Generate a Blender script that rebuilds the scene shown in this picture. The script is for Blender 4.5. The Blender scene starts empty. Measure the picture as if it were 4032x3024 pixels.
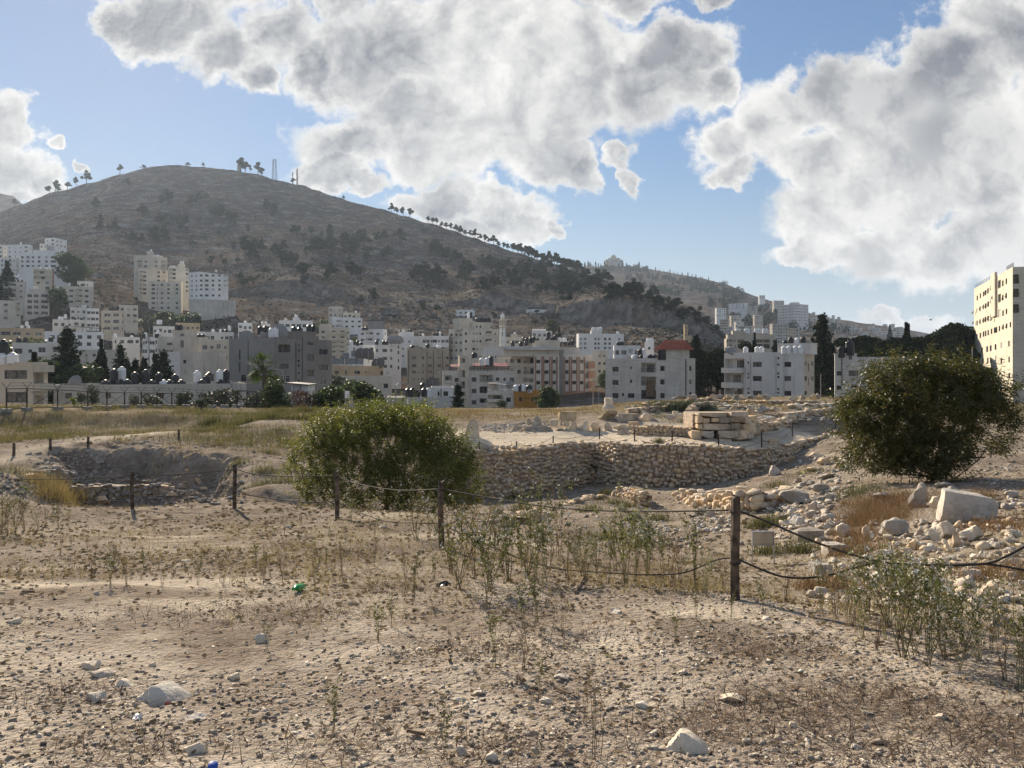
# scene script; eye level of the photograph runs along row 1435 of 3024, focal length about 3028 of its pixels
import bpy,math,random
import numpy as np
from mathutils import Vector,Matrix
random.seed(7)
rng=np.random.default_rng(7)
SC=bpy.context.scene
COL=SC.collection
rad=math.radians
FPX,HY,KX=3028.0,1435.0,4032/2212
def P(x,y,d):
 """world point d metres ahead that was measured at (x, y) in the photograph"""
 return Vector(((x-2016)*d/FPX,d,(HY-y)*d/FPX))
def Q(x,y,d):
 """the same, measured on the 2212 pixel wide overview"""
 return P(x*KX,y*KX,d)
cam_d=bpy.data.cameras.new('camera')
cam=bpy.data.objects.new('camera',cam_d)
COL.objects.link(cam)
cam.location=(0,0,0)
cam.rotation_euler=(rad(90),0,0)
cam_d.sensor_width=36
cam_d.lens=36*FPX/4032
cam_d.shift_y=-(1512-HY)/4032
cam_d.clip_start=0.05
cam_d.clip_end=30000
SC.camera=cam
SUN_AZ,SUN_EL=rad(-28),rad(24)
sd=bpy.data.lights.new('sun','SUN')
sun=bpy.data.objects.new('sun',sd)
COL.objects.link(sun)
HAZE_DENSITY=0.000062
sd.energy=5.0
sd.angle=rad(0.5)
sd.color=(1.0,0.86,0.68)
to_sun=Vector((math.sin(SUN_AZ)*math.cos(SUN_EL),math.cos(SUN_AZ)*math.cos(SUN_EL),math.sin(SUN_EL)))
sun.rotation_euler=to_sun.to_track_quat('Z','Y').to_euler()
world=bpy.data.worlds.new('World')
SC.world=world
world.use_nodes=True
NT=world.node_tree
NT.nodes.clear()
class G:
 """small helper for building node trees"""
 def __init__(s,nt):
  s.nt=nt
 def n(s,typ,**kw):
  nd=s.nt.nodes.new(typ)
  for k,v in kw.items():
   setattr(nd,k,v)
  return nd
 def put(s,sock,v):
  if isinstance(v,bpy.types.NodeSocket):
   s.nt.links.new(v,sock)
  elif v is not None:
   sock.default_value=v
 def math(s,op,a,b=None,c=None,clamp=False):
  nd=s.n('ShaderNodeMath',operation=op,use_clamp=clamp)
  for i,v in enumerate((a,b,c)):
   if v is not None:
    s.put(nd.inputs[i],v)
  return nd.outputs[0]
 def vec(s,op,a,b=None,scale=None):
  nd=s.n('ShaderNodeVectorMath',operation=op)
  s.put(nd.inputs[0],a)
  if b is not None:
   s.put(nd.inputs[1],b)
  if scale is not None:
   s.put(nd.inputs['Scale'],scale)
  return nd.outputs['Value' if op in('LENGTH','DOT_PRODUCT','DISTANCE')else 'Vector']
 def ramp(s,v,lo,hi,a=0.0,b=1.0,smooth=True):
  nd=s.n('ShaderNodeMapRange',interpolation_type='SMOOTHSTEP' if smooth else 'LINEAR')
  s.put(nd.inputs[0],v)
  for i,q in zip((1,2,3,4),(lo,hi,a,b)):
   s.put(nd.inputs[i],q)
  return nd.outputs[0]
 def noise(s,vec,scale,detail=4,rough=0.55,dist=0.0):
  nd=s.n('ShaderNodeTexNoise')
  if vec is not None:
   s.put(nd.inputs['Vector'],vec)
  s.put(nd.inputs['Scale'],scale)
  s.put(nd.inputs['Detail'],detail)
  s.put(nd.inputs['Roughness'],rough)
  s.put(nd.inputs['Distortion'],dist)
  return nd.outputs[0]
 def voro(s,vec,scale,detail=0,feature='F1',smooth=None,rough=0.5):
  nd=s.n('ShaderNodeTexVoronoi',feature=feature)
  s.put(nd.inputs['Vector'],vec)
  s.put(nd.inputs['Scale'],scale)
  if 'Detail' in nd.inputs:
   s.put(nd.inputs['Detail'],detail)
   s.put(nd.inputs['Roughness'],rough)
  if smooth is not None:
   s.put(nd.inputs['Smoothness'],smooth)
  return nd
 def mix(s,f,a,b,blend='MIX'):
  nd=s.n('ShaderNodeMix',data_type='RGBA',blend_type=blend)
  s.put(nd.inputs[0],f)
  for i,v in((6,a),(7,b)):
   if isinstance(v,tuple)and len(v)==3:
    v=v+(1,)
   s.put(nd.inputs[i],v)
  return nd.outputs[2]
PUFFS=[(640,60,300,170),(880,200,190,170),(1010,320,110,110),(470,60,140,110),(1100,110,200,190),(760,-150,420,220),(1500,190,360,270),(1900,120,420,320),(2230,250,400,330),(2560,280,300,230),(1650,420,330,190),(1400,540,290,130),(1300,650,170,95),(1750,600,340,160),(2120,600,270,160),(2290,670,130,105),(2050,450,420,190),(2780,330,110,130),(2480,-60,260,130),(2800,-80,220,90),(1230,260,130,150),(1330,-60,200,160),(2700,150,170,150),(1960,830,200,110),(1840,900,170,75),(2080,890,120,75),(1700,800,240,110),(1380,700,200,70),(2450,580,80,85),(2490,680,60,90),(3050,470,230,210),(2850,590,170,110),(3400,420,330,260),(3750,300,360,260),(3950,130,300,220),(3500,700,420,260),(3850,600,420,330),(3250,860,260,170),(3200,1020,220,70),(3600,1000,420,180),(3950,950,330,210),(2880,690,130,70),(4300,500,420,600),(3180,640,220,150),(20,470,130,180),(30,680,150,140),(140,700,120,110),(0,800,260,50),(205,530,45,40),(280,595,40,30),(260,740,90,50),(3560,1290,280,38),(1420,1000,60,20),(2180,880,60,50),]
grp=bpy.data.node_groups.new('cloud_density','ShaderNodeTree')
grp.interface.new_socket('Dir',in_out='INPUT',socket_type='NodeSocketVector')
grp.interface.new_socket('Density',in_out='OUTPUT',socket_type='NodeSocketFloat')
grp.interface.new_socket('Bulk',in_out='OUTPUT',socket_type='NodeSocketFloat')
grp.interface.new_socket('Billow',in_out='OUTPUT',socket_type='NodeSocketFloat')
g=G(grp)
gi,go=g.n('NodeGroupInput'),g.n('NodeGroupOutput')
dirv=gi.outputs[0]
sx=g.n('ShaderNodeSeparateXYZ')
g.put(sx.inputs[0],dirv)
yy=g.math('MAXIMUM',sx.outputs[1],0.05)
cb=g.n('ShaderNodeCombineXYZ')
g.put(cb.inputs[0],g.math('DIVIDE',sx.outputs[0],yy))
g.put(cb.inputs[1],g.math('DIVIDE',sx.outputs[2],yy))
uv=cb.outputs[0]
w1=g.n('ShaderNodeTexNoise')
g.put(w1.inputs['Vector'],uv)
g.put(w1.inputs['Scale'],9.0)
g.put(w1.inputs['Detail'],5.0)
g.put(w1.inputs['Roughness'],0.62)
off=g.vec('SCALE',g.vec('SUBTRACT',w1.outputs['Color'],(0.5,0.5,0.5)),scale=0.13)
uvw=g.vec('ADD',uv,off)
best=None
for(x,y,rx,ry)in PUFFS:
 c=((x-2016)/FPX,(HY-y)/FPX,0)
 ln=g.vec('LENGTH',g.vec('MULTIPLY',g.vec('SUBTRACT',uvw,c),(FPX/rx,FPX/ry,0)))
 f=g.math('SUBTRACT',1.0,ln)
 if best is None:
  best=f
 else:
  nd=g.n('ShaderNodeMath',operation='SMOOTH_MAX')
  g.put(nd.inputs[0],best)
  g.put(nd.inputs[1],f)
  nd.inputs[2].default_value=0.12
  best=nd.outputs[0]
best=g.math('MAXIMUM',best,-1.0)
vo=g.voro(uvw,15.0,detail=3.0,rough=0.55)
bil=g.math('SUBTRACT',0.5,vo.outputs['Distance'])
fb=g.math('SUBTRACT',g.noise(uv,22.0,8,0.62),0.5)
fray=g.ramp(g.noise(uv,4.5,3,0.5),0.38,0.62,0.8,2.3)
rag=g.math('MULTIPLY',g.ramp(best,0.05,0.55,1.0,0.35),fray)
dens=g.math('MULTIPLY_ADD',g.math('ADD',g.math('MULTIPLY',bil,0.22),g.math('MULTIPLY',fb,0.85)),rag,g.math('ADD',g.math('MULTIPLY',best,1.15),0.10))
zz=g.math('MAXIMUM',sx.outputs[2],0.08)
cb2=g.n('ShaderNodeCombineXYZ')
g.put(cb2.inputs[0],g.math('DIVIDE',sx.outputs[0],zz))
g.put(cb2.inputs[1],g.math('DIVIDE',sx.outputs[1],zz))
rest=g.math('MULTIPLY',g.math('SUBTRACT',g.noise(cb2.outputs[0],1.3,6,0.6),0.52),3.0)
ahead=g.ramp(sx.outputs[1],0.45,0.7)
mixn=g.n('ShaderNodeMix',data_type='FLOAT')
g.put(mixn.inputs[0],ahead)
g.put(mixn.inputs[2],rest)
g.put(mixn.inputs[3],dens)
g.put(go.inputs[0],mixn.outputs[0])
g.put(go.inputs[1],best)
bl1=g.voro(uvw,9.0,detail=3.0,rough=0.6)
g.put(go.inputs[2],g.math('ADD',g.math('MULTIPLY',g.noise(uv,5.0,5,0.5),1.5),g.math('MULTIPLY',bl1.outputs['Distance'],-0.55)))
w=G(NT)
tc=w.n('ShaderNodeTexCoord')
sky=w.n('ShaderNodeTexSky',sky_type='NISHITA')
sky.sun_disc=False
sky.sun_elevation=SUN_EL
sky.sun_rotation=SUN_AZ
sky.altitude=500
sky.air_density=1.0
sky.dust_density=0.15
sky.ozone_density=3.0
def dgroup(v):
 nd=w.n('ShaderNodeGroup')
 nd.node_tree=grp
 w.put(nd.inputs[0],v)
 return nd.outputs
here=dgroup(tc.outputs['Generated'])
there=dgroup(w.vec('NORMALIZE',w.vec('ADD',tc.outputs['Generated'],w.vec('SCALE',w.vec('SUBTRACT',tuple(to_sun),tc.outputs['Generated']),scale=0.045))))
alpha=w.ramp(here[0],-0.10,0.36)
relief=w.math('SUBTRACT',here[2],there[2])
low_f=w.noise(tc.outputs['Generated'],3.6,4,0.5)
thick=w.ramp(w.math('MULTIPLY_ADD',here[0],0.30,w.math('MULTIPLY',here[1],0.80)),0.0,0.85)
tone=w.math('SUBTRACT',0.985,w.math('MULTIPLY',thick,w.ramp(low_f,0.34,0.66,0.72,0.28)))
tone=w.math('MULTIPLY_ADD',w.math('MINIMUM',w.math('MAXIMUM',relief,-0.25),0.25),0.85,tone)
tone=w.ramp(tone,0.0,1.15,0.0,1.15,False)
shade=w.mix(tone,(0.12,0.15,0.20),(1.0,0.98,0.945))
CLOUD_GAIN=8.0
SKY_GAIN,SKY_LIMIT=1.5,5.0
cl=w.n('ShaderNodeVectorMath',operation='SCALE')
w.put(cl.inputs[0],shade)
cl.inputs['Scale'].default_value=CLOUD_GAIN
bw=w.n('ShaderNodeRGBToBW')
w.put(bw.inputs[0],sky.outputs[0])
soft=w.math('DIVIDE',SKY_GAIN,w.math('ADD',1.0,w.math('MULTIPLY',bw.outputs[0],1/SKY_LIMIT)))
skyc=w.n('ShaderNodeVectorMath',operation='SCALE')
w.put(skyc.inputs[0],sky.outputs[0])
w.put(skyc.inputs['Scale'],soft)
sxyz=w.n('ShaderNodeSeparateXYZ')
w.put(sxyz.inputs[0],tc.outputs['Generated'])
low=w.ramp(sxyz.outputs[2],-0.02,0.30,0.75,0.0)
dusty=w.mix(low,skyc.outputs[0],(4.3,5.0,5.6))
final=w.mix(alpha,dusty,cl.outputs[0])
bg=w.n('ShaderNodeBackground')
w.put(bg.inputs[0],final)
bg.inputs[1].default_value=0.061
wo=w.n('ShaderNodeOutputWorld')
NT.links.new(bg.outputs[0],wo.inputs[0])
world.cycles.sampling_method='MANUAL'
world.cycles.sample_map_resolution=1024
vs=SC.view_settings
vs.view_transform='Standard'
vs.look='None'
vs.exposure=0.93
vs.gamma=1.0
vs.use_curve_mapping=False
cy=SC.cycles
cy.max_bounces=6
cy.diffuse_bounces=3
cy.glossy_bounces=2
cy.transmission_bounces=3
cy.transparent_max_bounces=8
cy.volume_bounces=1
cy.use_denoising=True
cy.use_adaptive_sampling=True
cy.adaptive_threshold=0.02
cy.caustics_reflective=False
cy.caustics_refractive=False
def tag(o,label=None,cat=None,group=None,kind=None):
 if label:o['label']=label
 if cat:o['category']=cat
 if group:o['group']=group
 if kind:o['kind']=kind
 return o
def link(o,parent=None):
 COL.objects.link(o)
 if parent is not None:
  o.parent=parent
 return o
def empty(name,loc,label=None,cat=None,group=None,rz=0.0):
 o=bpy.data.objects.new(name,None)
 o.empty_display_size=0.2
 o.location=loc
 o.rotation_euler=(0,0,rz)
 link(o)
 return tag(o,label,cat,group)
def inst(name,mesh,loc=(0,0,0),rot=(0,0,0),scale=(1,1,1),parent=None):
 o=bpy.data.objects.new(name,mesh)
 o.location=loc
 o.rotation_euler=rot
 o.scale=scale if hasattr(scale,'__len__')else(scale,)*3
 return link(o,parent)
def np_mesh(name,co,faces,mats=(),fmat=None,smooth=False):
 """mesh from numpy arrays; faces is (n, 3) or (n, 4), or a list of lists"""
 me=bpy.data.meshes.new(name)
 if isinstance(faces,np.ndarray):
  n,k=faces.shape
  me.vertices.add(len(co))
  me.vertices.foreach_set('co',np.asarray(co,np.float32).ravel())
  me.loops.add(n*k)
  me.loops.foreach_set('vertex_index',faces.astype(np.int32).ravel())
  me.polygons.add(n)
  me.polygons.foreach_set('loop_start',np.arange(0,n*k,k,dtype=np.int32))
  me.update(calc_edges=True)
 else:
  me.from_pydata([tuple(c)for c in co],[],faces)
  me.update()
 for m in mats:
  me.materials.append(m)
 if fmat is not None:
  me.polygons.foreach_set('material_index',np.asarray(fmat,np.int32))
 if smooth:
  me.polygons.foreach_set('use_smooth',np.ones(len(me.polygons),bool))
 return me
class MB:
 """collects boxes, quads and tubes into one mesh"""
 def __init__(s):
  s.v,s.f,s.m=[],[],[]
 def quad(s,a,b,c,d,m=0):
  i=len(s.v)
  s.v+=[tuple(a),tuple(b),tuple(c),tuple(d)]
  s.f.append((i,i+1,i+2,i+3))
  s.m.append(m)
 def poly(s,pts,m=0):
  i=len(s.v)
  s.v+=[tuple(p)for p in pts]
  s.f.append(tuple(range(i,i+len(pts))))
  s.m.append(m)
 def box(s,x0,x1,y0,y1,z0,z1,m=0,mat=None):
  i=len(s.v)
  pts=[Vector(p)for p in((x0,y0,z0),(x1,y0,z0),(x1,y1,z0),(x0,y1,z0),(x0,y0,z1),(x1,y0,z1),(x1,y1,z1),(x0,y1,z1))]
  if mat is not None:
   pts=[mat@p for p in pts]
  s.v+=[tuple(p)for p in pts]
  for f in((3,2,1,0),(4,5,6,7),(0,1,5,4),(1,2,6,5),(2,3,7,6),(3,0,4,7)):
   s.f.append(tuple(i+k for k in f))
   s.m.append(m)
 def tube(s,pts,r,n=6,m=0,cap=True):
  pts=[Vector(p)for p in pts]
  rs=r if hasattr(r,'__len__')else[r]*len(pts)
  base=len(s.v)
  prev=None
  for k,p in enumerate(pts):
   t=(pts[min(k+1,len(pts)-1)]-pts[max(k-1,0)])
   t=t.normalized()if t.length>1e-9 else Vector((0,0,1))
   a=prev if prev is not None else(Vector((1,0,0))if abs(t.x)<0.9 else Vector((0,1,0)))
   a=(a-t*a.dot(t)).normalized()
   prev=a
   b=t.cross(a)
   for q in range(n):
    an=2*math.pi*q/n
    s.v.append(tuple(p+(a*math.cos(an)+b*math.sin(an))*rs[k]))
  for k in range(len(pts)-1):
   for q in range(n):
    a0=base+k*n+q
    a1=base+k*n+(q+1)%n
    s.f.append((a0,a1,a1+n,a0+n))
    s.m.append(m)
  if cap:
   s.f.append(tuple(base+q for q in reversed(range(n))));s.m.append(m)
   s.f.append(tuple(base+(len(pts)-1)*n+q for q in range(n)));s.m.append(m)
 def lathe(s,prof,n=14,m=0,c=(0,0,0)):
  base=len(s.v)
  for(r,z)in prof:
   for q in range(n):
    an=2*math.pi*q/n
    s.v.append((c[0]+r*math.cos(an),c[1]+r*math.sin(an),c[2]+z))
  for k in range(len(prof)-1):
   for q in range(n):
    a0=base+k*n+q
    a1=base+k*n+(q+1)%n
    s.f.append((a0,a1,a1+n,a0+n))
    s.m.append(m)
  s.f.append(tuple(base+q for q in reversed(range(n))));s.m.append(m)
  s.f.append(tuple(base+(len(prof)-1)*n+q for q in range(n)));s.m.append(m)
 def mesh(s,name,mats=(),smooth=False):
  me=bpy.data.meshes.new(name)
  me.from_pydata(s.v,[],s.f)
  for m in mats:
   me.materials.append(m)
  if len(mats)>1:
   me.polygons.foreach_set('material_index',np.array(s.m,np.int32))
  if smooth:
   me.polygons.foreach_set('use_smooth',np.ones(len(me.polygons),bool))
  me.update()
  return me
 def build(s,name,mats,parent=None,smooth=False,loc=(0,0,0),rot=(0,0,0)):
  if not hasattr(mats,'__len__'):
   mats=(mats,)
  return inst(name,s.mesh(name,mats,smooth),loc,rot,parent=parent)
MATS={}
def new_mat(name):
 m=bpy.data.materials.new(name)
 m.use_nodes=True
 nt=m.node_tree
 g=G(nt)
 b=nt.nodes['Principled BSDF']
 MATS[name]=m
 return m,g,b
def bump(g,b,h,strength=0.5,dist=0.05):
 nd=g.n('ShaderNodeBump')
 nd.inputs['Strength'].default_value=strength
 nd.inputs['Distance'].default_value=dist
 g.put(nd.inputs['Height'],h)
 g.nt.links.new(nd.outputs[0],b.inputs['Normal'])
def plain(name,col,rough=0.6,metal=0.0,var=0.12,scale=3.0,spec=0.4):
 """one colour with a little soiling"""
 m,g,b=new_mat(name)
 pos=g.n('ShaderNodeNewGeometry').outputs['Position']
 n=g.noise(pos,scale,5,0.6)
 lo=tuple(c*(1-var*1.6)for c in col)
 hi=tuple(min(1,c*(1+var))for c in col)
 g.put(b.inputs['Base Color'],g.mix(g.ramp(n,0.3,0.7),lo,hi))
 b.inputs['Roughness'].default_value=rough
 b.inputs['Metallic'].default_value=metal
 b.inputs['Specular IOR Level'].default_value=spec
 return m
def plaster(name,col,stain=(0.16,0.13,0.10),amount=0.5,course=0.0,coursew=0.6,dark=0.75):
 """wall: rendered or stone-faced, rain streaks from the top, uneven patches; course > 0 draws stone courses of that height"""
 m,g,b=new_mat(name)
 geo=g.n('ShaderNodeNewGeometry')
 pos=geo.outputs['Position']
 big=g.noise(pos,0.16,5,0.6)
 fine=g.noise(pos,1.7,6,0.65)
 stv=g.vec('MULTIPLY',pos,(1.0,1.0,0.10))
 streak=g.ramp(g.noise(stv,0.9,5,0.65),0.52,0.78)
 c=g.mix(g.ramp(big,0.3,0.75),tuple(x*dark for x in col),col)
 c=g.mix(g.ramp(fine,0.35,0.75,0.0,0.22),c,tuple(x*0.72 for x in col))
 c=g.mix(g.math('MULTIPLY',streak,amount),c,stain)
 h=fine
 if course>0:
  sx=g.n('ShaderNodeSeparateXYZ')
  g.put(sx.inputs[0],pos)
  cbn=g.n('ShaderNodeCombineXYZ')
  g.put(cbn.inputs[0],g.math('ADD',sx.outputs[0],g.math('MULTIPLY',sx.outputs[1],0.83)))
  g.put(cbn.inputs[1],sx.outputs[2])
  br=g.n('ShaderNodeTexBrick')
  g.put(br.inputs['Vector'],cbn.outputs[0])
  br.inputs['Color1'].default_value=(0.80,0.80,0.80,1)
  br.inputs['Color2'].default_value=(1,1,1,1)
  br.inputs['Mortar'].default_value=(0.62,0.6,0.58,1)
  br.inputs['Scale'].default_value=1.0
  br.inputs['Mortar Size'].default_value=course*0.05
  br.inputs['Brick Width'].default_value=coursew
  br.inputs['Row Height'].default_value=course
  c=g.mix(0.75,c,br.outputs[0],'MULTIPLY')
  h=g.math('ADD',g.math('MULTIPLY',fine,0.4),br.outputs[1])
 g.put(b.inputs['Base Color'],c)
 b.inputs['Roughness'].default_value=0.92
 b.inputs['Specular IOR Level'].default_value=0.0
 bump(g,b,h,0.25,0.02)
 return m
def leafy(name,cols,scale=0.7,trans=0.35,rough=0.5,randomize=True,spec=0.35):
 """foliage: several greens mixed over the crown, lets some light through"""
 m,g,b=new_mat(name)
 geo=g.n('ShaderNodeNewGeometry')
 n1=g.noise(geo.outputs['Position'],scale,3,0.6)
 r1=geo.outputs['Random Per Island']
 f=g.ramp(g.math('ADD',g.math('MULTIPLY',n1,0.6),g.math('MULTIPLY',r1,0.45)),0.25,0.8)
 c=g.mix(f,cols[0],cols[1])
 if len(cols)>2:
  c=g.mix(g.ramp(r1,0.80,0.98),c,cols[2])
 if randomize:
  oi=g.n('ShaderNodeObjectInfo')
  hsv=g.n('ShaderNodeHueSaturation')
  g.put(hsv.inputs['Value'],g.ramp(oi.outputs['Random'],0,1,0.75,1.25,False))
  g.put(hsv.inputs['Color'],c)
  c=hsv.outputs[0]
 g.put(b.inputs['Base Color'],c)
 b.inputs['Roughness'].default_value=rough
 b.inputs['Specular IOR Level'].default_value=spec
 tr=g.n('ShaderNodeBsdfTranslucent')
 g.put(tr.inputs[0],g.mix(0.5,c,(0.9,1.0,0.35),'MULTIPLY'))
 ms=g.n('ShaderNodeMixShader')
 ms.inputs[0].default_value=trans
 g.nt.links.new(b.outputs[0],ms.inputs[1])
 g.nt.links.new(tr.outputs[0],ms.inputs[2])
 out=[x for x in g.nt.nodes if x.type=='OUTPUT_MATERIAL'][0]
 g.nt.links.new(ms.outputs[0],out.inputs[0])
 return m
def stone_mat(name,light,dark,scale=2.5,lichen=0.5,ochre=0.0,bscale=14.0):
 m,g,b=new_mat(name)
 tcn=g.n('ShaderNodeTexCoord')
 oi=g.n('ShaderNodeObjectInfo')
 geo=g.n('ShaderNodeNewGeometry')
 pos=geo.outputs['Position']
 n1=g.noise(pos,scale,6,0.65)
 n2=g.noise(pos,scale*4.3,5,0.7)
 c=g.mix(g.ramp(n1,0.32,0.68),dark,light)
 c=g.mix(g.ramp(n2,0.56,0.75,0,lichen),c,(0.12,0.11,0.10))
 c=g.mix(g.ramp(g.noise(pos,scale*0.9+0.3,3),0.55,0.75,0,0.55),c,tuple(a*q for a,q in zip(light,(0.82,0.70,0.54))))
 if ochre>0:
  c=g.mix(g.ramp(g.noise(pos,1.1,3),0.62,0.70,0,ochre),c,(0.46,0.30,0.07))
 rv=g.math('MULTIPLY_ADD',oi.outputs['Random'],0.5,g.math('MULTIPLY',geo.outputs['Random Per Island'],0.5))
 hsv=g.n('ShaderNodeHueSaturation')
 g.put(hsv.inputs['Value'],g.ramp(rv,0,1,0.68,1.28,False))
 g.put(hsv.inputs['Saturation'],g.ramp(oi.outputs['Random'],0,1,0.75,1.25,False))
 g.put(hsv.inputs['Color'],c)
 g.put(b.inputs['Base Color'],hsv.outputs[0])
 b.inputs['Roughness'].default_value=0.95
 b.inputs['Specular IOR Level'].default_value=0.0
 h=g.math('ADD',g.noise(pos,bscale,6,0.7),g.math('MULTIPLY',g.voro(pos,bscale*0.55,2).outputs['Distance'],0.6))
 bump(g,b,h,0.55,0.045)
 return m
W_WHITE=plaster('wall_white',(0.80,0.79,0.76),amount=0.25,dark=0.86)
W_STONE=plaster('wall_limestone',(0.75,0.70,0.61),amount=0.35,course=0.28,coursew=0.55)
W_CREAM=plaster('wall_cream',(0.72,0.665,0.56),amount=0.35,course=0.25,coursew=0.5)
W_BEIGE=plaster('wall_beige',(0.64,0.57,0.46),amount=0.45)
W_TAN=plaster('wall_tan',(0.566,0.437,0.283),amount=0.45)
W_GREY=plaster('wall_concrete',(0.292,0.270,0.243),amount=0.5,stain=(0.10,0.09,0.08),dark=0.7)
W_GREYB=plaster('wall_bare_cement',(0.28,0.275,0.265),amount=0.5,stain=(0.16,0.16,0.16),dark=0.8)
W_BROWN=plaster('wall_brownish',(0.44,0.385,0.31),amount=0.6,stain=(0.12,0.10,0.08),dark=0.7)
W_ORANGE=plaster('wall_orange',(0.540,0.259,0.059),amount=0.35,stain=(0.25,0.13,0.05))
W_OLD=plaster('wall_stained',(0.60,0.56,0.49),amount=0.75,stain=(0.12,0.10,0.085),dark=0.7)
W_BLOCK=plaster('wall_block',(0.70,0.67,0.61),amount=0.3,course=0.25,coursew=0.62)
W_PALE=plaster('wall_pale',(0.72,0.695,0.64),amount=0.35,dark=0.82)
W_TOWER=plaster('wall_yellow_stone',(0.72,0.66,0.53),amount=0.15,course=0.3,coursew=0.7,dark=0.82)
W_PINK=plaster('wall_red_stone',(0.38,0.225,0.16),amount=0.3,dark=0.8)
M_ROOF=plain('flat_roof',(0.36,0.34,0.31),0.95)
M_TILE=plain('roof_tile',(0.30,0.085,0.05),0.8,var=0.25,scale=2)
M_CANOPY=plain('red_sheet',(0.24,0.05,0.045),0.6,var=0.25,scale=1.2)
M_GLASS=plain('window_glass',(0.018,0.021,0.025),0.12,var=0.3,spec=0.6)
M_CURTAIN=plain('curtained_glass',(0.14,0.13,0.115),0.25,var=0.4,scale=1.5,spec=0.5)
M_FRAME=plain('window_frame_pale',(0.45,0.43,0.40),0.6)
M_FRAMED=plain('window_frame_dark',(0.06,0.055,0.05),0.5)
M_BLACKP=plain('black_plastic',(0.012,0.012,0.014),0.38,var=0.3,spec=0.5)
M_WHITEP=plain('white_plastic',(0.74,0.74,0.73),0.45,var=0.06)
M_STEEL=plain('galvanised_steel',(0.34,0.35,0.36),0.45,0.6,var=0.15)
M_RUST=plain('rusty_iron',(0.055,0.04,0.032),0.8,0.2,var=0.35,scale=6)
M_DARK=plain('dark_interior',(0.03,0.028,0.026),1.0,spec=0.0)
M_CONC=plain('footing_concrete',(0.30,0.28,0.25),0.95,var=0.2)
M_WOODP=plain('weathered_wood',(0.115,0.085,0.062),0.9,var=0.45,scale=9)
M_ROPE=plain('old_rope',(0.055,0.043,0.035),0.9,var=0.3,scale=30)
M_BARK=plain('bark',(0.09,0.07,0.055),0.95,var=0.3,scale=8)
M_RED=plain('red_awning',(0.35,0.09,0.07),0.7,var=0.2)
def fbm2(x,y,seed=0,octaves=5,rough=0.5):
 """value noise, vectorised"""
 out=np.zeros_like(x,dtype=float)
 amp,tot=1.0,0.0
 fx,fy=x.astype(float),y.astype(float)
 for o in range(octaves):
  xi,yi=np.floor(fx),np.floor(fy)
  tx,ty=fx-xi,fy-yi
  tx,ty=tx*tx*(3-2*tx),ty*ty*(3-2*ty)
  def h(a,b):
   n=(a.astype(np.int64)*374761393+b.astype(np.int64)*668265263+(seed+o*17)*974634777)&0x7fffffff
   n=(n^(n>>13))*1274126177&0x7fffffff
   return((n^(n>>16))&0xffff)/65535.0
  v=(h(xi,yi)*(1-tx)+h(xi+1,yi)*tx)*(1-ty)+(h(xi,yi+1)*(1-tx)+h(xi+1,yi+1)*tx)*ty
  out+=amp*(v-0.5)
  tot+=amp
  amp*=rough
  fx,fy=fx*2.03+13.7,fy*2.03+7.1
 return out/tot*2
class TPS:
 def __init__(s,pts,lam=1e-4):
  p=np.array(pts,float)
  s.xy,z=p[:,:2],p[:,2]
  n=len(p)
  d=np.linalg.norm(s.xy[:,None]-s.xy[None],axis=2)
  Kk=np.where(d>0,d*d*np.log(d+1e-12),0)+lam*np.eye(n)*n
  Pm=np.hstack([np.ones((n,1)),s.xy])
  A=np.zeros((n+3,n+3))
  A[:n,:n],A[:n,n:],A[n:,:n]=Kk,Pm,Pm.T
  s.w=np.linalg.solve(A,np.concatenate([z,np.zeros(3)]))
 def __call__(s,x,y):
  x,y=np.asarray(x,float),np.asarray(y,float)
  sh=x.shape
  x,y=x.ravel(),y.ravel()
  out=np.empty(len(x))
  for i in range(0,len(x),20000):
   q=np.stack([x[i:i+20000],y[i:i+20000]],1)
   d2=((q[:,None]-s.xy[None])**2).sum(2)
   out[i:i+20000]=(np.where(d2>0,0.5*d2*np.log(d2+1e-12),0)@s.w[:-3])+s.w[-3]+q@s.w[-2:]
  return out.reshape(sh)
def q3(x,y,d):
 return tuple(Q(x,y,d))
low_pts=[]
for X,Y in((0,0),(-5,0),(5,0),(-3,-8),(4,-8),(-12,2),(12,2),(-8,6),(-14,9)):
 low_pts.append((X,Y,-1.29-0.12*max(Y,0)))
for x,d in((0,3.1),(1106,3.1),(2212,3.1),(0,5),(1106,5),(2000,5),(300,8),(900,8),(1300,7),(1590,7),(100,12),(500,12),(900,11),(300,15.5),(700,15.5)):
 low_pts.append(((x*KX-2016)*d/FPX,d,-1.29-0.12*d))
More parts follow.
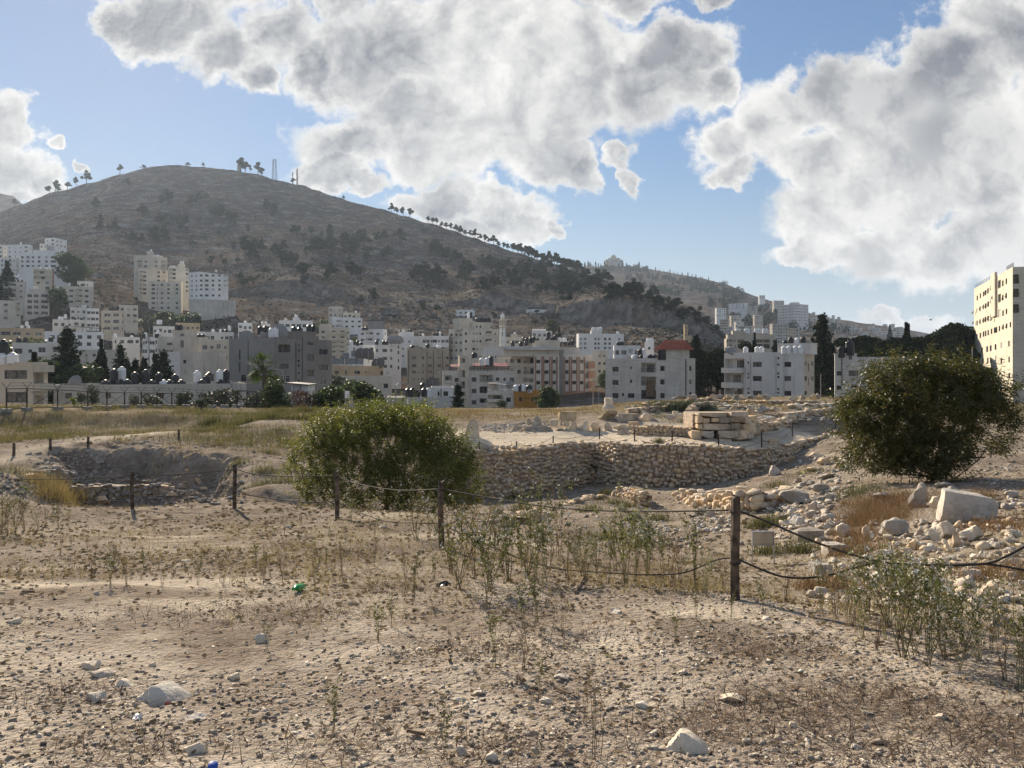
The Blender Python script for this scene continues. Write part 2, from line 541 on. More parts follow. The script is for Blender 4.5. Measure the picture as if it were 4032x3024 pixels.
low_pts+=[q3(*t)for t in((0,1085,17.5),(100,1094,18),(300,1096,18),(500,1091,18),(600,1094,17.5),(700,1102,17),(850,1107,16.3),(960,1112,15.5),(1650,1222,14),(1500,1200,15),(1400,1180,18),(1250,1175,17),(1300,1110,26),(1200,1085,31),(1330,1050,38),(1500,1056,36),(1650,1027,37.5),(1283,1048,40.5),(1150,1072,37),(1045,1086,34.6),(1100,1100,30),(1150,1130,23),(1700,1000,39.5),(1560,1090,29),(1480,1130,24),(1350,1150,21),(1700,1100,22),(1750,1060,26),(1760,1003,34),(1780,962,42),(1810,936,49),(1900,1052,23),(2030,1037,24),(2150,1062,20),(2212,1100,16),(2000,1150,15),(2150,1200,11),(1950,1230,11),(1850,1190,14),(2100,1300,8),(1800,1300,8.3),(2212,1010,28),(2212,935,45),(2050,960,36),(2400,1000,28),(2500,1250,9),(100,965,35),(0,985,33),(200,957,37),(400,957,38),(490,985,33),(545,1010,30),(565,1060,25),(620,990,33),(600,930,45),(700,905,55),(560,1085,20.5),(800,900,58),(250,940,42),(560,905,57),(0,950,42),(0,900,58),(250,890,64),(550,885,75),(900,885,75),(60,1040,25),(0,1062,22),(-200,1000,30),(-200,950,45),(-200,890,62))]
for x,d,z in((140,21,-4.5),(300,21.5,-4.95),(450,21.5,-4.95),(600,21,-4.5),(720,21,-4.5),(850,21,-4.6),(950,21,-4.7),(250,26.5,-5.15),(400,26.5,-5.15),(170,29,-4.7),(320,31,-4.35),(430,30.5,-4.35),(800,30,-5.2),(950,30,-5.8),(700,27,-4.5),(1000,26,-5.6)):
 low_pts.append(((x*KX-2016)*d/FPX,d,z))
up_pts=[q3(*t)for t in((1030,978,36),(1150,970,37.8),(1250,956,41),(1100,941,45),(1300,946,44.5),(1450,956,39.5),(1480,962,37.3),(1600,947,42),(1640,971,38.8),(1700,966,41),(1700,932,46),(1800,917,50),(1760,951,44.5),(1810,936,49),(1500,876,58),(1700,880,58),(1400,885,56),(1800,882,60),(1900,880,64),(1000,890,68),(1200,888,72),(1500,866,72),(1800,862,74),(2100,880,70),(2000,920,50),(900,975,36),(900,890,70),(1000,930,48),(1350,900,51),(1150,905,56),(2212,935,45))]
LOW,UPP=TPS(low_pts,1e-3),TPS(up_pts,1e-3)
WALL_LINE=[(900,36.8),(1030,35.6),(1150,37.8),(1283,41.2),(1330,39.2),(1400,37.9),(1480,37.3),(1560,37.5),(1640,38.8),(1700,41),(1760,44.5),(1810,49)]
WALL_XY=[((x*KX-2016)*d/FPX,d)for x,d in WALL_LINE]
_wk=np.array([x/d for x,d in WALL_XY])
_wd=np.array([d for x,d in WALL_XY])
def sstep(a,b,x):
 t=np.clip((x-a)/(b-a),0,1)
 return t*t*(3-2*t)
def kx(x):
 return(x*KX-2016)/FPX
def prof(xs,ys,k):
 return np.interp(k,[kx(a)for a in xs],ys)
R1X=[-700,-200,0,50,100,190,250,310,365,430,500,560,600,660,700,760,830,880,960,1030,1100,1180,1250,1330,1400,1450,1500,1560,1640,1900,2600]
R1Y=[560,480,458,440,420,397,380,364,356,360,367,377,390,402,417,436,453,468,493,516,540,566,590,614,644,664,687,722,780,800,800]
R1D=[1500,1500,1500,1500,1500,1500,1500,1500,1500,1480,1450,1430,1400,1370,1350,1310,1270,1240,1190,1140,1100,1050,1000,950,890,850,800,740,600,400,400]
R1E=[1.15,1.2,1.2,1.2,1.2,1.25,1.3,1.4,1.45,1.5,1.5,1.5,1.5,1.5,1.5,1.5,1.5,1.5,1.5,1.5,1.5,1.45,1.4,1.3,1.15,1.0,0.9,0.9,1,1,1]
R2X=[-700,-100,0,30,60,120,800,1150,1230,1290,1325,1400,1450,1520,1570,1620,1680,1730,1790,1850,1930,2010,2080,2212,2600]
R2Y=[440,416,417,424,450,480,590,585,574,576,572,581,590,601,614,634,654,671,686,696,708,722,735,752,775]
R2D=[2500]*8+[2500,2500,2500,2450,2400,2300,2200,2100,1950,1850,1800,1800,1800,1800,1800,1700,1600]
def hgt(X,Y,detail=True):
 """height of the ground at world x, y (arrays)"""
 X,Y=np.asarray(X,float),np.asarray(Y,float)
 Yc=np.maximum(Y,0.6)
 k=np.clip(X/Yc,-1.3,1.3)
 near=Y<110
 z=np.full(X.shape,-4.0)
 if near.any():
  x,y,kk=X[near],Y[near],k[near]
  xc,yc=np.clip(x,-60,60),np.clip(y,-8,76)
  lo,up=LOW(xc,yc),UPP(xc,np.clip(yc,34,76))
  wd=np.interp(kk,_wk,_wd)
  m=sstep(0.02,0.30,y-(wd+0.25))
  m=m*sstep(kx(860),kx(940),kk)*(1-sstep(kx(1760),kx(1840),kk))
  far=sstep(52,60,y)*sstep(kx(560),kx(900),kk)
  m=np.maximum(m,far)
  m=np.maximum(m,sstep(kx(1760),kx(1830),kk)*sstep(50,56,y))
  h=lo*(1-m)+up*m
  if detail:
   a=0.11*sstep(14,24,y)+0.026
   h=h+a*fbm2(x*0.55,y*0.55,3,4)+0.020*fbm2(x*3.7,y*3.7,5,5,0.65)
   pit=np.exp(-((kk-kx(330))/0.12)**2)*sstep(19,22,y)*(1-sstep(37,40,y))
   h=h+0.36*pit*fbm2(x*1.7,y*1.7,9,5,0.65)
   wob=1.1*fbm2(x*.5,y*.5,13,4,.55)
   ins=np.minimum(np.minimum((34.4+wob-y)/1.5,(kk*y-kx(120)*y+wob)/1.0),np.minimum((kx(492)*y-kk*y+wob)/.7,(y-20.5)/3))
   h=h-1.15*np.clip(ins,0,1)
   h=h-.75*sstep(43,50,y)*(1-sstep(58.5,62.5,y+1.2*fbm2(x*.3,y*.1,15,3)))*(1-sstep(kx(430),kx(570),kk))
  z[near]=h
 R1=prof(R1X,R1D,k)
 zr1=(HY-prof(R1X,R1Y,k)*KX)*R1/FPX
 e1=prof(R1X,R1E,k)
 v0=-11.0
 r0=215.0
 t=np.clip((Y-r0)/(R1-r0),0,1.0)
 rise=(zr1-v0)*t**e1
 over=np.clip((Y-R1)/700.0,0,1)
 main=v0+rise-over*np.maximum(zr1,0)*0.75*over
 R2=prof(R2X,R2D,k)
 zr2=(HY-prof(R2X,R2Y,k)*KX)*R2/FPX
 t2=np.clip((Y-420)/(R2-420),0,1)
 over2=np.clip((Y-R2)/900,0,1)
 farh=v0+(zr2-v0)*t2**1.35-over2**2*np.maximum(zr2,0)*0.8
 if detail:
  amp=sstep(260,600,Y)
  n1=fbm2(X/130,Y/130,21,5,0.5)
  rid=1-np.abs(fbm2(X/75,Y/170,23,4,0.5))*2
  n2=fbm2(X/22,Y/22,27,4,0.6)
  keep=1-0.75*np.exp(-((Y-R1)/60.0)**2)
  main=main+amp*(4.5*n1+4*(rid-0.6))*keep*np.clip(t*2.2,0,1)+amp*1.6*n2+amp*0.75*np.sin(rise/2.6+5*n1)*np.clip(t*3,0,1)
  sc=np.exp(-((k-kx(640))/0.075)**2)*9+np.exp(-((k-kx(1080))/0.05)**2)*12+np.exp(-((k-kx(1330))/0.07)**2)*20+np.exp(-((k-kx(1500))/0.03)**2)*10
  ys=np.where(k>kx(1200),590-(k-kx(1200))*380,600)+16*fbm2(X/30,X*0+2,31,3)
  main=main+sc*(sstep(0,14,Y-ys)-sstep(0,260,Y-ys-14))
  farh=farh+sstep(500,900,Y)*(10*fbm2(X/160,Y/160,35,5,0.5)*(1-0.7*np.exp(-((Y-R2)/120)**2))+1.5*n2)
 town=np.maximum(main,np.where(Y>420,farh,-50))
 b=sstep(78,102,Y)
 return z*(1-b)+town*b
def ray_ground(xp,yp,d0=4.0,d1=2800.0,n=2600):
 """where the line of sight through a photograph pixel (overview scale) first meets the ground"""
 ks=kx(xp)
 s=(HY-yp*KX)/FPX
 d=np.geomspace(d0,d1,n)
 zz=hgt(ks*d,d)
 hit=np.nonzero(zz>=s*d)[0]
 if len(hit)==0:
  return None
 i=hit[0]
 return float(ks*d[i]),float(d[i]),float(zz[i])
def zg(x,y):
 return float(hgt(np.array([x]),np.array([y]))[0])
def zgs(x,y):
 return hgt(np.asarray(x),np.asarray(y))
def fan(az,dist):
 """grid of points: columns along X / Y = tan(az), rows at the given distances"""
 A,Dd=np.meshgrid(az,dist)
 X,Y=A*Dd,Dd
 nr,nc=A.shape
 i=np.arange((nr-1)*(nc-1))
 r,c=i//(nc-1),i%(nc-1)
 f=np.stack([r*nc+c,r*nc+c+1,(r+1)*nc+c+1,(r+1)*nc+c],1)
 return X,Y,f
def earth_material():
 m,g,b=new_mat('dry_earth')
 pos=g.n('ShaderNodeNewGeometry').outputs['Position']
 n0=g.noise(pos,0.22,4,0.6)
 n1=g.noise(pos,1.1,6,0.65)
 n2=g.noise(pos,7.0,6,0.7)
 n3=g.noise(pos,42.0,4,0.7)
 c=g.mix(g.ramp(n1,0.36,0.66),(0.225,0.182,0.142),(0.43,0.372,0.30))
 c=g.mix(g.ramp(n0,0.40,0.62,0,0.55),c,(0.50,0.435,0.35))
 c=g.mix(g.ramp(n2,0.52,0.72,0,0.75),c,(0.15,0.108,0.075))
 c=g.mix(g.ramp(n3,0.56,0.70,0,0.6),c,(0.58,0.51,0.42))
 c=g.mix(g.ramp(n3,0.44,0.30,0,0.6),c,(0.13,0.10,0.075))
 at=g.n('ShaderNodeAttribute',attribute_name='pale')
 c=g.mix(g.math('MULTIPLY',at.outputs['Fac'],g.ramp(n2,0.25,0.6,0.45,0.95)),c,(0.60,0.52,0.40))
 dk=g.n('ShaderNodeAttribute',attribute_name='humus')
 c=g.mix(g.math('MULTIPLY',dk.outputs['Fac'],g.ramp(n2,0.3,0.65,0.35,0.9)),c,(0.128,0.100,0.075))
 gr=g.n('ShaderNodeAttribute',attribute_name='dry')
 c=g.mix(g.math('MULTIPLY',gr.outputs['Fac'],g.ramp(n2,0.35,0.6,0.3,0.9)),c,(0.165,0.13,0.062))
 g.put(b.inputs['Base Color'],c)
 b.inputs['Roughness'].default_value=0.97
 b.inputs['Specular IOR Level'].default_value=0.0
 v=g.voro(pos,16.0,3,rough=0.6)
 h=g.math('ADD',g.math('ADD',g.math('MULTIPLY',n2,1.0),g.math('MULTIPLY',n3,0.35)),g.math('MULTIPLY',v.outputs['Distance'],-0.7))
 bump(g,b,h,0.75,0.03)
 return m
def hill_material():
 m,g,b=new_mat('stony_hillside')
 geo=g.n('ShaderNodeNewGeometry')
 pos=geo.outputs['Position']
 n0=g.noise(pos,0.006,5,0.6)
 n1=g.noise(pos,0.05,6,0.65)
 n2=g.noise(pos,0.35,5,0.7)
 c=g.mix(g.ramp(n0,0.38,0.62),(0.066,0.053,0.044),(0.112,0.082,0.058))
 c=g.mix(g.ramp(n1,0.42,0.62,0,0.8),c,(0.115,0.095,0.076))
 rocky=g.ramp(g.math('ADD',g.math('MULTIPLY',n1,0.5),g.math('MULTIPLY',n2,0.6)),0.55,0.66,0,0.85)
 c=g.mix(rocky,c,(0.25,0.235,0.215))
 c=g.mix(g.ramp(n2,0.44,0.30,0,0.75),c,(0.026,0.027,0.018))
 c=g.mix(g.ramp(g.noise(pos,0.11,5,0.7),0.56,0.66,0,0.6),c,(0.03,0.031,0.02))
 at=g.n('ShaderNodeAttribute',attribute_name='rock')
 crag=g.vec('MULTIPLY',pos,(1.0,1.0,0.35))
 nr=g.noise(crag,0.16,6,0.65)
 rc=g.mix(g.ramp(nr,0.36,0.66),(0.095,0.082,0.068),(0.29,0.26,0.22))
 rc=g.mix(g.ramp(g.noise(pos,0.03,3),0.55,0.7,0,0.6),rc,(0.22,0.15,0.10))
 c=g.mix(g.math('MULTIPLY',at.outputs['Fac'],g.ramp(n2,0.25,0.5,0.4,1.0)),c,rc)
 g.put(b.inputs['Base Color'],c)
 b.inputs['Roughness'].default_value=0.97
 b.inputs['Specular IOR Level'].default_value=0.0
 h=g.math('ADD',g.math('MULTIPLY',n2,1.2),g.math('MULTIPLY',n1,3.0))
 bump(g,b,h,0.9,1.6)
 return m
def add_attr(me,name,vals):
 a=me.attributes.new(name,'FLOAT','POINT')
 a.data.foreach_set('value',np.asarray(vals,np.float32))
az=np.concatenate([np.linspace(-3.2,-0.82,40)[:-1],np.linspace(-0.82,0.82,620),np.linspace(0.82,3.2,40)[1:]])
dist=np.concatenate([np.geomspace(0.5,2.4,14)[:-1],np.geomspace(2.4,16,330)[:-1],np.linspace(16,60,340)[:-1],np.linspace(60,112,60)])
X,Y,F_=fan(az,dist)
Z=hgt(X,Y)
co=np.stack([X.ravel(),Y.ravel(),Z.ravel()],1)
me=np_mesh('ground',co,F_,[earth_material()],smooth=True)
xf,yf=X.ravel(),Y.ravel()
kf=xf/yf
ox=(kf*FPX+2016)/KX
oy=(HY-co[:,2]*FPX/yf)/KX
pale=np.zeros(len(co))
pathd=np.interp(kf,[kx(0),kx(200),kx(400),kx(560),kx(700)],[32.5,38.5,45,56,66])
pale=np.maximum(pale,np.exp(-((yf-pathd)/1.3)**2)*(kf<kx(700))*(0.75+0.3*fbm2(xf,yf,41,3)))
wdv=np.interp(kf,_wk,_wd)
terr=sstep(0.2,0.8,yf-wdv)*(1-sstep(46,50,yf))*sstep(kx(900),kx(960),kf)*(1-sstep(kx(1850),kx(1950),kf))
pale=np.maximum(pale,terr*(0.85+0.5*fbm2(xf*0.5,yf*0.5,43,4)))
pale=np.maximum(pale,(sstep(0.30,0.55,fbm2(xf*0.35+3,yf*0.8,45,4))*(yf<17))*0.7)
add_attr(me,'pale',np.clip(pale,0,1))
hum=sstep(0.12,0.45,fbm2(xf*0.45,yf*0.9,47,5,0.6))*(yf<18)*0.6
band=np.exp(-((yf-7.4-0.5*fbm2(xf*0.3,yf*0,49,3))/1.3)**2)*sstep(kx(500),kx(800),kf)
hum=np.maximum(hum,band*0.3)
hum=np.maximum(hum,0.35*sstep(18,21,yf)*(1-sstep(36,38,yf)))
hum=np.maximum(hum,sstep(20,23,yf)*(1-sstep(34.5,36,yf))*np.exp(-((kf-kx(310))/.13)**4)*.25)
hum=np.maximum(hum,sstep(13,19,yf)*(1-sstep(34,38,yf))*sstep(kx(1000),kx(1080),kf)*(1-sstep(kx(1620),kx(1760),kf))*.75)
hum=np.maximum(hum,(.42+.5*fbm2(xf*.5,yf*.7,55,5,.6))*sstep(7.5,9.5,yf)*(1-sstep(17,19,yf)))
hum=np.maximum(hum,np.exp(-((yf-61)/3.0)**2)*(kf<kx(540))*.95)
hum=np.maximum(hum,(.62+.55*fbm2(xf*.8,yf*1.2,57,5,.6))*sstep(5.5,8.5,yf)*(1-np.clip(pale*1.5,0,1)))
add_attr(me,'humus',np.clip(hum,0,1))
dry=sstep(50,62,yf)*(0.6+0.6*fbm2(xf*0.2,yf*0.2,51,4))*(1-pale)
dry=np.maximum(dry,sstep(38,44,yf)*(kf<kx(520))*(0.55+0.6*fbm2(xf*0.3,yf*0.3,53,4))*(1-pale))
add_attr(me,'dry',np.clip(dry,0,1))
tag(inst('ground',me),'dry stony earth of the dig, foreground, pit slopes and plateau',kind='structure')
Xb,Yb=np.meshgrid(np.linspace(-60,60,40),np.linspace(-60,0.6,24))
nb=np.arange(39*23)
fb_=np.stack([(nb//39)*40+nb%39,(nb//39)*40+nb%39+1,(nb//39+1)*40+nb%39+1,(nb//39+1)*40+nb%39],1)
mb_=np_mesh('ground',np.stack([Xb.ravel(),Yb.ravel(),np.full(Xb.size,-1.40)],1),fb_,[MATS['dry_earth']],smooth=True)
tag(inst('ground',mb_),'dry earth behind the viewer',kind='structure')
az=np.concatenate([np.linspace(-2.2,-0.8,40)[:-1],np.linspace(-0.8,0.8,900),np.linspace(0.8,2.2,40)[1:]])
dist=np.concatenate([np.linspace(111.7,260,40)[:-1],np.geomspace(260,1650,430)[:-1],np.geomspace(1650,2700,70)[:-1],np.geomspace(2700,9000,16)])
X,Y,F_=fan(az,dist)
Z=hgt(X,Y)
Z=np.where(Y>3300,Z*(1-sstep(3300,4500,Y))-10*sstep(3300,4500,Y),Z)
co=np.stack([X.ravel(),Y.ravel(),Z.ravel()],1)
me=np_mesh('hillside',co,F_,[hill_material()],smooth=True)
dzdy=np.gradient(Z,axis=0)/np.maximum(np.gradient(Y,axis=0),1e-3)
rock=sstep(0.55,1.0,dzdy)*(Y>300)
kf=(X/Y)
ysc=np.where(kf>kx(1200),590-(kf-kx(1200))*380,600)
bandr=np.exp(-((Y-ysc-25)/45)**2)*np.clip(sstep(kx(520),kx(620),kf)*(1-sstep(kx(1540),kx(1600),kf)),0,1)
rock=np.maximum(rock,bandr*(0.45+0.7*fbm2(X/40,Y/40,61,4)))
add_attr(me,'rock',np.clip(rock,0,1).ravel())
tag(inst('hillside',me),'dry brown mountain with rock scarps and the valley at its foot',kind='structure')
CROPS={'A':(0,900,2.37),'B':(800,1100,2.458),'C':(1600,1100,2.458),'D':(2400,1100,2.458),'E':(3200,1000,2.370),'P':(0,0,1.0),'Q':(0,0,1/KX)}
def px(crop,x):
 return CROPS[crop][0]+x/CROPS[crop][2]
def py(crop,y):
 return CROPS[crop][1]+y/CROPS[crop][2]
def win_mesh(kind,dark):
 """one window with frame: kinds are double, single, curtain"""
 fr=MB()
 t=0.07
 for(a,b_,c,d)in((-.5,.5,-.5,-.5+t),(-.5,.5,.5-t,.5),(-.5,-.5+t,-.5+t,.5-t),(.5-t,.5,-.5+t,.5-t)):
  fr.box(a,b_,-0.02,0.06,c,d)
 if kind!='single':
  fr.box(-0.03,0.03,-0.01,0.05,-.5+t,.5-t)
 if kind=='shutter':
  for q in range(1,8):
   fr.box(-.5+t,.5-t,0.0,0.03,-.5+q*0.125-0.012,-.5+q*0.125+0.012)
 if kind=='double':
  fr.box(-.5+t,.5-t,0.0,0.05,0.2,0.24)
 return fr.mesh('window_frame',(M_FRAMED if dark else M_FRAME,))
def pane_mesh(mat):
 p=MB()
 p.box(-0.445,0.445,0.03,0.05,-0.445,0.445)
 return p.mesh('pane',(mat,))
WINF={(k,d):win_mesh(k,d)for k in('double','single','shutter')for d in(0,1)}
PANE={'glass':pane_mesh(M_GLASS),'curtain':pane_mesh(M_CURTAIN)}
def win_small(mat,fmat):
 p=MB()
 p.box(-.5,.5,-0.03,0.0,-.5,-.42,1)
 p.box(-.5,.5,-0.03,0.0,.44,.5,1)
 p.box(-.5,-.44,-0.03,0.0,-.42,.44,1)
 p.box(.44,.5,-0.03,0.0,-.42,.44,1)
 p.box(-.44,.44,0.02,0.05,-.42,.44,0)
 p.box(-0.03,0.03,0.0,0.03,-.42,.44,1)
 return p.mesh('window',(mat,fmat))
M_SHUT=plain('shutter_pale',(.42,.41,.38),.7)
M_SHUTB=plain('shutter_brown',(.17,.13,.10),.7)
WINS=[win_small(M_GLASS,M_FRAME),win_small(M_GLASS,M_FRAMED),win_small(M_CURTAIN,M_FRAME),win_small(M_SHUT,M_FRAME),win_small(M_SHUTB,M_FRAMED)]
class Face:
 """one vertical wall of a house: from plan point a to b, seen from outside with a on the left"""
 def __init__(s,a,b,z0,z1):
  s.a,s.b=Vector((a[0],a[1],0)),Vector((b[0],b[1],0))
  s.L=(s.b-s.a).length
  s.u=(s.b-s.a)/s.L
  s.n=Vector((s.u.y,-s.u.x,0))
  s.z0,s.z1=z0,z1
  s.holes=[]
 def along(s,xp):
  """distance along the wall that shows at photograph column xp"""
  k=(xp-2016)/FPX
  den=s.u.x-k*s.u.y
  return(k*s.a.y-s.a.x)/den
 def at(s,xp,yp):
  q=s.along(xp)
  d=s.a.y+s.u.y*q
  return q,(HY-yp)*d/FPX
 def pt(s,q,z,out=0.0):
  p=s.a+s.u*q+s.n*out
  return Vector((p.x,p.y,z))
 def rz(s):
  return math.atan2(s.u.y,s.u.x)
class House:
 def __init__(h,name,label,cat,crop,side,xs3,ytop,d,th,wall,depth=11.0,group=None,base=None,parapet=0.7,wall2=None,fl=None,dmul=1.0):
  """xs3 = (left, corner, right) columns of the two visible walls; side 'R'/'L' says on which side the second wall is; th its turn in degrees"""
  h.crop,h.wall,h.d=crop,wall,d
  h.hero=d<260
  xa,xs,xb=(px(crop,v)for v in xs3)
  zt=(HY-py(crop,ytop))*d/FPX
  t=rad(th)
  xc=xs if side in 'LR' else(xa+xb)/2
  phi=math.atan((xc-2016)/FPX)
  u,v=Vector((math.cos(phi),-math.sin(phi),0)),Vector((math.sin(phi),math.cos(phi),0))
  C=Vector(((xs-2016)*d/FPX,d,0))
  def reach(dirv,xp):
   k=(xp-2016)/FPX
   return(k*C.y-C.x)/(dirv.x-k*dirv.y)
  if side=='R':
   f,gdir=-u*math.cos(t)+v*math.sin(t),u*math.sin(t)+v*math.cos(t)
   W,Dp=reach(f,xa),reach(gdir,xb)
   if depth and Dp<=0:Dp=depth
   A,Bq,Cc,Dd=C+f*W,C,C+gdir*Dp,C+f*W+gdir*Dp
   fronts=(A,Bq),(Bq,Cc)
  elif side=='L':
   f,gdir=u*math.cos(t)+v*math.sin(t),-u*math.sin(t)+v*math.cos(t)
   W,Dp=reach(f,xb),reach(gdir,xa)
   A,Bq,Cc,Dd=C,C+f*W,C+f*W+gdir*Dp,C+gdir*Dp
   fronts=(A,Bq),(Dd,A)
  else:
   C=Vector(((xa-2016)*d/FPX,d,0))
   f,gdir=u,v
   W=(((xb-2016)/FPX)*C.y-C.x)/(f.x-((xb-2016)/FPX)*f.y)
   Dp=depth
   A,Bq,Cc,Dd=C,C+f*W,C+f*W+gdir*Dp,C+gdir*Dp
   fronts=(A,Bq),(Bq,Cc)
  h.W,h.Dp,h.zt=W,Dp,zt
  h.quad=(A,Bq,Cc,Dd)if side!='L' else(A,Bq,Cc,Dd)
  pts=[A,Bq,Cc,Dd]
  zb=min(zg(p.x,p.y)for p in pts)-1.0 if base is None else base
  h.zb=zb
  cen=(A+Bq+Cc+Dd)/4
  h.cen=cen
  h.root=empty(name,(cen.x,cen.y,zb),label,cat,group)
  h.off=Vector((cen.x,cen.y,zb))
  order=[(A,Bq),(Bq,Cc),(Cc,Dd),(Dd,A)]
  h.faces=[Face(p,q,zb,zt)for p,q in order]
  h.front=h.faces[0]
  h.sidef=h.faces[1]if side!='L' else h.faces[3]
  h.parapet=parapet
  h.wall2=wall2
  h.label=label
  h.nwin=0
  h.mb=MB()
  h.extra_done=False
 def hole(h,face,q0,q1,z0,z1,depth=0.22,back=False):
  m=0.12
  q0,q1=max(m,q0),min(face.L-m,q1)
  z0,z1=max(face.z0+0.05,z0),min(face.z1-0.15,z1)
  if q1-q0<0.15 or z1-z0<0.15:
   return None
  for(a,b_,c,e,*_r)in face.holes:
   if q0<b_-1e-3 and q1>a+1e-3 and z0<e-1e-3 and z1>c+1e-3:
    return None
  face.holes.append((q0,q1,z0,z1,depth,back))
  return q0,q1,z0,z1
 def window(h,face,xp,yp,wp,hp,kind='double',dark=None,glass=None):
  """window whose centre shows at (xp, yp) of the photograph, wp x hp of its pixels"""
  q,z=face.at(xp,yp)
  dd=face.a.y+face.u.y*q
  q0,_=face.at(xp-wp/2,yp)
  q1,_=face.at(xp+wp/2,yp)
  hh=hp*dd/FPX
  return h.window_m(face,(q0+q1)/2,z,abs(q1-q0),hh,kind,dark,glass,wp)
 def window_m(h,face,q,z,w_,hh,kind='double',dark=None,glass=None,wp=10):
  r=h.hole(face,q-w_/2,q+w_/2,z-hh/2,z+hh/2)
  if r is None:
   return
  q0,q1,z0,z1=r
  h.nwin+=1
  dark=(random.random()<0.55)if dark is None else dark
  glass=('curtain' if random.random()<0.28 else 'glass')if glass is None else glass
  loc=face.pt((q0+q1)/2,(z0+z1)/2,-0.12)-h.off
  sc=(q1-q0,1.0,z1-z0)
  if wp>=14:
   o=inst('window',WINF[(kind,int(dark))],loc,(0,0,face.rz()),sc,h.root)
   inst('pane',PANE[glass],parent=o)
  else:
   me=WINS[2 if glass=='curtain' else int(dark)]if random.random()<.85 else WINS[random.choice((3,4))]
   inst('window',me,loc,(0,0,face.rz()),sc,h.root)
 def rows(h,face,cols,ys,hp,**kw):
  """cols: [(x, w)], ys: [y]; crop coordinates"""
  s=CROPS[h.crop][2]
  for y in ys:
   for c in cols:
    h.window(face,px(h.crop,c[0]),py(h.crop,y),c[1]/s,(c[2]if len(c)>2 else hp)/s,**kw)
 def grid(h,face,n,rows_,w_=1.3,hh=1.35,fh=3.1,top=1.9,skip=0.08,jitter=0.0):
  """regular window grid in metres, counted down from the roof"""
  bcol=random.randrange(n)if n>1 and w_<2 and random.random()<.6 else-1
  wid=[random.choice((.6,.85,1,1,1.25))for _ in range(n)]
  for r in range(rows_):
   for c in range(n):
    if random.random()<skip:
     continue
    if c==bcol:
     q=face.L*(c+.5)/n
     z=h.zt-h.parapet-top-r*fh+.3
     L_=min(face.L/n*.9,3.4)
     mb=MB()
     M=Matrix.Translation(face.pt(q-L_/2,z-1.25)-h.off)@Matrix.Rotation(face.rz(),4,'Z')
     mb.box(0,L_,-1.1,-.004,-.15,0,0,M);mb.box(0,L_,-1.1,-1.0,0,.95,0,M);mb.box(0,.1,-1.0,-.004,0,.95,0,M);mb.box(L_-.1,L_,-1.0,-.004,0,.95,0,M)
     mb.build('balcony',(h.wall,),h.root)
     h.window_m(face,q,z+.1,min(2.2,L_*.7),2.0,wp=8)
     continue
    q=face.L*(c+0.5)/n+random.uniform(-jitter,jitter)
    h.window_m(face,q,h.zt-h.parapet-top-r*fh+0.3,w_*wid[c],hh*(.7 if wid[c]<.7 else 1),wp=8)
 def balcony(h,face,x0,x1,y0,y1,solid=0.45,out=0.9,deep=1.3,rail=False,wallmat=None,door=True,roofed=False):
  """recessed balcony, rectangle in crop coordinates; its parapet stands out from the wall"""
  q0,za=face.at(px(h.crop,x0),py(h.crop,y0))
  q1,zb_=face.at(px(h.crop,x1),py(h.crop,y1))
  if q0>q1:q0,q1=q1,q0
  z1,z0=max(za,zb_),min(za,zb_)
  r=h.hole(face,q0,q1,z0,z1,deep,True)
  if r is None:
   return
  q0,q1,z0,z1=r
  L=q1-q0
  mb=MB()
  M=Matrix.Translation(face.pt(q0,z0)-h.off)@Matrix.Rotation(face.rz(),4,'Z')
  hh=(z1-z0)*solid
  mb.box(-0.05,L+0.05,-out,-0.003,-0.16,0.0,0,M)
  if not rail:
   mb.box(-0.05,L+0.05,-out,-out+0.12,0.0,hh,0,M)
   mb.box(-0.05,0.07,-out+0.12,-0.003,0.0,hh,0,M)
   mb.box(L-0.07,L+0.05,-out+0.12,-0.003,0.0,hh,0,M)
   mb.build('balcony',(wallmat or h.wall,),h.root)
  else:
   b=mb.build('balcony',(wallmat or h.wall,),h.root)
   rb=MB()
   rb.box(0,L,-out,-out+0.05,hh-0.06,hh,0,M)
   n=max(3,int(L/0.25))
   for q in range(n+1):
    x=L*q/n
    rb.box(max(0,x-0.015),min(L,x+0.015),-out+0.01,-out+0.04,0.0,hh-0.06,0,M)
   for x in(0,L):
    rb.box(x-0.02,x+0.02,-out+0.05,0.0,hh-0.05,hh,0,M)
   rb.build('railing',(M_FRAMED,),b)
  if door:
   w_=min(L*0.55,2.0)
   loc=face.pt((q0+q1)/2+random.uniform(-0.15,0.15)*L,z0+(z1-z0)*0.42,-deep+0.03)-h.off
   o=inst('balcony_door',WINF[('double',1)],loc,(0,0,face.rz()),(w_,1,(z1-z0)*0.8),h.root)
   inst('pane',PANE['glass'],parent=o)
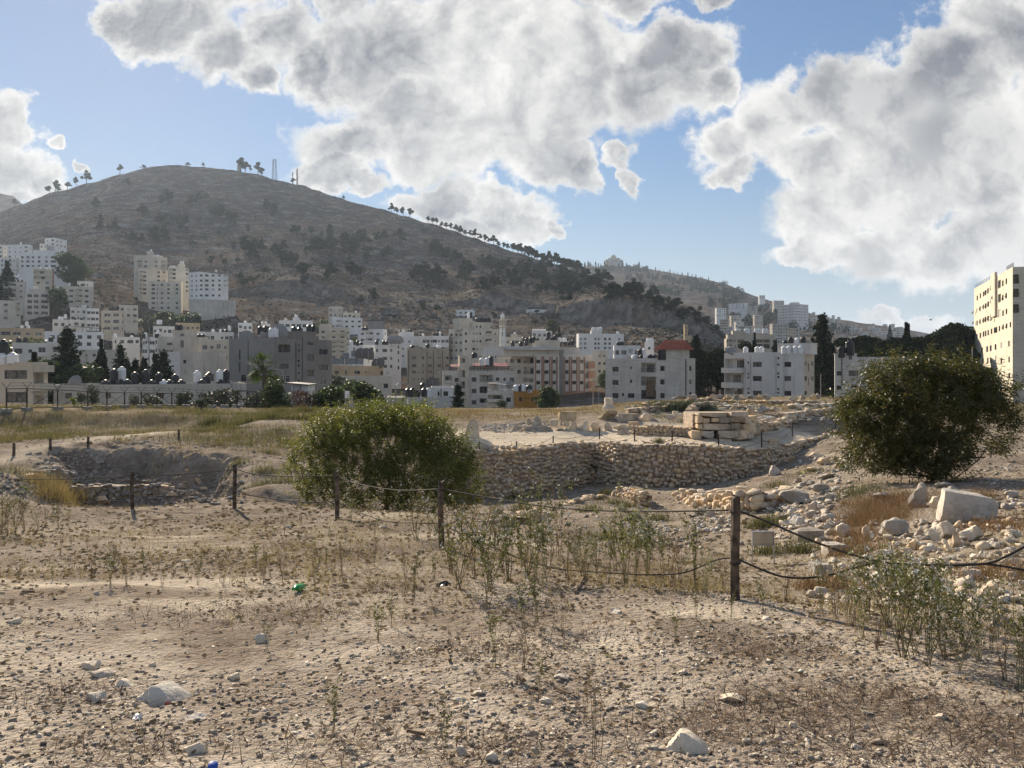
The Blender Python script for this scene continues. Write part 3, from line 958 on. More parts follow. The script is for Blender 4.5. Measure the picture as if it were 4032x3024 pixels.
 def finish(h):
  mb=MB()
  o=h.off
  for fi,face in enumerate(h.faces):
   xs=sorted({0.0,face.L}|{v for ho in face.holes for v in ho[:2]})
   zs=sorted({face.z0,face.z1}|{v for ho in face.holes for v in ho[2:4]})
   mi=1 if(h.wall2 is not None and face is h.sidef)else 0
   for i in range(len(xs)-1):
    for j in range(len(zs)-1):
     cx,cz=(xs[i]+xs[i+1])/2,(zs[j]+zs[j+1])/2
     if any(a<cx<b_ and c<cz<e for(a,b_,c,e,*_r)in face.holes):
      continue
     mb.quad(face.pt(xs[i],zs[j])-o,face.pt(xs[i+1],zs[j])-o,face.pt(xs[i+1],zs[j+1])-o,face.pt(xs[i],zs[j+1])-o,mi)
   for(a,b_,c,e,dp,back)in face.holes:
    p=[face.pt(a,c)-o,face.pt(b_,c)-o,face.pt(b_,e)-o,face.pt(a,e)-o]
    i_=[face.pt(a,c,-dp)-o,face.pt(b_,c,-dp)-o,face.pt(b_,e,-dp)-o,face.pt(a,e,-dp)-o]
    for k in range(4):
     mb.quad(p[(k+1)%4],p[k],i_[k],i_[(k+1)%4],mi)
    mb.quad(i_[0],i_[1],i_[2],i_[3],mi if back else 2)
  pts=[f.a for f in h.faces]
  cen=sum(pts,Vector())/4
  inn=[]
  for p in pts:
   dv=(cen-p)
   inn.append(p+dv.normalized()*min(0.35,dv.length*0.2))
  zr=h.zt-h.parapet
  up=lambda p,z:Vector((p.x,p.y,z))-o
  for k in range(4):
   a,b_=pts[k],pts[(k+1)%4]
   ia,ib=inn[k],inn[(k+1)%4]
   mb.quad(up(a,h.zt),up(b_,h.zt),up(ib,h.zt),up(ia,h.zt))
   mb.quad(up(ib,zr),up(ia,zr),up(ia,h.zt),up(ib,h.zt))
  h.wallo=mb.build('wall',(h.wall,h.wall2 or h.wall,M_DARK),h.root)
  rf=MB()
  rf.quad(*[up(p,zr)for p in inn])
  h.roofo=rf.build('roof',(M_ROOF,),h.root)
  return h
 def roof_pt(h,xp,back=0.3):
  """point on the flat roof that shows at column xp, a fraction of the depth back from the front wall"""
  f=h.front
  m=(h.faces[2].b-f.a)
  a=f.a+m*back
  k=(xp-2016)/FPX
  q=(k*a.y-a.x)/(f.u.x-k*f.u.y)
  p=a+f.u*q
  return Vector((p.x,p.y,h.zt-h.parapet))
 def block(h,x0,x1,ytop,back0=0.15,back1=0.7,name='stair_house',mat=None,wins=None):
  """smaller box on the roof"""
  a=h.roof_pt(px(h.crop,x0),back0)
  b_=h.roof_pt(px(h.crop,x1),back0)
  zt=(HY-py(h.crop,ytop))*a.y/FPX
  ang=h.front.rz()
  L=(b_-a).length
  Dp=(h.faces[1].b-h.faces[1].a).length*(back1-back0)
  M=Matrix.Translation(a-h.off)@Matrix.Rotation(ang,4,'Z')
  mb=MB()
  mb.box(0,L,0,max(Dp,2.0),-0.1,zt-a.z,0,M)
  mb.box(-0.1,L+0.1,-0.1,max(Dp,2.0)+0.1,zt-a.z,zt-a.z+0.15,0,M)
  o=mb.build(name,(mat or h.wall,),h.root)
  for(x,y,w_,hh)in(wins or()):
   q=(x-x0)/(x1-x0)*L
   z=(HY-py(h.crop,y))*a.y/FPX
   s=CROPS[h.crop][2]
   sc=(w_/s*a.y/FPX,1.0,hh/s*a.y/FPX)
   loc=M@Vector((q,-0.03,z-a.z))
   inst('window',WINS[random.randrange(3)],loc,(0,0,ang),sc,o)
  return zt
def tank_mesh(mat,fat=1.0,tall=1.0):
 r,hh=0.62*fat,1.55*tall
 prof=[(r*0.96,0),(r,0.04)]
 for q in range(1,5):
  z=hh*q/5
  prof+=[(r,z-0.05),(r*0.965,z),(r,z+0.05)]
 prof+=[(r,hh),(r*0.9,hh+0.1),(r*0.55,hh+0.22),(0.26,hh+0.26),(0.26,hh+0.34),(0.02,hh+0.36)]
 m=MB()
 m.lathe(prof,16)
 return m.mesh('water_tank',(mat,),True)
TANKM={('b',0):tank_mesh(M_BLACKP),('w',0):tank_mesh(M_WHITEP),('b',1):tank_mesh(M_BLACKP,1.15,0.72),('w',1):tank_mesh(M_WHITEP,1.15,0.72),('b',2):tank_mesh(M_BLACKP,1.0,1.35),('w',2):tank_mesh(M_WHITEP,1.0,1.35)}
_lid=MB();_lid.lathe([(0.3,0),(0.32,0.05),(0.25,0.09),(0.02,0.11)],12)
LIDM={'b':_lid.mesh('lid',(M_BLACKP,),True),'w':_lid.mesh('lid',(M_WHITEP,),True)}
_st=MB()
for _x in(-.55,.5):
 for _y in(-.55,.5):
  _st.box(_x,_x+.05,_y,_y+.05,0,1)
_st.box(-.6,.6,-.6,.6,1,1.05)
STANDM=_st.mesh('tank_stand',(M_STEEL,))
NT_=[0]
def tank(p,col,where,shape=0,size=1.0,stand=0.0,h=None):
 col_w={'b':'black','w':'white'}[col]
 form={0:'upright',1:'squat',2:'tall'}[shape]
 o=inst('water_tank',TANKM[(col,shape)],(p[0],p[1],p[2]+stand+0.02),(0,0,random.uniform(0,6)),(size,size,size))
 tag(o,f'{form} {col_w} plastic water tank {where}','water tank',f'{form} {col_w} water tanks {where}')
 lz={0:1.55,1:1.55*.72,2:1.55*1.35}[shape]+0.33
 inst('lid',LIDM[col],(0,0,lz),parent=o)
 if stand>0.15:
  inst('tank_stand',STANDM,(0,0,-(stand+0.02)/size),scale=(1,1,stand/size),parent=o)
 NT_[0]+=1
 return o
def tanks(h,items,where,back=0.35):
 """items: (x, col, ytop[, shape[, stand]]) in the house's crop; a tank stands on the roof and reaches up to row ytop"""
 for it in items:
  x,col,yt=it[:3]
  shape=it[3]if len(it)>3 else 0
  bk=it[4]if len(it)>4 else back
  p=h.roof_pt(px(h.crop,x),bk)
  top=(HY-py(h.crop,yt))*p.y/FPX
  full=({0:1.55,1:1.55*.72,2:1.55*1.35}[shape]+0.4)
  base=max(p.z,top-full*1.0)
  tank((p.x,p.y,p.z),col,where,shape,1.0,max(0.0,base-p.z),h)
DISH=MB()
_n=16
for _k in range(4):
 r0_,r1_=_k/4,(_k+1)/4
 for _q in range(_n):
  a0_,a1_=2*math.pi*_q/_n,2*math.pi*(_q+1)/_n
  f_=lambda r,a:(r*math.cos(a),0.35*r*r-0.35,r*math.sin(a))
  if _k==0:
   DISH.poly([f_(0,0),f_(r1_,a0_),f_(r1_,a1_)])
  else:
   DISH.quad(f_(r0_,a0_),f_(r1_,a0_),f_(r1_,a1_),f_(r0_,a1_))
M_DISH=plain('dish_grey',(0.26,0.25,0.235),0.9,spec=0.1)
M_DISHD=plain('dish_dark',(0.10,0.085,0.075),0.6)
DISHM={0:DISH.mesh('satellite_dish',(M_DISH,),True),1:DISH.mesh('satellite_dish',(M_DISHD,),True)}
_arm=MB();_arm.tube([(0,0,-1.0),(0,-0.75,-0.1)],0.03,5);_arm.box(-.06,.06,-.82,-.7,-.12,0.0);_arm.tube([(0,-0.33,0.0),(0,0.15,-0.3),(0,0.15,-1.5)],0.05,6)
ARMM=_arm.mesh('feed_arm',(M_STEEL,))
def dish(p,r,turn,dark,label,group=None,tilt=0.35):
 o=inst('satellite_dish',DISHM[dark],p,(-tilt,0,turn),(r,r,r))
 tag(o,label,'satellite dish',group)
 inst('feed_arm',ARMM,parent=o)
 return o
_ac=MB();_ac.box(-.45,.45,-.3,0,-.3,.3);_ac.lathe([(0.22,0),(0.22,0.02)],14,1)
ACM=MB()
ACM.box(-.45,.45,-.30,-.002,-.3,.3,0)
_p=[(-0.12+0.23*math.cos(2*math.pi*q/14),-.305,0.23*math.sin(2*math.pi*q/14))for q in range(14)]
ACM.poly(_p,1)
ACM.box(-.42,-.36,-.28,-.02,-.42,-.3,1);ACM.box(.36,.42,-.28,-.02,-.42,-.3,1)
ACM=ACM.mesh('air_conditioner',(M_WHITEP,M_FRAMED))
def aircon(h,face,x,y,label,group=None):
 q,z=face.at(px(h.crop,x),py(h.crop,y))
 o=inst('air_conditioner',ACM,face.pt(q,z,0.02),(0,0,face.rz()))
 tag(o,label,'air conditioner',group)
def pipe_on(h,face,x,y0,y1,mat=None):
 q,za=face.at(px(h.crop,x),py(h.crop,y0))
 _,zb_=face.at(px(h.crop,x),py(h.crop,y1))
 m=MB()
 m.tube([face.pt(q,zb_,0.09)-h.off,face.pt(q,za,0.09)-h.off],0.07,6)
 m.build('drainpipe',(mat or M_FRAMED,),h.root)
HB='apartment_building'
def H(label,crop,side,xs,ytop,d,th,wall,**kw):
 return House(kw.pop('name',HB),label,kw.pop('cat','building'),crop,side,xs,ytop,d,th,wall,**kw)
h=H('grey concrete block of flats with a blank paler side wall, behind the palm tree','B','L',(250,690,1245),566,154,48,W_GREY,wall2=W_GREYB,parapet=0.5)
f,s=h.front,h.sidef
h.balcony(f,728,845,628,714,solid=0.08,out=0.1,deep=1.6,door=True)
for(x,y,w_,hh)in((1040,605,62,62),(1165,700,86,52),(1040,755,62,62),(782,840,86,46),(1165,850,86,52),(1040,905,62,60),(1165,990,80,50),(925,685,24,30),(925,640,26,26),(925,790,20,18),(925,835,22,30),(925,905,20,18),(925,985,22,30),(800,965,100,70)):
 h.rows(f,[(x,w_)],[y],hh,kind='double' if w_>40 else 'single')
h.rows(s,[(353,14)],[728,850],100,kind='single',dark=True,glass='glass')
h.rows(s,[(392,50)],[955],60)
pipe_on(h,f,895,610,1000,M_RUST);pipe_on(h,f,958,540,1000,M_FRAMED);pipe_on(h,s,437,590,1000,M_GREY if False else M_FRAMED)
zt=h.block(960,1095,508,0.004,0.5,wins=[])
h.finish()
w_='on the grey concrete block behind the palm'
tanks(h,[(880,'b',455,0,.5),(690,'b',478,1,.5),(733,'b',472,0,.4),(770,'b',478,1,.45)],w_)
for x,yb in((1025,438),(1068,444),(935,462)):
 p=h.roof_pt(px('B',x),0.3);p.z=h.zt+2.2 if x>960 else p.z
 top=(HY-py('B',yb))*p.y/FPX
 tank((p.x,p.y,top-1.95),'b','on the stair house of the grey concrete block',0,1.0,0.0)
sp=lambda x,yt,back:(lambda f3,k:None)
for x,c,yt,sh in((500,'b',448,0),(549,'b',448,0),(606,'w',466,0),(646,'w',466,0),(360,'w',575,1)):
 q=s.along(px('B',x));p=s.pt(q,h.zt,-1.6)
 top=(HY-py('B',yt))*p.y/FPX
 tank((p.x,p.y,h.zt-h.parapet),c,'over the blank side wall of the grey concrete block',sh,1.0,max(0,top-(h.zt-h.parapet)-2.0))
for x,y,r,dk in((780,510,1.9,0),(375,560,1.6,0),(556,537,1.1,0)):
 fc=f if x>690 else s
 q=fc.along(px('B',x));p=fc.pt(q,0,-1.2);p.z=(HY-py('B',y))*p.y/FPX
 dish(p,r*0.95,0.5 if x>690 else 0.2,dk,{780:'large pale satellite dish over the front corner of the grey concrete block',375:'pale satellite dish at the far end of the grey concrete block',556:'small pale satellite dish between tanks on the grey concrete block'}[x],tilt=0.3)
h=H('pale stone apartment house with a red hipped roof over its stair tower','D','R',(-40,715,830),762,181,28,W_STONE,parapet=0.6)
f,s=h.front,h.sidef
h.rows(f,[(57,60)],[870,998,1125],48,dark=True,glass='glass')
h.rows(f,[(207,20)],[857,987],30,kind='single',dark=True)
h.rows(f,[(130,20)],[1115],30,kind='single',dark=True)
h.rows(f,[(208,62)],[1125,1217],45,dark=True)
h.rows(f,[(46,44)],[1217],40,dark=True)
h.rows(f,[(512,42)],[862,993,1125],50,dark=True,glass='glass')
h.balcony(f,305,450,808,900,solid=0.42,out=0.12,deep=1.4,rail=True)
h.balcony(f,305,450,940,1030,solid=0.42,out=0.12,deep=1.4,rail=True)
h.rows(f,[(378,145)],[1116],88,dark=True,glass='glass',kind='double')
h.rows(s,[(740,13)],[915],420,kind='single',dark=True,glass='glass')
h.rows(s,[(783,22)],[862,993,1115],48,kind='single',dark=True)
tower_z=(HY-py('D',680))*181/FPX
a,b_=f.along(px('D',470)),f.along(px('D',714))
ms=MB()
A0,A1=f.pt(a,h.zt,0.12)-h.off,f.pt(b_,h.zt,0.12)-h.off
S1=s.pt(s.along(px('D',772)),h.zt,0.05)-h.off
back=S1-A1;back.z=0
for p0,p1 in((A0,A1),(A1,A1+back),(A1+back,A0+back),(A0+back,A0)):
 ms.quad(p0,p1,p1+Vector((0,0,tower_z-h.zt)),p0+Vector((0,0,tower_z-h.zt)))
st=ms.build('stair_tower',(W_STONE,),h.root)
q=f.along(px('D',510));inst('window',WINS[1],f.pt(q,(HY-py('D',728))*f.pt(q,0).y/FPX,0.16)-h.off,(0,0,f.rz()),(2.2,1,2.6),st)
mp=MB()
zb_=f.z0-h.off.z
rf=MB()
ov=0.9
dirx=(A1-A0).normalized();diry=back.normalized()
zz=Vector((0,0,tower_z-h.zt))
c0,c1,c2,c3=A0+zz-dirx*ov-diry*ov,A1+zz+dirx*ov-diry*ov,A1+back+zz+dirx*ov+diry*ov,A0+back+zz-dirx*ov+diry*ov
rise=Vector((0,0,2.3))
mid0,mid1=(c0+c3)/2+dirx*(back.length/2+0.3)+rise,(c1+c2)/2-dirx*(back.length/2-0.3)+rise
rf.poly([c0,c1,mid1,mid0]);rf.poly([c1,c2,mid1]);rf.poly([c2,c3,mid0,mid1]);rf.poly([c3,c0,mid0]);rf.poly([c3,c2,c1,c0])
rfo=rf.build('hipped_roof',(M_TILE,),h.root)
for k in range(7):
 tv=(k+0.7)/7.3
 for(p,q_,m0,m1)in((c0,c1,mid0,mid1),(c1,c2,mid1,mid1)):
  t=MB();t.tube([p.lerp(m0,tv)+Vector((0,0,.03)),q_.lerp(m1,tv)+Vector((0,0,.03))],0.055,4)
  t.build('tile_course',(M_TILE,),rfo)
h.finish()
for y in(908,1035,1160):
 aircon(h,f,58 if y<1100 else 46,y,'white air conditioner under a window of the red-roofed house','air conditioners on the red-roofed house')
tanks(h,[(296,'b',672,2,.3),(338,'w',665,2,.35),(238,'w',738,1,.2),(262,'w',738,1,.3),(312,'b',735,1,.15),(352,'w',733,1,.15),(398,'b',732,1,.2),(442,'b',730,1,.25)],'on the roof of the red-roofed house')
m=MB();q=f.along(px('D',412));q2=f.along(px('D',388));zz_=(HY-py('D',975))*181/FPX
for kk in range(12):
 x0=f.along(px('D',357))+(f.along(px('D',444))-f.along(px('D',357)))*kk/12
 x1=f.along(px('D',357))+(f.along(px('D',444))-f.along(px('D',357)))*(kk+1)/12
 wv=lambda x:0.16+0.03*math.sin(x*9)
 m.quad(f.pt(x0,zz_-4.3+.25*kk/12,wv(x0)),f.pt(x1,zz_-4.3+.25*(kk+1)/12,wv(x1)),f.pt(x1,zz_,wv(x1)+.02),f.pt(x0,zz_,wv(x0)+.02))
M_RUG=plain('brown_rug',(0.16,0.105,0.055),0.95,var=0.4,scale=5)
tag(m.build('rug',(M_RUG,)),'brown rug hung over the balcony of the red-roofed house','rug')
h=H('cream three-storey house with weathered front and white tanks on its roof','D','R',(1110,1880,1982),700,173,30,W_PALE,wall2=W_BEIGE,parapet=0.5)  # side wall a warmer tone than the front, warm light put into colour
f,s=h.front,h.sidef
for(x0,x1,y0,y1)in((1118,1305,768,856),(1118,1300,908,1000),(1118,1300,1052,1115)):
 h.balcony(f,x0,x1,y0,y1,solid=0.0,out=0.0,deep=1.5)
for y0,y1 in((856,905),(1000,1048)):
 q0,z0=f.at(px('D',1110),py('D',y1));q1,z1=f.at(px('D',1303),py('D',y0))
 mb=MB();M=Matrix.Translation(f.pt(q0,z0)-h.off)@Matrix.Rotation(f.rz(),4,'Z')
 mb.box(-.1,q1-q0,-1.1,-0.01,0,0.15,0,M);mb.box(-.1,q1-q0,-1.1,-0.98,.15,z1-z0,0,M);mb.box(-.1,.02,-.98,-.01,.15,z1-z0,0,M);mb.box(q1-q0-.12,q1-q0,-.98,-.01,.15,z1-z0,0,M)
 mb.build('balcony',(W_PALE,),h.root)
h.rows(f,[(1430,86),(1725,66)],[823,960,1102],48,kind='double')
h.rows(f,[(1343,18)],[805,915,950,1058,1098],22,kind='single')
h.rows(f,[(1633,20)],[764,825,910,945,1062,1097],20,kind='single')
h.rows(s,[(1898,22),(1963,24)],[815,960],46,dark=True)
h.rows(s,[(1926,9)],[850,990],80,kind='single',dark=True)
h.rows(s,[(1898,22)],[1100],40,dark=True)
for x in(1365,1612,1690):
 pipe_on(h,f,x,735,1110,M_FRAME)
h.block(1625,1945,628,0.12,0.75,mat=W_PALE)
h.finish()
aircon(h,f,1222,1068,'white air conditioner on the lowest balcony of the cream three-storey house')
tanks(h,[(1690,'w',645,0,.06),(1738,'w',645,0,.06),(1803,'w',648,0,.06),(1853,'w',648,0,.06)],'along the roof edge of the cream three-storey house')
tanks(h,[(1318,'w',672,0,.4),(1430,'w',672,0,.3),(1471,'w',664,0,.3)],'on the left half of the cream three-storey house')
for x,c,yt in((1700,'b',580),(1755,'b',552),(1818,'w',553),(1875,'b',545)):
 p=h.roof_pt(px('D',x),0.4);top=(HY-py('D',yt))*p.y/FPX
 tank((p.x,p.y,top-2.7),c,'on the stair house of the cream three-storey house',2)
q=h.roof_pt(px('D',1186),.2);q.z+=1.0;dish(q,1.9,0.2,0,'wide pale satellite dish on the left corner of the cream three-storey house',tilt=0.9)
h=H('stone block of flats with brown vertical stripes beside its windows','C','L',(875,1242,1800),722,235,46,W_STONE,wall2=W_STONE,parapet=0.6)
f,s=h.front,h.sidef
ys9=[795,897,1000,1098]
h.rows(f,[(1278,38),(1357,42),(1430,36),(1553,34),(1623,42),(1695,36)],ys9,34,dark=True,glass='glass')
h.rows(s,[(965,16)],[795],36,kind='single');h.rows(s,[(1022,34),(1090,36)],[790,893],38,dark=True)
h.balcony(s,1132,1232,745,812,solid=0.35,out=0.15,rail=True);h.balcony(s,1132,1232,850,917,solid=0.35,out=0.15,rail=True);h.balcony(s,1132,1232,952,1020,solid=0.35,out=0.15)
for x in(1250,1312,1328,1388,1408,1456,1530,1578,1597,1650,1672,1722):
 q0,q1=f.along(px('C',x-6)),f.along(px('C',x+6));z0,z1=(HY-py('C',1145))*235/FPX,(HY-py('C',748))*240/FPX
 mb=MB();M=Matrix.Translation(f.pt(q0,z0)-h.off)@Matrix.Rotation(f.rz(),4,'Z')
 mb.box(0,q1-q0,-.12,-.004,0,z1-z0,0,M);mb.build('stripe',(W_PINK,),h.root)
for x0,x1 in((1232,1468),(1520,1730)):
 q0,q1=f.along(px('C',x0)),f.along(px('C',x1));z0=(HY-py('C',1150))*235/FPX
 mb=MB();M=Matrix.Translation(f.pt(q0,z0)-h.off)@Matrix.Rotation(f.rz(),4,'Z');mb.box(0,q1-q0,-.2,-.13,-.3,1.6,0,M);mb.build('base_band',(W_PINK,),h.root)
q0,q1=f.along(px('C',1482)),f.along(px('C',1518));mb=MB();M=Matrix.Translation(f.pt(q0,f.z0)-h.off)@Matrix.Rotation(f.rz(),4,'Z');mb.box(0,q1-q0,-.16,-.005,0,h.zt-f.z0+1.5,0,M);mb.build('stair_shaft',(W_GREY,),h.root)
for yy in(860,952,1048,1140):
 q0,z0=f.at(px('C',1735),py('C',yy));q1=f.along(px('C',1799));mb=MB();M=Matrix.Translation(f.pt(q0,z0)-h.off)@Matrix.Rotation(f.rz(),4,'Z')
 mb.box(0,q1-q0,-1.2,-.005,0,.15,0,M);mb.box(0,q1-q0,-1.2,-1.05,.15,2.2,0,M);mb.build('balcony',(W_PINK,),h.root)
h.block(942,1462,650,0.05,0.6,name='penthouse',mat=W_PALE);h.block(1378,1488,592,0.02,0.4,mat=W_CREAM);h.block(1492,1680,660,0.1,0.6,name='penthouse',mat=W_OLD)
for k,(x0,x1)in enumerate(((945,1160),(1165,1465))):
 p0,p1=h.roof_pt(px('C',x0),.01),h.roof_pt(px('C',x1),.01);zc=(HY-py('C',668))*p0.y/FPX
 mb=MB();M=Matrix.Translation(Vector((p0.x,p0.y,zc))-h.off)@Matrix.Rotation(f.rz(),4,'Z')@Matrix.Rotation(rad(14),4,'X');L=(p1-p0).length
 mb.box(0,L,-1.5,2.2,0,.08,0,M);mb.build('canopy',(M_RED if k==9 else W_OLD,),h.root)
h.rows(f,[(1545,50),(1640,60),(1730,46)],[1212],46,dark=True,glass='glass')
h.finish()
tw='crowded on the roof of the striped stone block'
for x,yt,sh in((1030,598,0),(1110,606,1),(1140,556,0),(1165,566,0),(1160,595,1),(1205,560,0),(1235,552,0),(1248,575,1),(1268,565,0),(1310,585,0),(1345,600,1),(1360,562,1),(1376,508,2),(1410,560,1),(1440,540,0),(1500,575,1),(1540,590,1),(1615,585,0),(1580,600,1)):
 p=h.roof_pt(px('C',x),random.uniform(.25,.6));top=(HY-py('C',yt))*p.y/FPX
 tank((p.x,p.y,max(p.z,top-(2.4 if sh==2 else 1.9 if sh==0 else 1.5))),'b',tw,sh)
for x in(1484,1532):
 p=h.roof_pt(px('C',x),.4);top=(HY-py('C',562))*p.y/FPX
 tank((p.x,p.y,top-1.5),'w',tw,1)
q0,q1=f.along(px('C',1535)),f.along(px('C',1648));zs=(HY-py('C',1168))*236/FPX
rt=empty('shop_sign',f.pt((q0+q1)/2,zs,.5),'white shop sign with dark script under the striped block','sign',rz=f.rz())
sb=MB();sb.box(-(q1-q0)/2,(q1-q0)/2,-.06,.06,-1.05,1.05);sb.build('board',(W_WHITE,),rt)
sl=MB();xx=-(q1-q0)/2+0.8
while xx<(q1-q0)/2-0.8:
 L=random.uniform(0.6,1.5)
 sl.tube([(xx,-.1,random.uniform(-.2,.5)),(xx+L*.3,-.1,-.25),(xx+L*.7,-.1,-.25),(xx+L,-.1,random.uniform(0,.5))],0.10,5)
 if random.random()<.6:sl.box(xx+L*.4,xx+L*.4+.2,-.12,-.07,-.62,-.45)
 xx+=L+0.25
sl.build('lettering',(M_FRAMED,),rt)
h=H('tall beige block of flats with balconies, left of the minaret','C','L',(410,548,895),472,310,30,W_CREAM,wall2=W_CREAM,parapet=0.5)
f,s=h.front,h.sidef
for y in(525,600,675,750):
 h.rows(f,[(577,22),(652,30),(686,11,20),(716,15),(862,12,18)],[y],24,dark=True)
 h.rows(s,[(436,20),(482,20),(526,18)],[y+12],24)
 h.balcony(f,766,824,y-26,y+14,solid=.4,out=.4)
h.block(612,830,415,.1,.7,wins=[(680,455,16,20),(715,455,18,20),(820,455,14,18)]);h.block(512,640,376,.1,.5)
h.finish()
for k,x in enumerate((690,712,735,770,797)):
 p=h.roof_pt(px('C',x),.3);p.z=(HY-py('C',415))*p.y/FPX;tank(p,'b','in the row on top of the tall beige block',1,1.35)
p=h.roof_pt(px('C',625),.3);p.z=(HY-py('C',376))*p.y/FPX;tank(p,'b','on the stair house of the tall beige block',2)
p=h.roof_pt(px('C',602),.3);p.z=(HY-py('C',376))*p.y/FPX;tank(p,'w','on the stair house of the tall beige block',0)
h=H('stone house with red sheet awnings on the roof and a narrow stair tower','C','L',(350,352,1055),884,190,2,W_STONE,parapet=0.4,depth=12)
f=h.front
h.rows(f,[(486,38)],[972],38,dark=True);h.rows(f,[(655,46)],[970,1081,1190],42,dark=True);h.rows(f,[(883,34),(950,22)],[967],34,dark=True)
h.rows(f,[(1022,44)],[975],50,dark=True)
h.balcony(f,374,440,930,998,solid=.3,out=.3);h.balcony(f,708,836,925,990,solid=.35,out=.15,rail=True)
h.rows(f,[(746,76)],[1068],64,dark=True,glass='glass');h.balcony(f,708,788,1152,1215,solid=.3,out=.1)
h.rows(f,[(482,36)],[1080,1190],38,dark=True)
q0,q1=f.along(px('C',512)),f.along(px('C',606));ztw=(HY-py('C',748))*190/FPX
tw_=MB();M=Matrix.Translation(f.pt(q0,f.z0)-h.off)@Matrix.Rotation(f.rz(),4,'Z');tw_.box(0,q1-q0,-.9,4,0,ztw-f.z0,0,M);tw_.box(-.1,q1-q0+.1,-1,4.1,ztw-f.z0,ztw-f.z0+.25,0,M)
t_o=tw_.build('stair_tower',(W_BEIGE,),h.root)
for y,hh in((785,40),(912,66),(1020,66),(1108,40)):
 for x in(530,553):
  q,z=f.at(px('C',x),py('C',y));inst('window',WINS[1],f.pt(q,z,.92)-h.off,(0,0,f.rz()),(.62,1,hh/2.458*190/FPX),t_o)
for x0,x1,yl,yh in((430,508,846,822),(650,790,838,812),(765,985,842,808)):
 q0,q1=f.along(px('C',x0)),f.along(px('C',x1));z0,z1=[(HY-py('C',v))*190/FPX for v in(yl,yh)]
 mb=MB();nseg=12
 for k in range(nseg):
  xa,xb=q0+(q1-q0)*k/nseg,q0+(q1-q0)*(k+1)/nseg
  dz=.04 if k%2 else 0
  mb.quad(f.pt(xa,z0+dz,0.6)-h.off,f.pt(xb,z0+dz,0.6)-h.off,f.pt(xb,z1+dz,-3.5)-h.off,f.pt(xa,z1+dz,-3.5)-h.off)
 for k in range(5):
  xa=q0+(q1-q0)*k/4
  mb.tube([f.pt(xa,h.zt-.3,-.2)-h.off,f.pt(xa,z0+.15,-.2)-h.off],.05,4)
 mb.build('red_awning',(M_CANOPY,),h.root)
rl=MB()
for z in(0.5,1.0):rl.tube([f.pt(.2,h.zt+z,-.15)-h.off,f.pt(f.L-.2,h.zt+z,-.15)-h.off],.03,4)
for k in range(24):rl.tube([f.pt(.2+(f.L-.4)*k/23,h.zt-.05,-.15)-h.off,f.pt(.2+(f.L-.4)*k/23,h.zt+1,-.15)-h.off],.025,4)
rl.build('roof_railing',(M_RUST,),h.root)
h.block(612,1000,846,.35,.8,name='penthouse',mat=W_OLD)
h.finish()
tanks(h,[(785,'w',756,0,.45),(820,'b',742,2,.4),(730,'w',760,0,.5),(660,'b',705,1,.5)],'behind the red awnings')
h=H('small orange plastered house with flat roof','C','R',(1040,1288,1293),1072,170,6,W_ORANGE,name='house',cat='house',parapet=0.3)
h.rows(h.front,[(1104,30),(1226,32)],[1161],40,dark=True);h.rows(h.front,[(1149,12),(1179,12)],[1150],18,kind='single')
h.finish();aircon(h,h.front,1196,1082,'white air conditioner high on the orange house');tanks(h,[(1068,'w',1048,1),(1105,'b',1048,1),(1130,'w',1046,1),(1190,'b',1040,1)],'on the orange house')
h=H('white stone house with a roofed terrace, left of the orange house','C','-',(783,783,1040),1072,171,0,W_STONE,name='house',cat='house',parapet=0.2,depth=9)
h.balcony(h.front,790,938,1118,1180,solid=.35,out=.8);h.rows(h.front,[(988,44)],[1165],44,dark=True)
q0,q1=h.front.along(px('C',788)),h.front.along(px('C',985));z0,z1=[(HY-py('C',v))*171/FPX for v in(1020,1004)]
mb=MB();f=h.front
mb.quad(f.pt(q0,z1,.3)-h.off,f.pt(q1,z0,.3)-h.off,f.pt(q1,z0,-4)-h.off,f.pt(q0,z1,-4)-h.off)
for k in range(5):x=q0+(q1-q0)*k/4;mb.tube([f.pt(x,h.zt-.2,.1)-h.off,f.pt(x,z1+(z0-z1)*k/4,.1)-h.off],.06,4)
mb.build('terrace_roof',(M_STEEL,),h.root);h.block(800,880,1010,.2,.6,name='terrace_room',mat=W_OLD);h.finish()
q=h.roof_pt(px('C',1003),.2);q.z=(HY-py('C',1018))*q.y/FPX;dish(q,.95,-.2,0,'white satellite dish beside the terrace roof of the white stone house')
h=H('grey-white stone block with tall stair windows','B','L',(1660,1664,1916),633,262,3,W_PALE,parapet=0.4)
h.rows(h.front,[(1683,18),(1757,44),(1820,20)],[688,765,842],30,dark=True);h.rows(h.front,[(1890,16)],[632+20,708,785,855],34,kind='single',dark=True);h.rows(h.front,[(1785,26)],[905],22);h.finish()
tanks(h,[(1680,'b',590,0),(1748,'b',594,0),(1778,'b',596,0)],'on the grey-white stone block')
for x,r in((1822,1.5),(1856,1.5),(1897,1.5)):
 q=h.roof_pt(px('B',x),.1);q.z=(HY-py('B',587))*q.y/FPX;dish(q,r,.1,0,'brown satellite dish in the row of three on the grey-white block','satellite dishes in a row of three')
h=H('bluish white house with a laundry roof, left of the grey-white block','B','L',(1405,1545,1662),634,268,48,W_WHITE,parapet=0.4)
h.rows(h.sidef,[(1460,14)],[680],40);h.rows(h.front,[(1580,40),(1630,34)],[690],60);h.finish()
tanks(h,[(1435,'w',598,0),(1495,'b',588,0),(1530,'b',618,1)],'on the bluish white house')
h=H('low tan house with grey box tanks on its roof','B','R',(1250,1690,1745),838,205,20,W_TAN,name='house',cat='house',parapet=0.3)
h.rows(h.front,[(1290,40),(1380,20,46),(1490,56),(1575,18,18),(1607,14,18)],[900],30,dark=True);h.rows(h.sidef,[(1728,26)],[908],40,dark=True);h.finish()
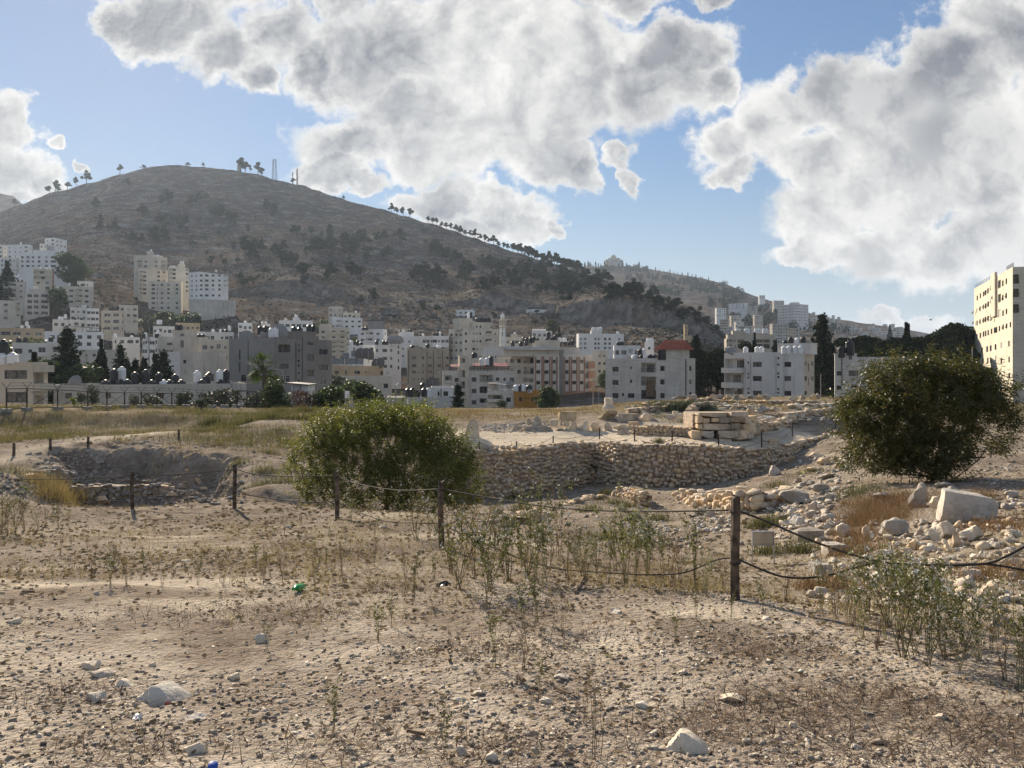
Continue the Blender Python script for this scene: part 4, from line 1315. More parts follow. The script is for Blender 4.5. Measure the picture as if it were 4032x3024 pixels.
bx=MB();bx.box(-.75,.75,-.75,.75,0,1.5);bx.box(-.8,.8,-.8,.8,1.5,1.58)
for _x in(-.7,.65):
 for _y in(-.7,.65):bx.box(_x,_x+.06,_y,_y+.06,-.8,0)
bxm=bx.mesh('box_tank',(plain('zinc_sheet',(.22,.24,.25),.55,.4,var=.25),))
for x,y in((1280,820),(1330,818),(1405,822),(1455,818),(1520,824),(1465,740),(1380,760),(1625,770),(1500,770)):
 q=h.roof_pt(px('B',x),.35 if y>800 else .6);q.z=max(q.z+.8,(HY-py('B',y+10))*q.y/FPX)
 o=inst('box_tank',bxm,q);tag(o,'grey zinc box tank on the low tan house','water tank','grey box tanks on the low tan house')
for x,y,r in((1530,718,1.75),(1594,720,1.75),(1692,812,1.85)):
 q=h.roof_pt(px('B',x),.4);q.z=(HY-py('B',y))*q.y/FPX
 dish(q,r,.3 if x<1600 else-.15,1,{1530:'dark satellite dish, left of two high over the low tan house',1594:'dark satellite dish, right of two high over the low tan house',1692:'dark satellite dish at the right end of the low tan house roof'}[x],tilt=.5)
h=H('low cream house with a rain-stained wall and one window, behind the fig tree','B','R',(1310,1800,1826),936,190,12,W_CREAM,name='house',cat='house',parapet=0.3)
h.rows(h.front,[(1768,44)],[1030],44,dark=True);h.rows(h.front,[(1420,40),(1520,30)],[1020],40);h.finish()
h=H('long white block-built low house with stacked black tanks, right of the street lamp','B','-',(1775,1775,2400),1142,148,0,W_BLOCK,name='house',cat='house',parapet=0.2,depth=9)
h.rows(h.front,[(1937,26)],[1160],40,kind='single',dark=True);h.rows(h.front,[(2185,50)],[1245],36,dark=True);h.finish()
tanks(h,[(1985,'b',1054,0,.2),(2028,'b',1088,0,.12),(2068,'b',1102,1,.12),(2140,'b',1086,0,.12),(2180,'w',1088,0,.15),(2128,'b',998,0,.5)],'on the long white block-built house')
h=H('plain beige house with roof room and two windows, left of the conifer','C','-',(235,235,455),1045,150,0,W_PALE,name='house',cat='house',parapet=0.3,depth=9)
h.rows(h.front,[(312,18),(382,46)],[1106],46,kind='single',dark=True);h.rows(h.front,[(220,40),(395,40)],[1242],30);h.finish()
pipe_on(h,h.front,335,1060,1230,M_RUST)
h=H('brown rain-stained block of flats below the tall beige one','C','L',(5,8,412),664,242,2,W_BROWN,parapet=0.5)
for y,hh in((760,28),(835,26),(897,26)):
 h.rows(h.front,[(75,36),(163,14),(228,34),(318,34),(394,26)],[y],hh,dark=True)
h.rows(h.front,[(115,14),(75,18)],[905,968],24);h.rows(h.front,[(245,52)],[960],46);h.rows(h.front,[(160,34),(300,40)],[1020,968],30)
for x in(20,200,262,350):pipe_on(h,h.front,x,690,1010,M_RUST)
h.block(60,130,645,.2,.6);h.finish();tanks(h,[(208,'b',645,0),(312,'w',652,1),(60,'b',655,1)],'on the brown stained block')
q=h.front.pt(h.front.along(px('C',247)),0,3.0);q.z=(HY-py('C',1010))*q.y/FPX;dish(q,2.2,.1,1,'big dark satellite dish low in front of the brown stained block',tilt=.5)
h=H('beige-grey block right behind the striped stone block','C','-',(1795,1795,1946),690,270,0,W_OLD,depth=12)
h.rows(h.front,[(1870,24),(1915,22)],[742,815,890],26,dark=True);h.finish()
h=H('grey block-built house with tanks on the roof, behind the right-hand bush','E','L',(203,206,1020),962,140,2,W_BLOCK,parapet=0.3,name='house',cat='house')
h.rows(h.front,[(380,88,54),(461,24,20),(612,64,54),(246,44,40),(405,90,40)],[1114],54,dark=True)
h.rows(h.front,[(246,44,40),(405,90,44)],[1248],44,dark=True)
h.block(206,412,936,.005,.4,mat=W_BLOCK,wins=[(351,968,30,42)]);pipe_on(h,h.front,272,940,1230,M_FRAMED);h.finish()
for x,yt,c in((345,806,'b'),(349,866,'b'),(268,868,'b')):
 p=h.roof_pt(px('E',x),.2);top=(HY-py('E',yt))*p.y/FPX;tank((p.x,p.y,top-(1.6 if x!=268 else 1.95)),c,'on the roof of the grey block-built house',1 if x!=268 else 0,1.05)
h=H('tall yellow stone apartment tower with open awning windows at the right edge','E','R',(1506,1866,2230),122,172,80,W_TOWER,wall2=W_TOWER,parapet=0.6)
h.finish_later=True
f,s=h.front,h.sidef
def trow(pts,hh,w_,**kw):
 for x,y in pts:h.rows(f,[(x,w_)],[y],hh,dark=True,glass='glass',**kw)
trow([(1742,282)],74,26,kind='single');trow([(1774,274),(1807,256)],54,15,kind='single')
trow([(1743,412)],78,26,kind='single');trow([(1774,408),(1806,390)],54,15,kind='single')
trow([(1744,555)],76,26,kind='single');trow([(1776,552),(1808,537)],54,15,kind='single')
trow([(1536,412),(1565,390),(1594,374)],46,12,kind='single');trow([(1612,362),(1636,345),(1664,318)],50,16,kind='single')
trow([(1534,530),(1562,510),(1592,495)],46,12,kind='single');trow([(1614,485),(1638,468),(1665,440)],50,16,kind='single')
trow([(1534,645),(1562,632),(1592,620)],46,12,kind='single');trow([(1612,612),(1637,602),(1665,578)],50,16,kind='single')
trow([(1532,772),(1565,760),(1594,748),(1614,742),(1638,735),(1669,722),(1743,696),(1777,682),(1810,672),(1845,660)],50,14,kind='single');trow([(1706,710)],54,34)
trow([(1580,900),(1628,888),(1661,880),(1706,868),(1762,853),(1832,837)],54,17,kind='single')
trow([(1590,1000),(1634,996),(1660,992),(1710,978),(1760,996),(1833,985)],54,14,kind='single');trow([(1834,1138)],50,18,kind='single')
for y0,y1 in((192,275),(325,400),(470,548)):
 q0,za=s.at(px('E',1870),py('E',y0));q1,zb_=s.at(px('E',1925),py('E',y1))
 h.hole(s,q0,q1,zb_,za,2.0,True)
 mb=MB();M=Matrix.Translation(s.pt(q0,zb_)-h.off)@Matrix.Rotation(s.rz(),4,'Z');mb.box(0,q1-q0,-.06,-.01,0,.08,0,M);mb.box(0,q1-q0,-.06,-.01,.9,.98,0,M)
 for k in range(9):x=(q1-q0)*k/8;mb.box(max(0,x-.02),x+.02,-.05,-.02,.08,.9,0,M)
 mb.build('railing',(M_FRAMED,),h.root)
h.finish()
for(x0,x1,yt0,yb0)in((1684,1722,190,590),):
 q0,q1=f.along(px('E',x0)),f.along(px('E',x1));_,zt_=f.at(px('E',x0),py('E',yt0));_,zb_=f.at(px('E',x0),py('E',yb0))
 mb=MB();M=Matrix.Translation(f.pt(q0,zb_)-h.off)@Matrix.Rotation(f.rz(),4,'Z');mb.box(0,q1-q0,-.55,-.01,0,zt_-zb_,0,M);mb.build('stair_bay',(W_TOWER,),h.root)
aw=MB();aw.box(-.5,.5,-.02,.02,-1,0,0);awm=aw.mesh('awning_sash',(M_DARK,))
for x,y in((1612,345),(1636,330),(1664,305),(1562,495),(1592,478),(1614,468),(1638,452),(1665,425),(1562,616),(1592,604),(1612,596),(1637,585),(1665,562),(1806,374),(1774,395),(1777,668),(1810,658)):
 q,z=f.at(px('E',x),py('E',y));inst('awning_sash',awm,f.pt(q,z,.03)-h.off,(-rad(17),0,f.rz()),(.85,1,.8),h.root)
rl=MB()
for x0,x1,y in((1506,1690,None),(1800,1866,None)):
 q0,q1=f.along(px('E',x0)),f.along(px('E',x1))
 for z in(.5,1.0):rl.tube([f.pt(q0,h.zt+z,-.2)-h.off,f.pt(q1,h.zt+z,-.2)-h.off],.04,4)
 for k in range(14):qq=q0+(q1-q0)*k/13;rl.tube([f.pt(qq,h.zt-.1,-.2)-h.off,f.pt(qq,h.zt+1,-.2)-h.off],.03,4)
rl.build('roof_railing',(M_FRAMED,),h.root)
pt=MB();c_=f.pt(f.along(px('E',1800)),h.zt-.6,-5)-h.off;M=Matrix.Translation(c_)@Matrix.Rotation(f.rz(),4,'Z');pt.box(-6,9,0,6,0,3.2,0,M);pt.build('roof_room',(W_BEIGE,),h.root)
TOWER=h
for x,y in((1516,545),(1518,640),(1700,402),(1692,608)):
 q,z=f.at(px('E',x),py('E',y));dish(f.pt(q,z,.6),.55,f.rz()+.3,0,'pale satellite dish fixed to the sunlit wall of the yellow tower','satellite dishes on the yellow tower')
h=H('weathered cream house with curtained windows at the left edge, behind the fence','A','R',(-120,305,446),1246,103,30,W_BEIGE,name='house',cat='house',parapet=0.4)
f,s=h.front,h.sidef
h.rows(f,[(146,210)],[1362],80,dark=True,glass='curtain');h.rows(f,[(152,196)],[1574],96,dark=True,glass='curtain')
h.balcony(s,316,410,1345,1448,solid=.05,out=.05,deep=1.0);h.balcony(s,316,410,1560,1650,solid=.05,out=.05,deep=1.0)
q0,q1=s.along(px('A',308)),s.along(px('A',446))
for y0,y1 in((1275,1340),(1450,1515)):
 _,z1=s.at(px('A',330),py('A',y0));_,z0=s.at(px('A',330),py('A',y1));mb=MB();M=Matrix.Translation(s.pt(q0,z0)-h.off)@Matrix.Rotation(s.rz(),4,'Z');mb.box(.02,q1-q0,-.9,-.01,0,z1-z0,0,M);mb.build('balcony',(W_BEIGE,),h.root)
h.finish();tanks(h,[(32,'b',1038,2,.3),(20,'w',1166,1,.12),(118,'w',1158,1,.14)],'on the house at the left edge')
h=H('long low grey house whose flat roof is crowded with tanks, behind the fence','A','-',(500,500,2300),1462,116,0,W_OLD,name='house',cat='house',parapet=0.9,depth=12)
h.rows(h.front,[(640,60),(1010,50),(1500,60),(1900,60)],[1560],50);h.finish()
tanks(h,[(1065,'b',1312,2),(1137,'w',1290,2,.45),(1260,'b',1342,0),(1360,'b',1318,2),(1485,'b',1346,0),(1635,'b',1362,0),(985,'b',1413,1,.2),(1130,'b',1408,1,.12),(1190,'b',1410,1,.12),(1415,'b',1414,1,.12),(1530,'w',1416,1,.14),(1585,'b',1416,1,.14),(1692,'b',1414,1,.14),(1840,'w',1328,0,.4),(1885,'b',1430,1,.12),(1930,'b',1366,0,.3),(1955,'b',1340,1,.5),(2052,'w',1320,0,.3),(2110,'b',1318,0,.3),(2060,'b',1418,1,.12),(2110,'b',1416,1,.12)],'on the long low grey house')
q=h.roof_pt(px('A',697),.1);q.z=(HY-py('A',1440))*q.y/FPX;dish(q,1.25,-.2,0,'white satellite dish standing at the left end of the long low roof',tilt=.25)
def auto(label,crop,side,xs,ytop,d,th,wall,n,rows_,sn=0,tk=(),**kw):
 ww,wh,skip,top=kw.pop('ww',1.4),kw.pop('wh',1.35),kw.pop('skip',.06),kw.pop('top',1.8)
 blocks=kw.pop('blocks',())
 h=H(label,crop,side,xs,ytop,d,th,wall,**kw)
 h.grid(h.front,n,rows_,ww,wh,skip=skip,top=top)
 if sn:h.grid(h.sidef,sn,rows_,1.2,1.3,skip=.15,top=top)
 for b_ in blocks:h.block(*b_)
 h.finish()
 if tk:tanks(h,[(x,c,(ytop-24 if len(r)<1 else r[0]))for(x,c,*r)in tk],'on the '+label.split(',')[0].split(' with ')[0])
 return h
auto('small white roof-top house highest on the left slope','A','R',(418,516,624),86,575,40,W_WHITE,2,2,3)
auto('beige annexe below the topmost white house on the left slope','A','-',(370,370,440),140,565,0,W_PALE,2,2)
auto('white block with two rows of windows, far up at the left edge','A','R',(66,268,305),150,553,30,W_WHITE,4,3,1,tk=((195,'w',128),))
auto('pale block cut by the left edge, far up the slope','A','R',(-120,30,70),150,556,25,W_PALE,3,3,1)
h=H('long white block of many windows, far up the left slope','A','R',(185,598,638),238,530,22,W_WHITE,parapet=.5)
for y in(268,307,350):h.rows(h.front,[(208,22),(260,30),(308,26),(364,26),(433,26),(497,46),(562,24)],[y],20,dark=True)
h.grid(h.sidef,2,3);h.block(310,592,203,.3,.8,name='penthouse');h.finish()
tanks(h,[(560,'w',203,0)],'on the long white block of many windows')
h=auto('low pale house at the left edge below the long white block','A','R',(0,150,178),272,522,25,W_PALE,4,3,1,tk=((92,'b',255),(125,'w',262)))
h=H('five-storey house with balconies and a red-brown side, on the left slope','A','R',(310,486,506),376,442,25,W_CREAM,wall2=W_PINK,parapet=.4)
for y0 in(392,442):h.balcony(h.front,316,478,y0,y0+30,solid=.0,out=.1,deep=1.2)
h.rows(h.front,[(355,30),(440,30)],[505,552],20,dark=True);h.finish();tanks(h,[(372,'w',366,1),(430,'w',362,1),(462,'w',364,1)],'on the five-storey house with the red-brown side')
auto('cream house under a row of black tanks on the left slope','A','R',(25,230,243),498,430,15,W_CREAM,3,3,1,tk=((70,'b',478),(105,'b',480),(135,'b',482),(170,'b',482),(205,'b',484)))
auto('little white house behind the black tanks on the left slope','A','R',(95,180,240),441,470,35,W_WHITE,2,1,1,name='house',cat='house',tk=((175,'w',428),))
h=H('stone block with arched and wide dark windows on the left slope','A','L',(218,232,462),592,408,15,W_STONE,parapet=.5)
for y in(627,682,733,788):h.rows(h.front,[(277,44),(338,44),(415,64)],[y],28,dark=True,glass='glass')
h.block(280,450,562,.3,.7);h.finish();tanks(h,[(320,'w',540,1),(350,'w',542,1)],'on the stone block with arched windows')
h=H('cream block with stacked corner balconies at the left edge','A','-',(-60,-60,192),666,388,0,W_CREAM,depth=14)
h.rows(h.front,[(55,34)],[712,770,835],24,dark=True)
for y0 in(690,745,800):h.balcony(h.front,150,188,y0,y0+32,solid=.4,out=1.0)
h.finish()
h=H('cream house with a central loggia and black tanks, lone on the left slope','A','R',(610,850,868),541,446,18,W_CREAM,parapet=.4)
for y in(580,632,682):h.rows(h.front,[(665,34),(808,36)],[y],20,dark=True);h.balcony(h.front,706,770,y-16,y+16,solid=.4,out=.3)
h.finish();tanks(h,[(650,'w',505,0),(670,'b',525,1),(730,'b',522,1),(765,'b',515,1)],'on the cream house with the loggia')
auto('half-hidden pale house behind the lone cream house on the left slope','A','-',(720,720,872),488,470,0,W_PALE,4,2)
def stepped(label,xs,ytop,cols,ys,d,tower=None,bal=(),side='L',th=12):
 h=H(label,'A',side,xs,ytop,d,th,W_CREAM,parapet=.4)
 for y in ys:
  h.rows(h.front,cols,[y],20,dark=True)
  for x0,x1 in bal:h.balcony(h.front,x0,x1,y-14,y+14,solid=.4,out=1.0)
 if tower:h.block(tower[0],tower[1],tower[2],.02,.3,name='stair_tower')
 h.finish()
 return h
h=stepped('topmost cream block of the stepped complex on the slope',(1248,1256,1560),246,[(1360,26),(1458,26)],[310,352,395,438],535,(1376,1432,212),[(1280,1326),(1505,1545)])
tanks(h,[(1440,'w',246,1),(1465,'w',244,1),(1482,'w',246,1),(1506,'w',254,1)],'on the topmost block of the stepped complex');p=h.roof_pt(px('A',1410),.1);p.z=(HY-py('A',214))*p.y/FPX;tank(p,'w','on the stair tower of the stepped complex',1)
h=stepped('middle cream block of the stepped complex, with balconies at its left',(1284,1292,1580),372,[(1350,30),(1480,28),(1530,26)],[408,446,486,526,566,605],518,(1392,1448,362),[(1300,1330)])
h=stepped('right cream block of the stepped complex, with a tall stair tower',(1568,1576,1762),358,[(1625,30),(1745,22)],[385,424,463,502,541,580],516,(1664,1728,330),[(1585,1605)])
tanks(h,[(1595,'w',350,1),(1620,'w',352,1),(1640,'w',352,1)],'on the right block of the stepped complex')
for x in(1686,1708):p=h.roof_pt(px('A',x),.1);p.z=(HY-py('A',331))*p.y/FPX;tank(p,'w','on the tall stair tower of the right stepped block',0)
h=H('lowest cream block of the stepped complex, standing in front','A','R',(1382,1690,1706),494,500,15,W_CREAM,parapet=.4)
for y in(527,566,604,650,694,740):h.rows(h.front,[(1430,34),(1468,9),(1511,26),(1572,24),(1650,24)],[y],20,dark=True)
h.finish()
h=H('bright white block with square windows, right of the stepped complex','A','L',(1764,1862,2130),402,492,38,W_WHITE,parapet=.4)
for y in(438,485,530,568,624):h.rows(h.front,[(1878,24),(1930,34),(1988,24),(2048,22)],[y],20,dark=True,glass='glass');h.rows(h.sidef,[(1790,14),(1832,14)],[y+4],18)
for y in(448,493,538):h.balcony(h.front,2088,2127,y-16,y+10,solid=.4,out=.6)
h.finish();tanks(h,[(2018,'w',384,1)],'on the bright white block with square windows')
rt=H('long grey stone terrace wall under the bright white block','A','-',(1765,1765,2200),657,488,0,W_OLD,name='terrace_wall',cat='wall',depth=4,parapet=.1);rt.finish()
h=auto('white house with a stair bump, low on the left slope','A','-',(654,654,808),734,382,0,W_PALE,3,3,blocks=((765,806,716,.02,.3),))
auto('brighter white house with terrace beside the one with a stair bump','A','-',(809,809,926),742,379,0,W_WHITE,3,3,tk=((820,'b',735),))
h=H('beige three-storey house with paired wide windows on the left slope','A','R',(945,1134,1160),766,358,22,W_BEIGE,parapet=.5)
for y in(806,868,930):h.rows(h.front,[(1000,62),(1083,56)],[y],30,kind='double',glass='curtain')
h.grid(h.sidef,1,3);h.finish();tanks(h,[(1030,'b',735,1),(1065,'b',738,1),(1100,'b',722,0)],'on the beige three-storey house with paired windows')
h=auto('cream house on a pillar base behind the beige three-storey house','A','-',(1110,1110,1288),711,392,0,W_CREAM,3,3,tk=((1180,'b',700),(1215,'b',698),(1250,'b',700)))
auto('low pale house with tanks under the hillside chute','A','-',(490,490,806),846,332,0,W_PALE,5,1,tk=((555,'w',820),(580,'w',822),(610,'w',798),(700,'b',835),(760,'b',832)),name='house',cat='house')
auto('low tan house with shaded openings near the left edge','A','-',(0,0,412),925,302,0,W_TAN,4,1,name='house',cat='house',tk=((205,'w',902),(250,'w',866),(265,'w',902)),ww=2.4)
h=H('white two-storey house under a black shade roof, behind the big conifer','A','R',(415,960,968),965,275,8,W_WHITE,name='house',cat='house',parapet=.4)
h.rows(h.front,[(488,44),(552,40),(640,44),(746,42),(834,42),(925,40)],[1012],34,dark=True);h.rows(h.front,[(745,42),(830,40),(925,40)],[1078],34,dark=True)
p0,p1=h.roof_pt(px('A',640),.05),h.roof_pt(px('A',966),.05);mb=MB();zA,zB=(HY-py('A',918))*276/FPX,(HY-py('A',938))*276/FPX
mb.quad(p0.to_3d()+Vector((0,0,zA-p0.z))-h.off,Vector((p1.x,p1.y,zB))-h.off,Vector((p1.x,p1.y+7,zB+.3))-h.off,Vector((p0.x,p0.y+7,zA+.3))-h.off)
for k in range(6):q=p0.lerp(p1,k/5);mb.tube([q-h.off,Vector((q.x,q.y,zA+(zB-zA)*k/5))-h.off],.07,4)
mb.build('shade_roof',(M_DARK,),h.root);h.finish()
auto('low grey-white house left of the big conifer','A','-',(115,115,446),1064,202,0,W_PALE,3,1,name='house',cat='house',skip=.4,tk=((175,'b',1015),(240,'b',1012)),depth=9)
auto('taller blank white house left of the big conifer','A','-',(446,446,590),1056,214,0,W_PALE,1,2,name='house',cat='house',skip=.7,tk=((475,'b',1010),(555,'b',1008)))
h=H('old stained wall house between the conifer and the cypress','A','-',(690,690,1078),1128,222,0,W_OLD,name='house',cat='house',depth=9)
h.rows(h.front,[(806,14),(722,32),(880,30)],[1182,1282],24);h.finish()
h=H('pale house with two arched windows behind the cypress','A','-',(1050,1050,1305),1010,302,0,W_PALE,name='house',cat='house')
h.rows(h.front,[(1078,14),(1140,36),(1216,56),(1280,30)],[1055],30,dark=True);h.finish();tanks(h,[(1075,'w',985,1),(1230,'w',1000,1)],'on the pale house with arched windows')
h=auto('bluish white block seen edge-on behind the small conifers','A','L',(1330,1395,1472),1010,282,40,W_WHITE,3,4,3,tk=((1360,'w',970),(1340,'b',990),(1475,'w',945)))
h=H('large cement-grey house with a raised back part','A','L',(1470,1475,1940),1008,242,3,W_BARE if 'W_BARE' in globals()else W_OLD,parapet=.4)
h.rows(h.front,[(1583,48),(1700,30,66)],[1076],24,dark=True);h.rows(h.front,[(1580,80)],[1145],24);h.block(1612,1832,952,.2,.7,mat=W_OLD,wins=[(1700,990,28,28)]);h.finish()
for x,c in((1650,'b'),(1686,'b')):p=h.roof_pt(px('A',x),.4);p.z=(HY-py('A',950))*p.y/FPX;tank(p,c,'on the raised part of the cement-grey house',0)
tanks(h,[(1465,'b',985,1),(1860,'b',990,1),(1895,'b',990,1)],'on the cement-grey house')
h=H('blank cement house end with two small windows, in front of the cement-grey one','A','L',(1556,1680,2112),1148,192,40,W_OLD,wall2=W_PALE,name='house',cat='house',parapet=.3)
h.rows(h.front,[(1725,28)],[1242,1342],32,kind='single',dark=True);h.finish()
auto('beige house peeping out left of the grey concrete block','A','-',(1880,1880,2260),1040,232,0,W_BEIGE,6,2,name='house',cat='house')
auto('tan flat house under the crag, behind small white tanks','A','-',(1640,1640,1866),878,332,0,W_TAN,5,1,name='house',cat='house',tk=((1500,'w',905),(1475,'w',938)))
auto('pale long house left of the tan flat house','A','-',(1430,1430,1650),908,322,0,W_PALE,5,1,name='house',cat='house')
auto('white house row with tanks, left behind the grey concrete block','A','-',(1836,1836,2180),962,300,0,W_WHITE,7,2,tk=((2075,'b',1000),(2110,'b',1000),(1990,'w',945),(2060,'w',945),(2100,'w',946)))
auto('white-roofed house between grey block and cement house','B','-',(20,20,252),508,290,0,W_PALE,5,3,tk=((190,'b',552),(225,'b',552),(255,'w',448)))
auto('small bright white house with one tank under the crag','B','-',(338,338,476),420,352,0,W_WHITE,3,2,tk=((408,'w',406),),name='house',cat='house')
auto('tiny pale house right of the small bright white one','B','-',(560,560,650),430,356,0,W_PALE,2,2,tk=((572,'w',408),(608,'w',410)),name='house',cat='house')
h=auto('white house with a small roof stair, over the grey concrete block','B','-',(735,735,1062),396,330,0,W_WHITE,6,3,blocks=((868,930,374,.1,.4),));p=h.roof_pt(px('B',900),.2);p.z=(HY-py('B',374))*p.y/FPX;tank(p,'w','on the small roof stair of the white house',1)
tanks(h,[(800,'w',440,1,-.1),(925,'w',428,1,.1)],'beside the white house over the grey block')
h=H('tall beige block of small balconies, right of the grey concrete block','B','R',(1120,1386,1420),466,300,26,W_BEIGE,wall2=W_CREAM,parapet=.5)
for y in(508,562,618,662,706,752):h.rows(h.front,[(1160,34),(1262,34),(1346,36)],[y],22);h.rows(h.sidef,[(1402,14)],[y+12],18)
for y in(534,590,640,684,730):
 q0,z0=h.front.at(px('B',1228),py('B',y));q1=h.front.along(px('B',1384));mb=MB();M=Matrix.Translation(h.front.pt(q0,z0)-h.off)@Matrix.Rotation(h.front.rz(),4,'Z');mb.box(0,q1-q0,-.9,-.01,0,.9,0,M);mb.build('balcony',(W_BEIGE,),h.root)
h.block(1125,1225,434,.1,.6);h.finish()
auto('cream top storeys rising behind the white balcony house','B','R',(1214,1340,1356),262,470,18,W_CREAM,3,3,1)
auto('cream middle house stepped below the cream top storeys','B','-',(1356,1356,1520),322,462,0,W_CREAM,4,3,tk=((1380,'w',350),(1480,'w',306)))
h=H('white house with four balconies high in the centre of town','B','L',(1232,1252,1540),366,440,20,W_WHITE,parapet=.4)
for y in(408,456):h.rows(h.front,[(1388,26),(1447,26),(1512,26)],[y],18,dark=True);h.balcony(h.front,1285,1350,y-14,y+14,solid=.4,out=.5)
h.finish()
auto('unfinished bare concrete house with no windows, below the hill road','B','R',(1590,1742,1758),406,402,20,W_GREYB,1,1,skip=1.0,name='house',cat='house')
h=H('white house with wide balcony strip below the bare concrete house','B','R',(1496,1745,1778),482,342,25,W_WHITE,parapet=.4)
for y in(528,586):h.rows(h.front,[(1540,32),(1692,32)],[y],22,dark=True);h.balcony(h.front,1572,1645,y-18,y+18,solid=.35,out=.4)
h.grid(h.sidef,1,2);h.finish();tanks(h,[(1552,'b',560,1,-.3),(1580,'b',560,1,-.3)],'before the white house with the balcony strip')
auto('white house topped by a cream roof room, left of the tall beige block','B','-',(1780,1780,2085),552,330,0,W_WHITE,5,3,blocks=((1890,2040,510,.2,.6),),tk=((1905,'b',492),(1942,'w',486),(1985,'b',488),(2010,'b',480)))
auto('pale house with blue-grey side and rows of windows at centre','C','-',(120,120,300),548,322,0,W_PALE,5,3,tk=((135,'b',530),(160,'w',532)))
auto('bright pale house left of the tall beige block','C','-',(255,255,412),546,315,0,W_WHITE,4,3,tk=((270,'b',515),(300,'b',508),(327,'w',506),(345,'b',525)))
h=H('white villa with arched windows under the quarry face','C','R',(478,650,662),292,560,15,W_WHITE,name='villa',cat='house',parapet=.4)
h.rows(h.front,[(484,10),(515,12),(530,12),(576,22),(628,26)],[324],20,dark=True);h.rows(h.front,[(484,10),(524,24),(580,20),(630,26)],[358],18,dark=True);h.finish()
d=345;cx=931
base=P(px('C',cx),py('C',640),d);rt=empty('minaret',(base.x,base.y,zg(base.x,base.y)-1),'slender pale stone minaret with a small dome','minaret')
zz_=lambda y:(HY-py('C',y))*d/FPX-rt.location.z
s_=d/FPX/2.458
m=MB();m.lathe([(34*s_,0),(34*s_,zz_(640)),(31*s_,zz_(632)),(28*s_,zz_(470))],8);m.build('shaft',(W_WHITE,),rt)
m=MB();m.lathe([(28*s_,zz_(470)),(33*s_,zz_(462)),(30*s_,zz_(445)),(31*s_,zz_(440)),(37*s_,zz_(432)),(37*s_,zz_(428))],8);m.build('gallery_floor',(W_CREAM,),rt)
m=MB()
for k in range(8):
 an=k*math.pi/4+math.pi/8;m.tube([(31*s_*math.cos(an),31*s_*math.sin(an),zz_(429)),(31*s_*math.cos(an),31*s_*math.sin(an),zz_(400))],.32,6)
m.lathe([(18*s_,zz_(429)),(18*s_,zz_(400))],8);m.build('arcade',(W_CREAM,),rt)
m=MB();m.lathe([(37*s_,zz_(400)),(39*s_,zz_(393)),(30*s_,zz_(390)),(19*s_,zz_(388)),(18*s_,zz_(376))],8);m.build('upper_cornice',(W_CREAM,),rt)
m=MB();m.lathe([(17*s_,zz_(377)),(20.5*s_,zz_(366)),(21*s_,zz_(358)),(18*s_,zz_(346)),(11*s_,zz_(339)),(3*s_,zz_(334)),(1.5*s_,zz_(318))],14);m.build('dome',(W_WHITE,),rt,smooth=True)
for y,hh in((530,44),(480,30),(600,14)):
 m=MB();m.box(-3.5*s_,3.5*s_,-29.6*s_,-27.5*s_,zz_(y+hh/2),zz_(y-hh/2));m.build('window',(M_GLASS,),rt)
h=H('white ten-storey tower block alone before the crags','C','L',(1159,1212,1365),288,590,32,W_WHITE,parapet=.4)
for y in(330,368,406,446):h.rows(h.front,[(1232,14),(1268,16),(1343,16)],[y],15,dark=True);h.balcony(h.front,1290,1322,y-9,y+9,solid=.4,out=.6);h.rows(h.sidef,[(1198,10)],[y],14)
h.finish();tanks(h,[(1185,'b',268,1),(1205,'b',268,1),(1222,'b',268,1)],'on the white tower block before the crags')
auto('low pale house with white tanks at the foot of the white tower block','C','-',(1215,1215,1412),500,400,0,W_PALE,4,1,tk=tuple((x,'w',518)for x in(1230,1252,1275,1300,1322,1340)),name='house',cat='house')
auto('small cream house right of the minaret','C','-',(962,962,1135),560,360,0,W_CREAM,4,2,blocks=((1010,1075,532,.1,.5),),tk=((1050,'w',512),),name='house',cat='house')
h=H('long white block of four storeys with a roof pergola, right of centre','C','L',(1646,1668,2104),524,332,12,W_WHITE,parapet=.4)
for y in(577,622,664):h.rows(h.front,[(1690,12),(1730,24),(1830,22),(1862,18),(1925,24),(1968,22),(2060,18)],[y],22,dark=True)
h.block(1790,1890,500,.05,.5);pg=MB();p0,p1=h.roof_pt(px('C',1890),.1),h.roof_pt(px('C',2000),.1);zc=(HY-py('C',505))*p0.y/FPX
pg.box(0,(p1-p0).length,0,4,0,.2,0,Matrix.Translation(Vector((p0.x,p0.y,zc))-h.off))
for k in range(5):q=p0.lerp(p1,k/4);pg.tube([q-h.off,Vector((q.x,q.y,zc))-h.off],.08,4)
pg.build('pergola',(M_ROOF,),h.root);h.finish();tanks(h,[(1805,'w',462,0),(1825,'w',462,0),(1860,'w',462,0),(1882,'w',458,0),(2048,'w',530,1)],'on the long white block with the pergola')
h=auto('bright white stepped house, right of the long white block','D','L',(36,44,300),640,242,8,W_WHITE,4,2,1,tk=((85,'b',610),(105,'b',614),(125,'b',618)),name='house',cat='house')
auto('white stair block with three white tanks, left of the red roof','D','-',(340,340,430),602,250,0,W_WHITE,1,2,tk=((372,'w',576),(395,'w',574),(412,'w',578)),name='house',cat='house')
auto('cream strip house behind the bright white stepped house','D','-',(-30,-30,140),545,340,0,W_CREAM,4,2,tk=((80,'w',530),))
h=H('beige block with dark ribbon windows and stepped top, behind the cypresses','D','L',(1110,1132,1612),572,300,14,W_BEIGE,parapet=.4)
for y in(598,652):h.rows(h.front,[(1158-18,20),(1210,20),(1385,20),(1590,18)],[y],24,dark=True);h.rows(h.front,[(1268,56),(1450,66),(1520,60)],[y-6],40,dark=True,glass='glass');h.balcony(h.front,1158,1188,y-18,y+14,solid=.4,out=.2)
h.block(1142,1598,536,.15,.8,name='penthouse');h.block(1192,1300,500,.2,.6);h.finish()
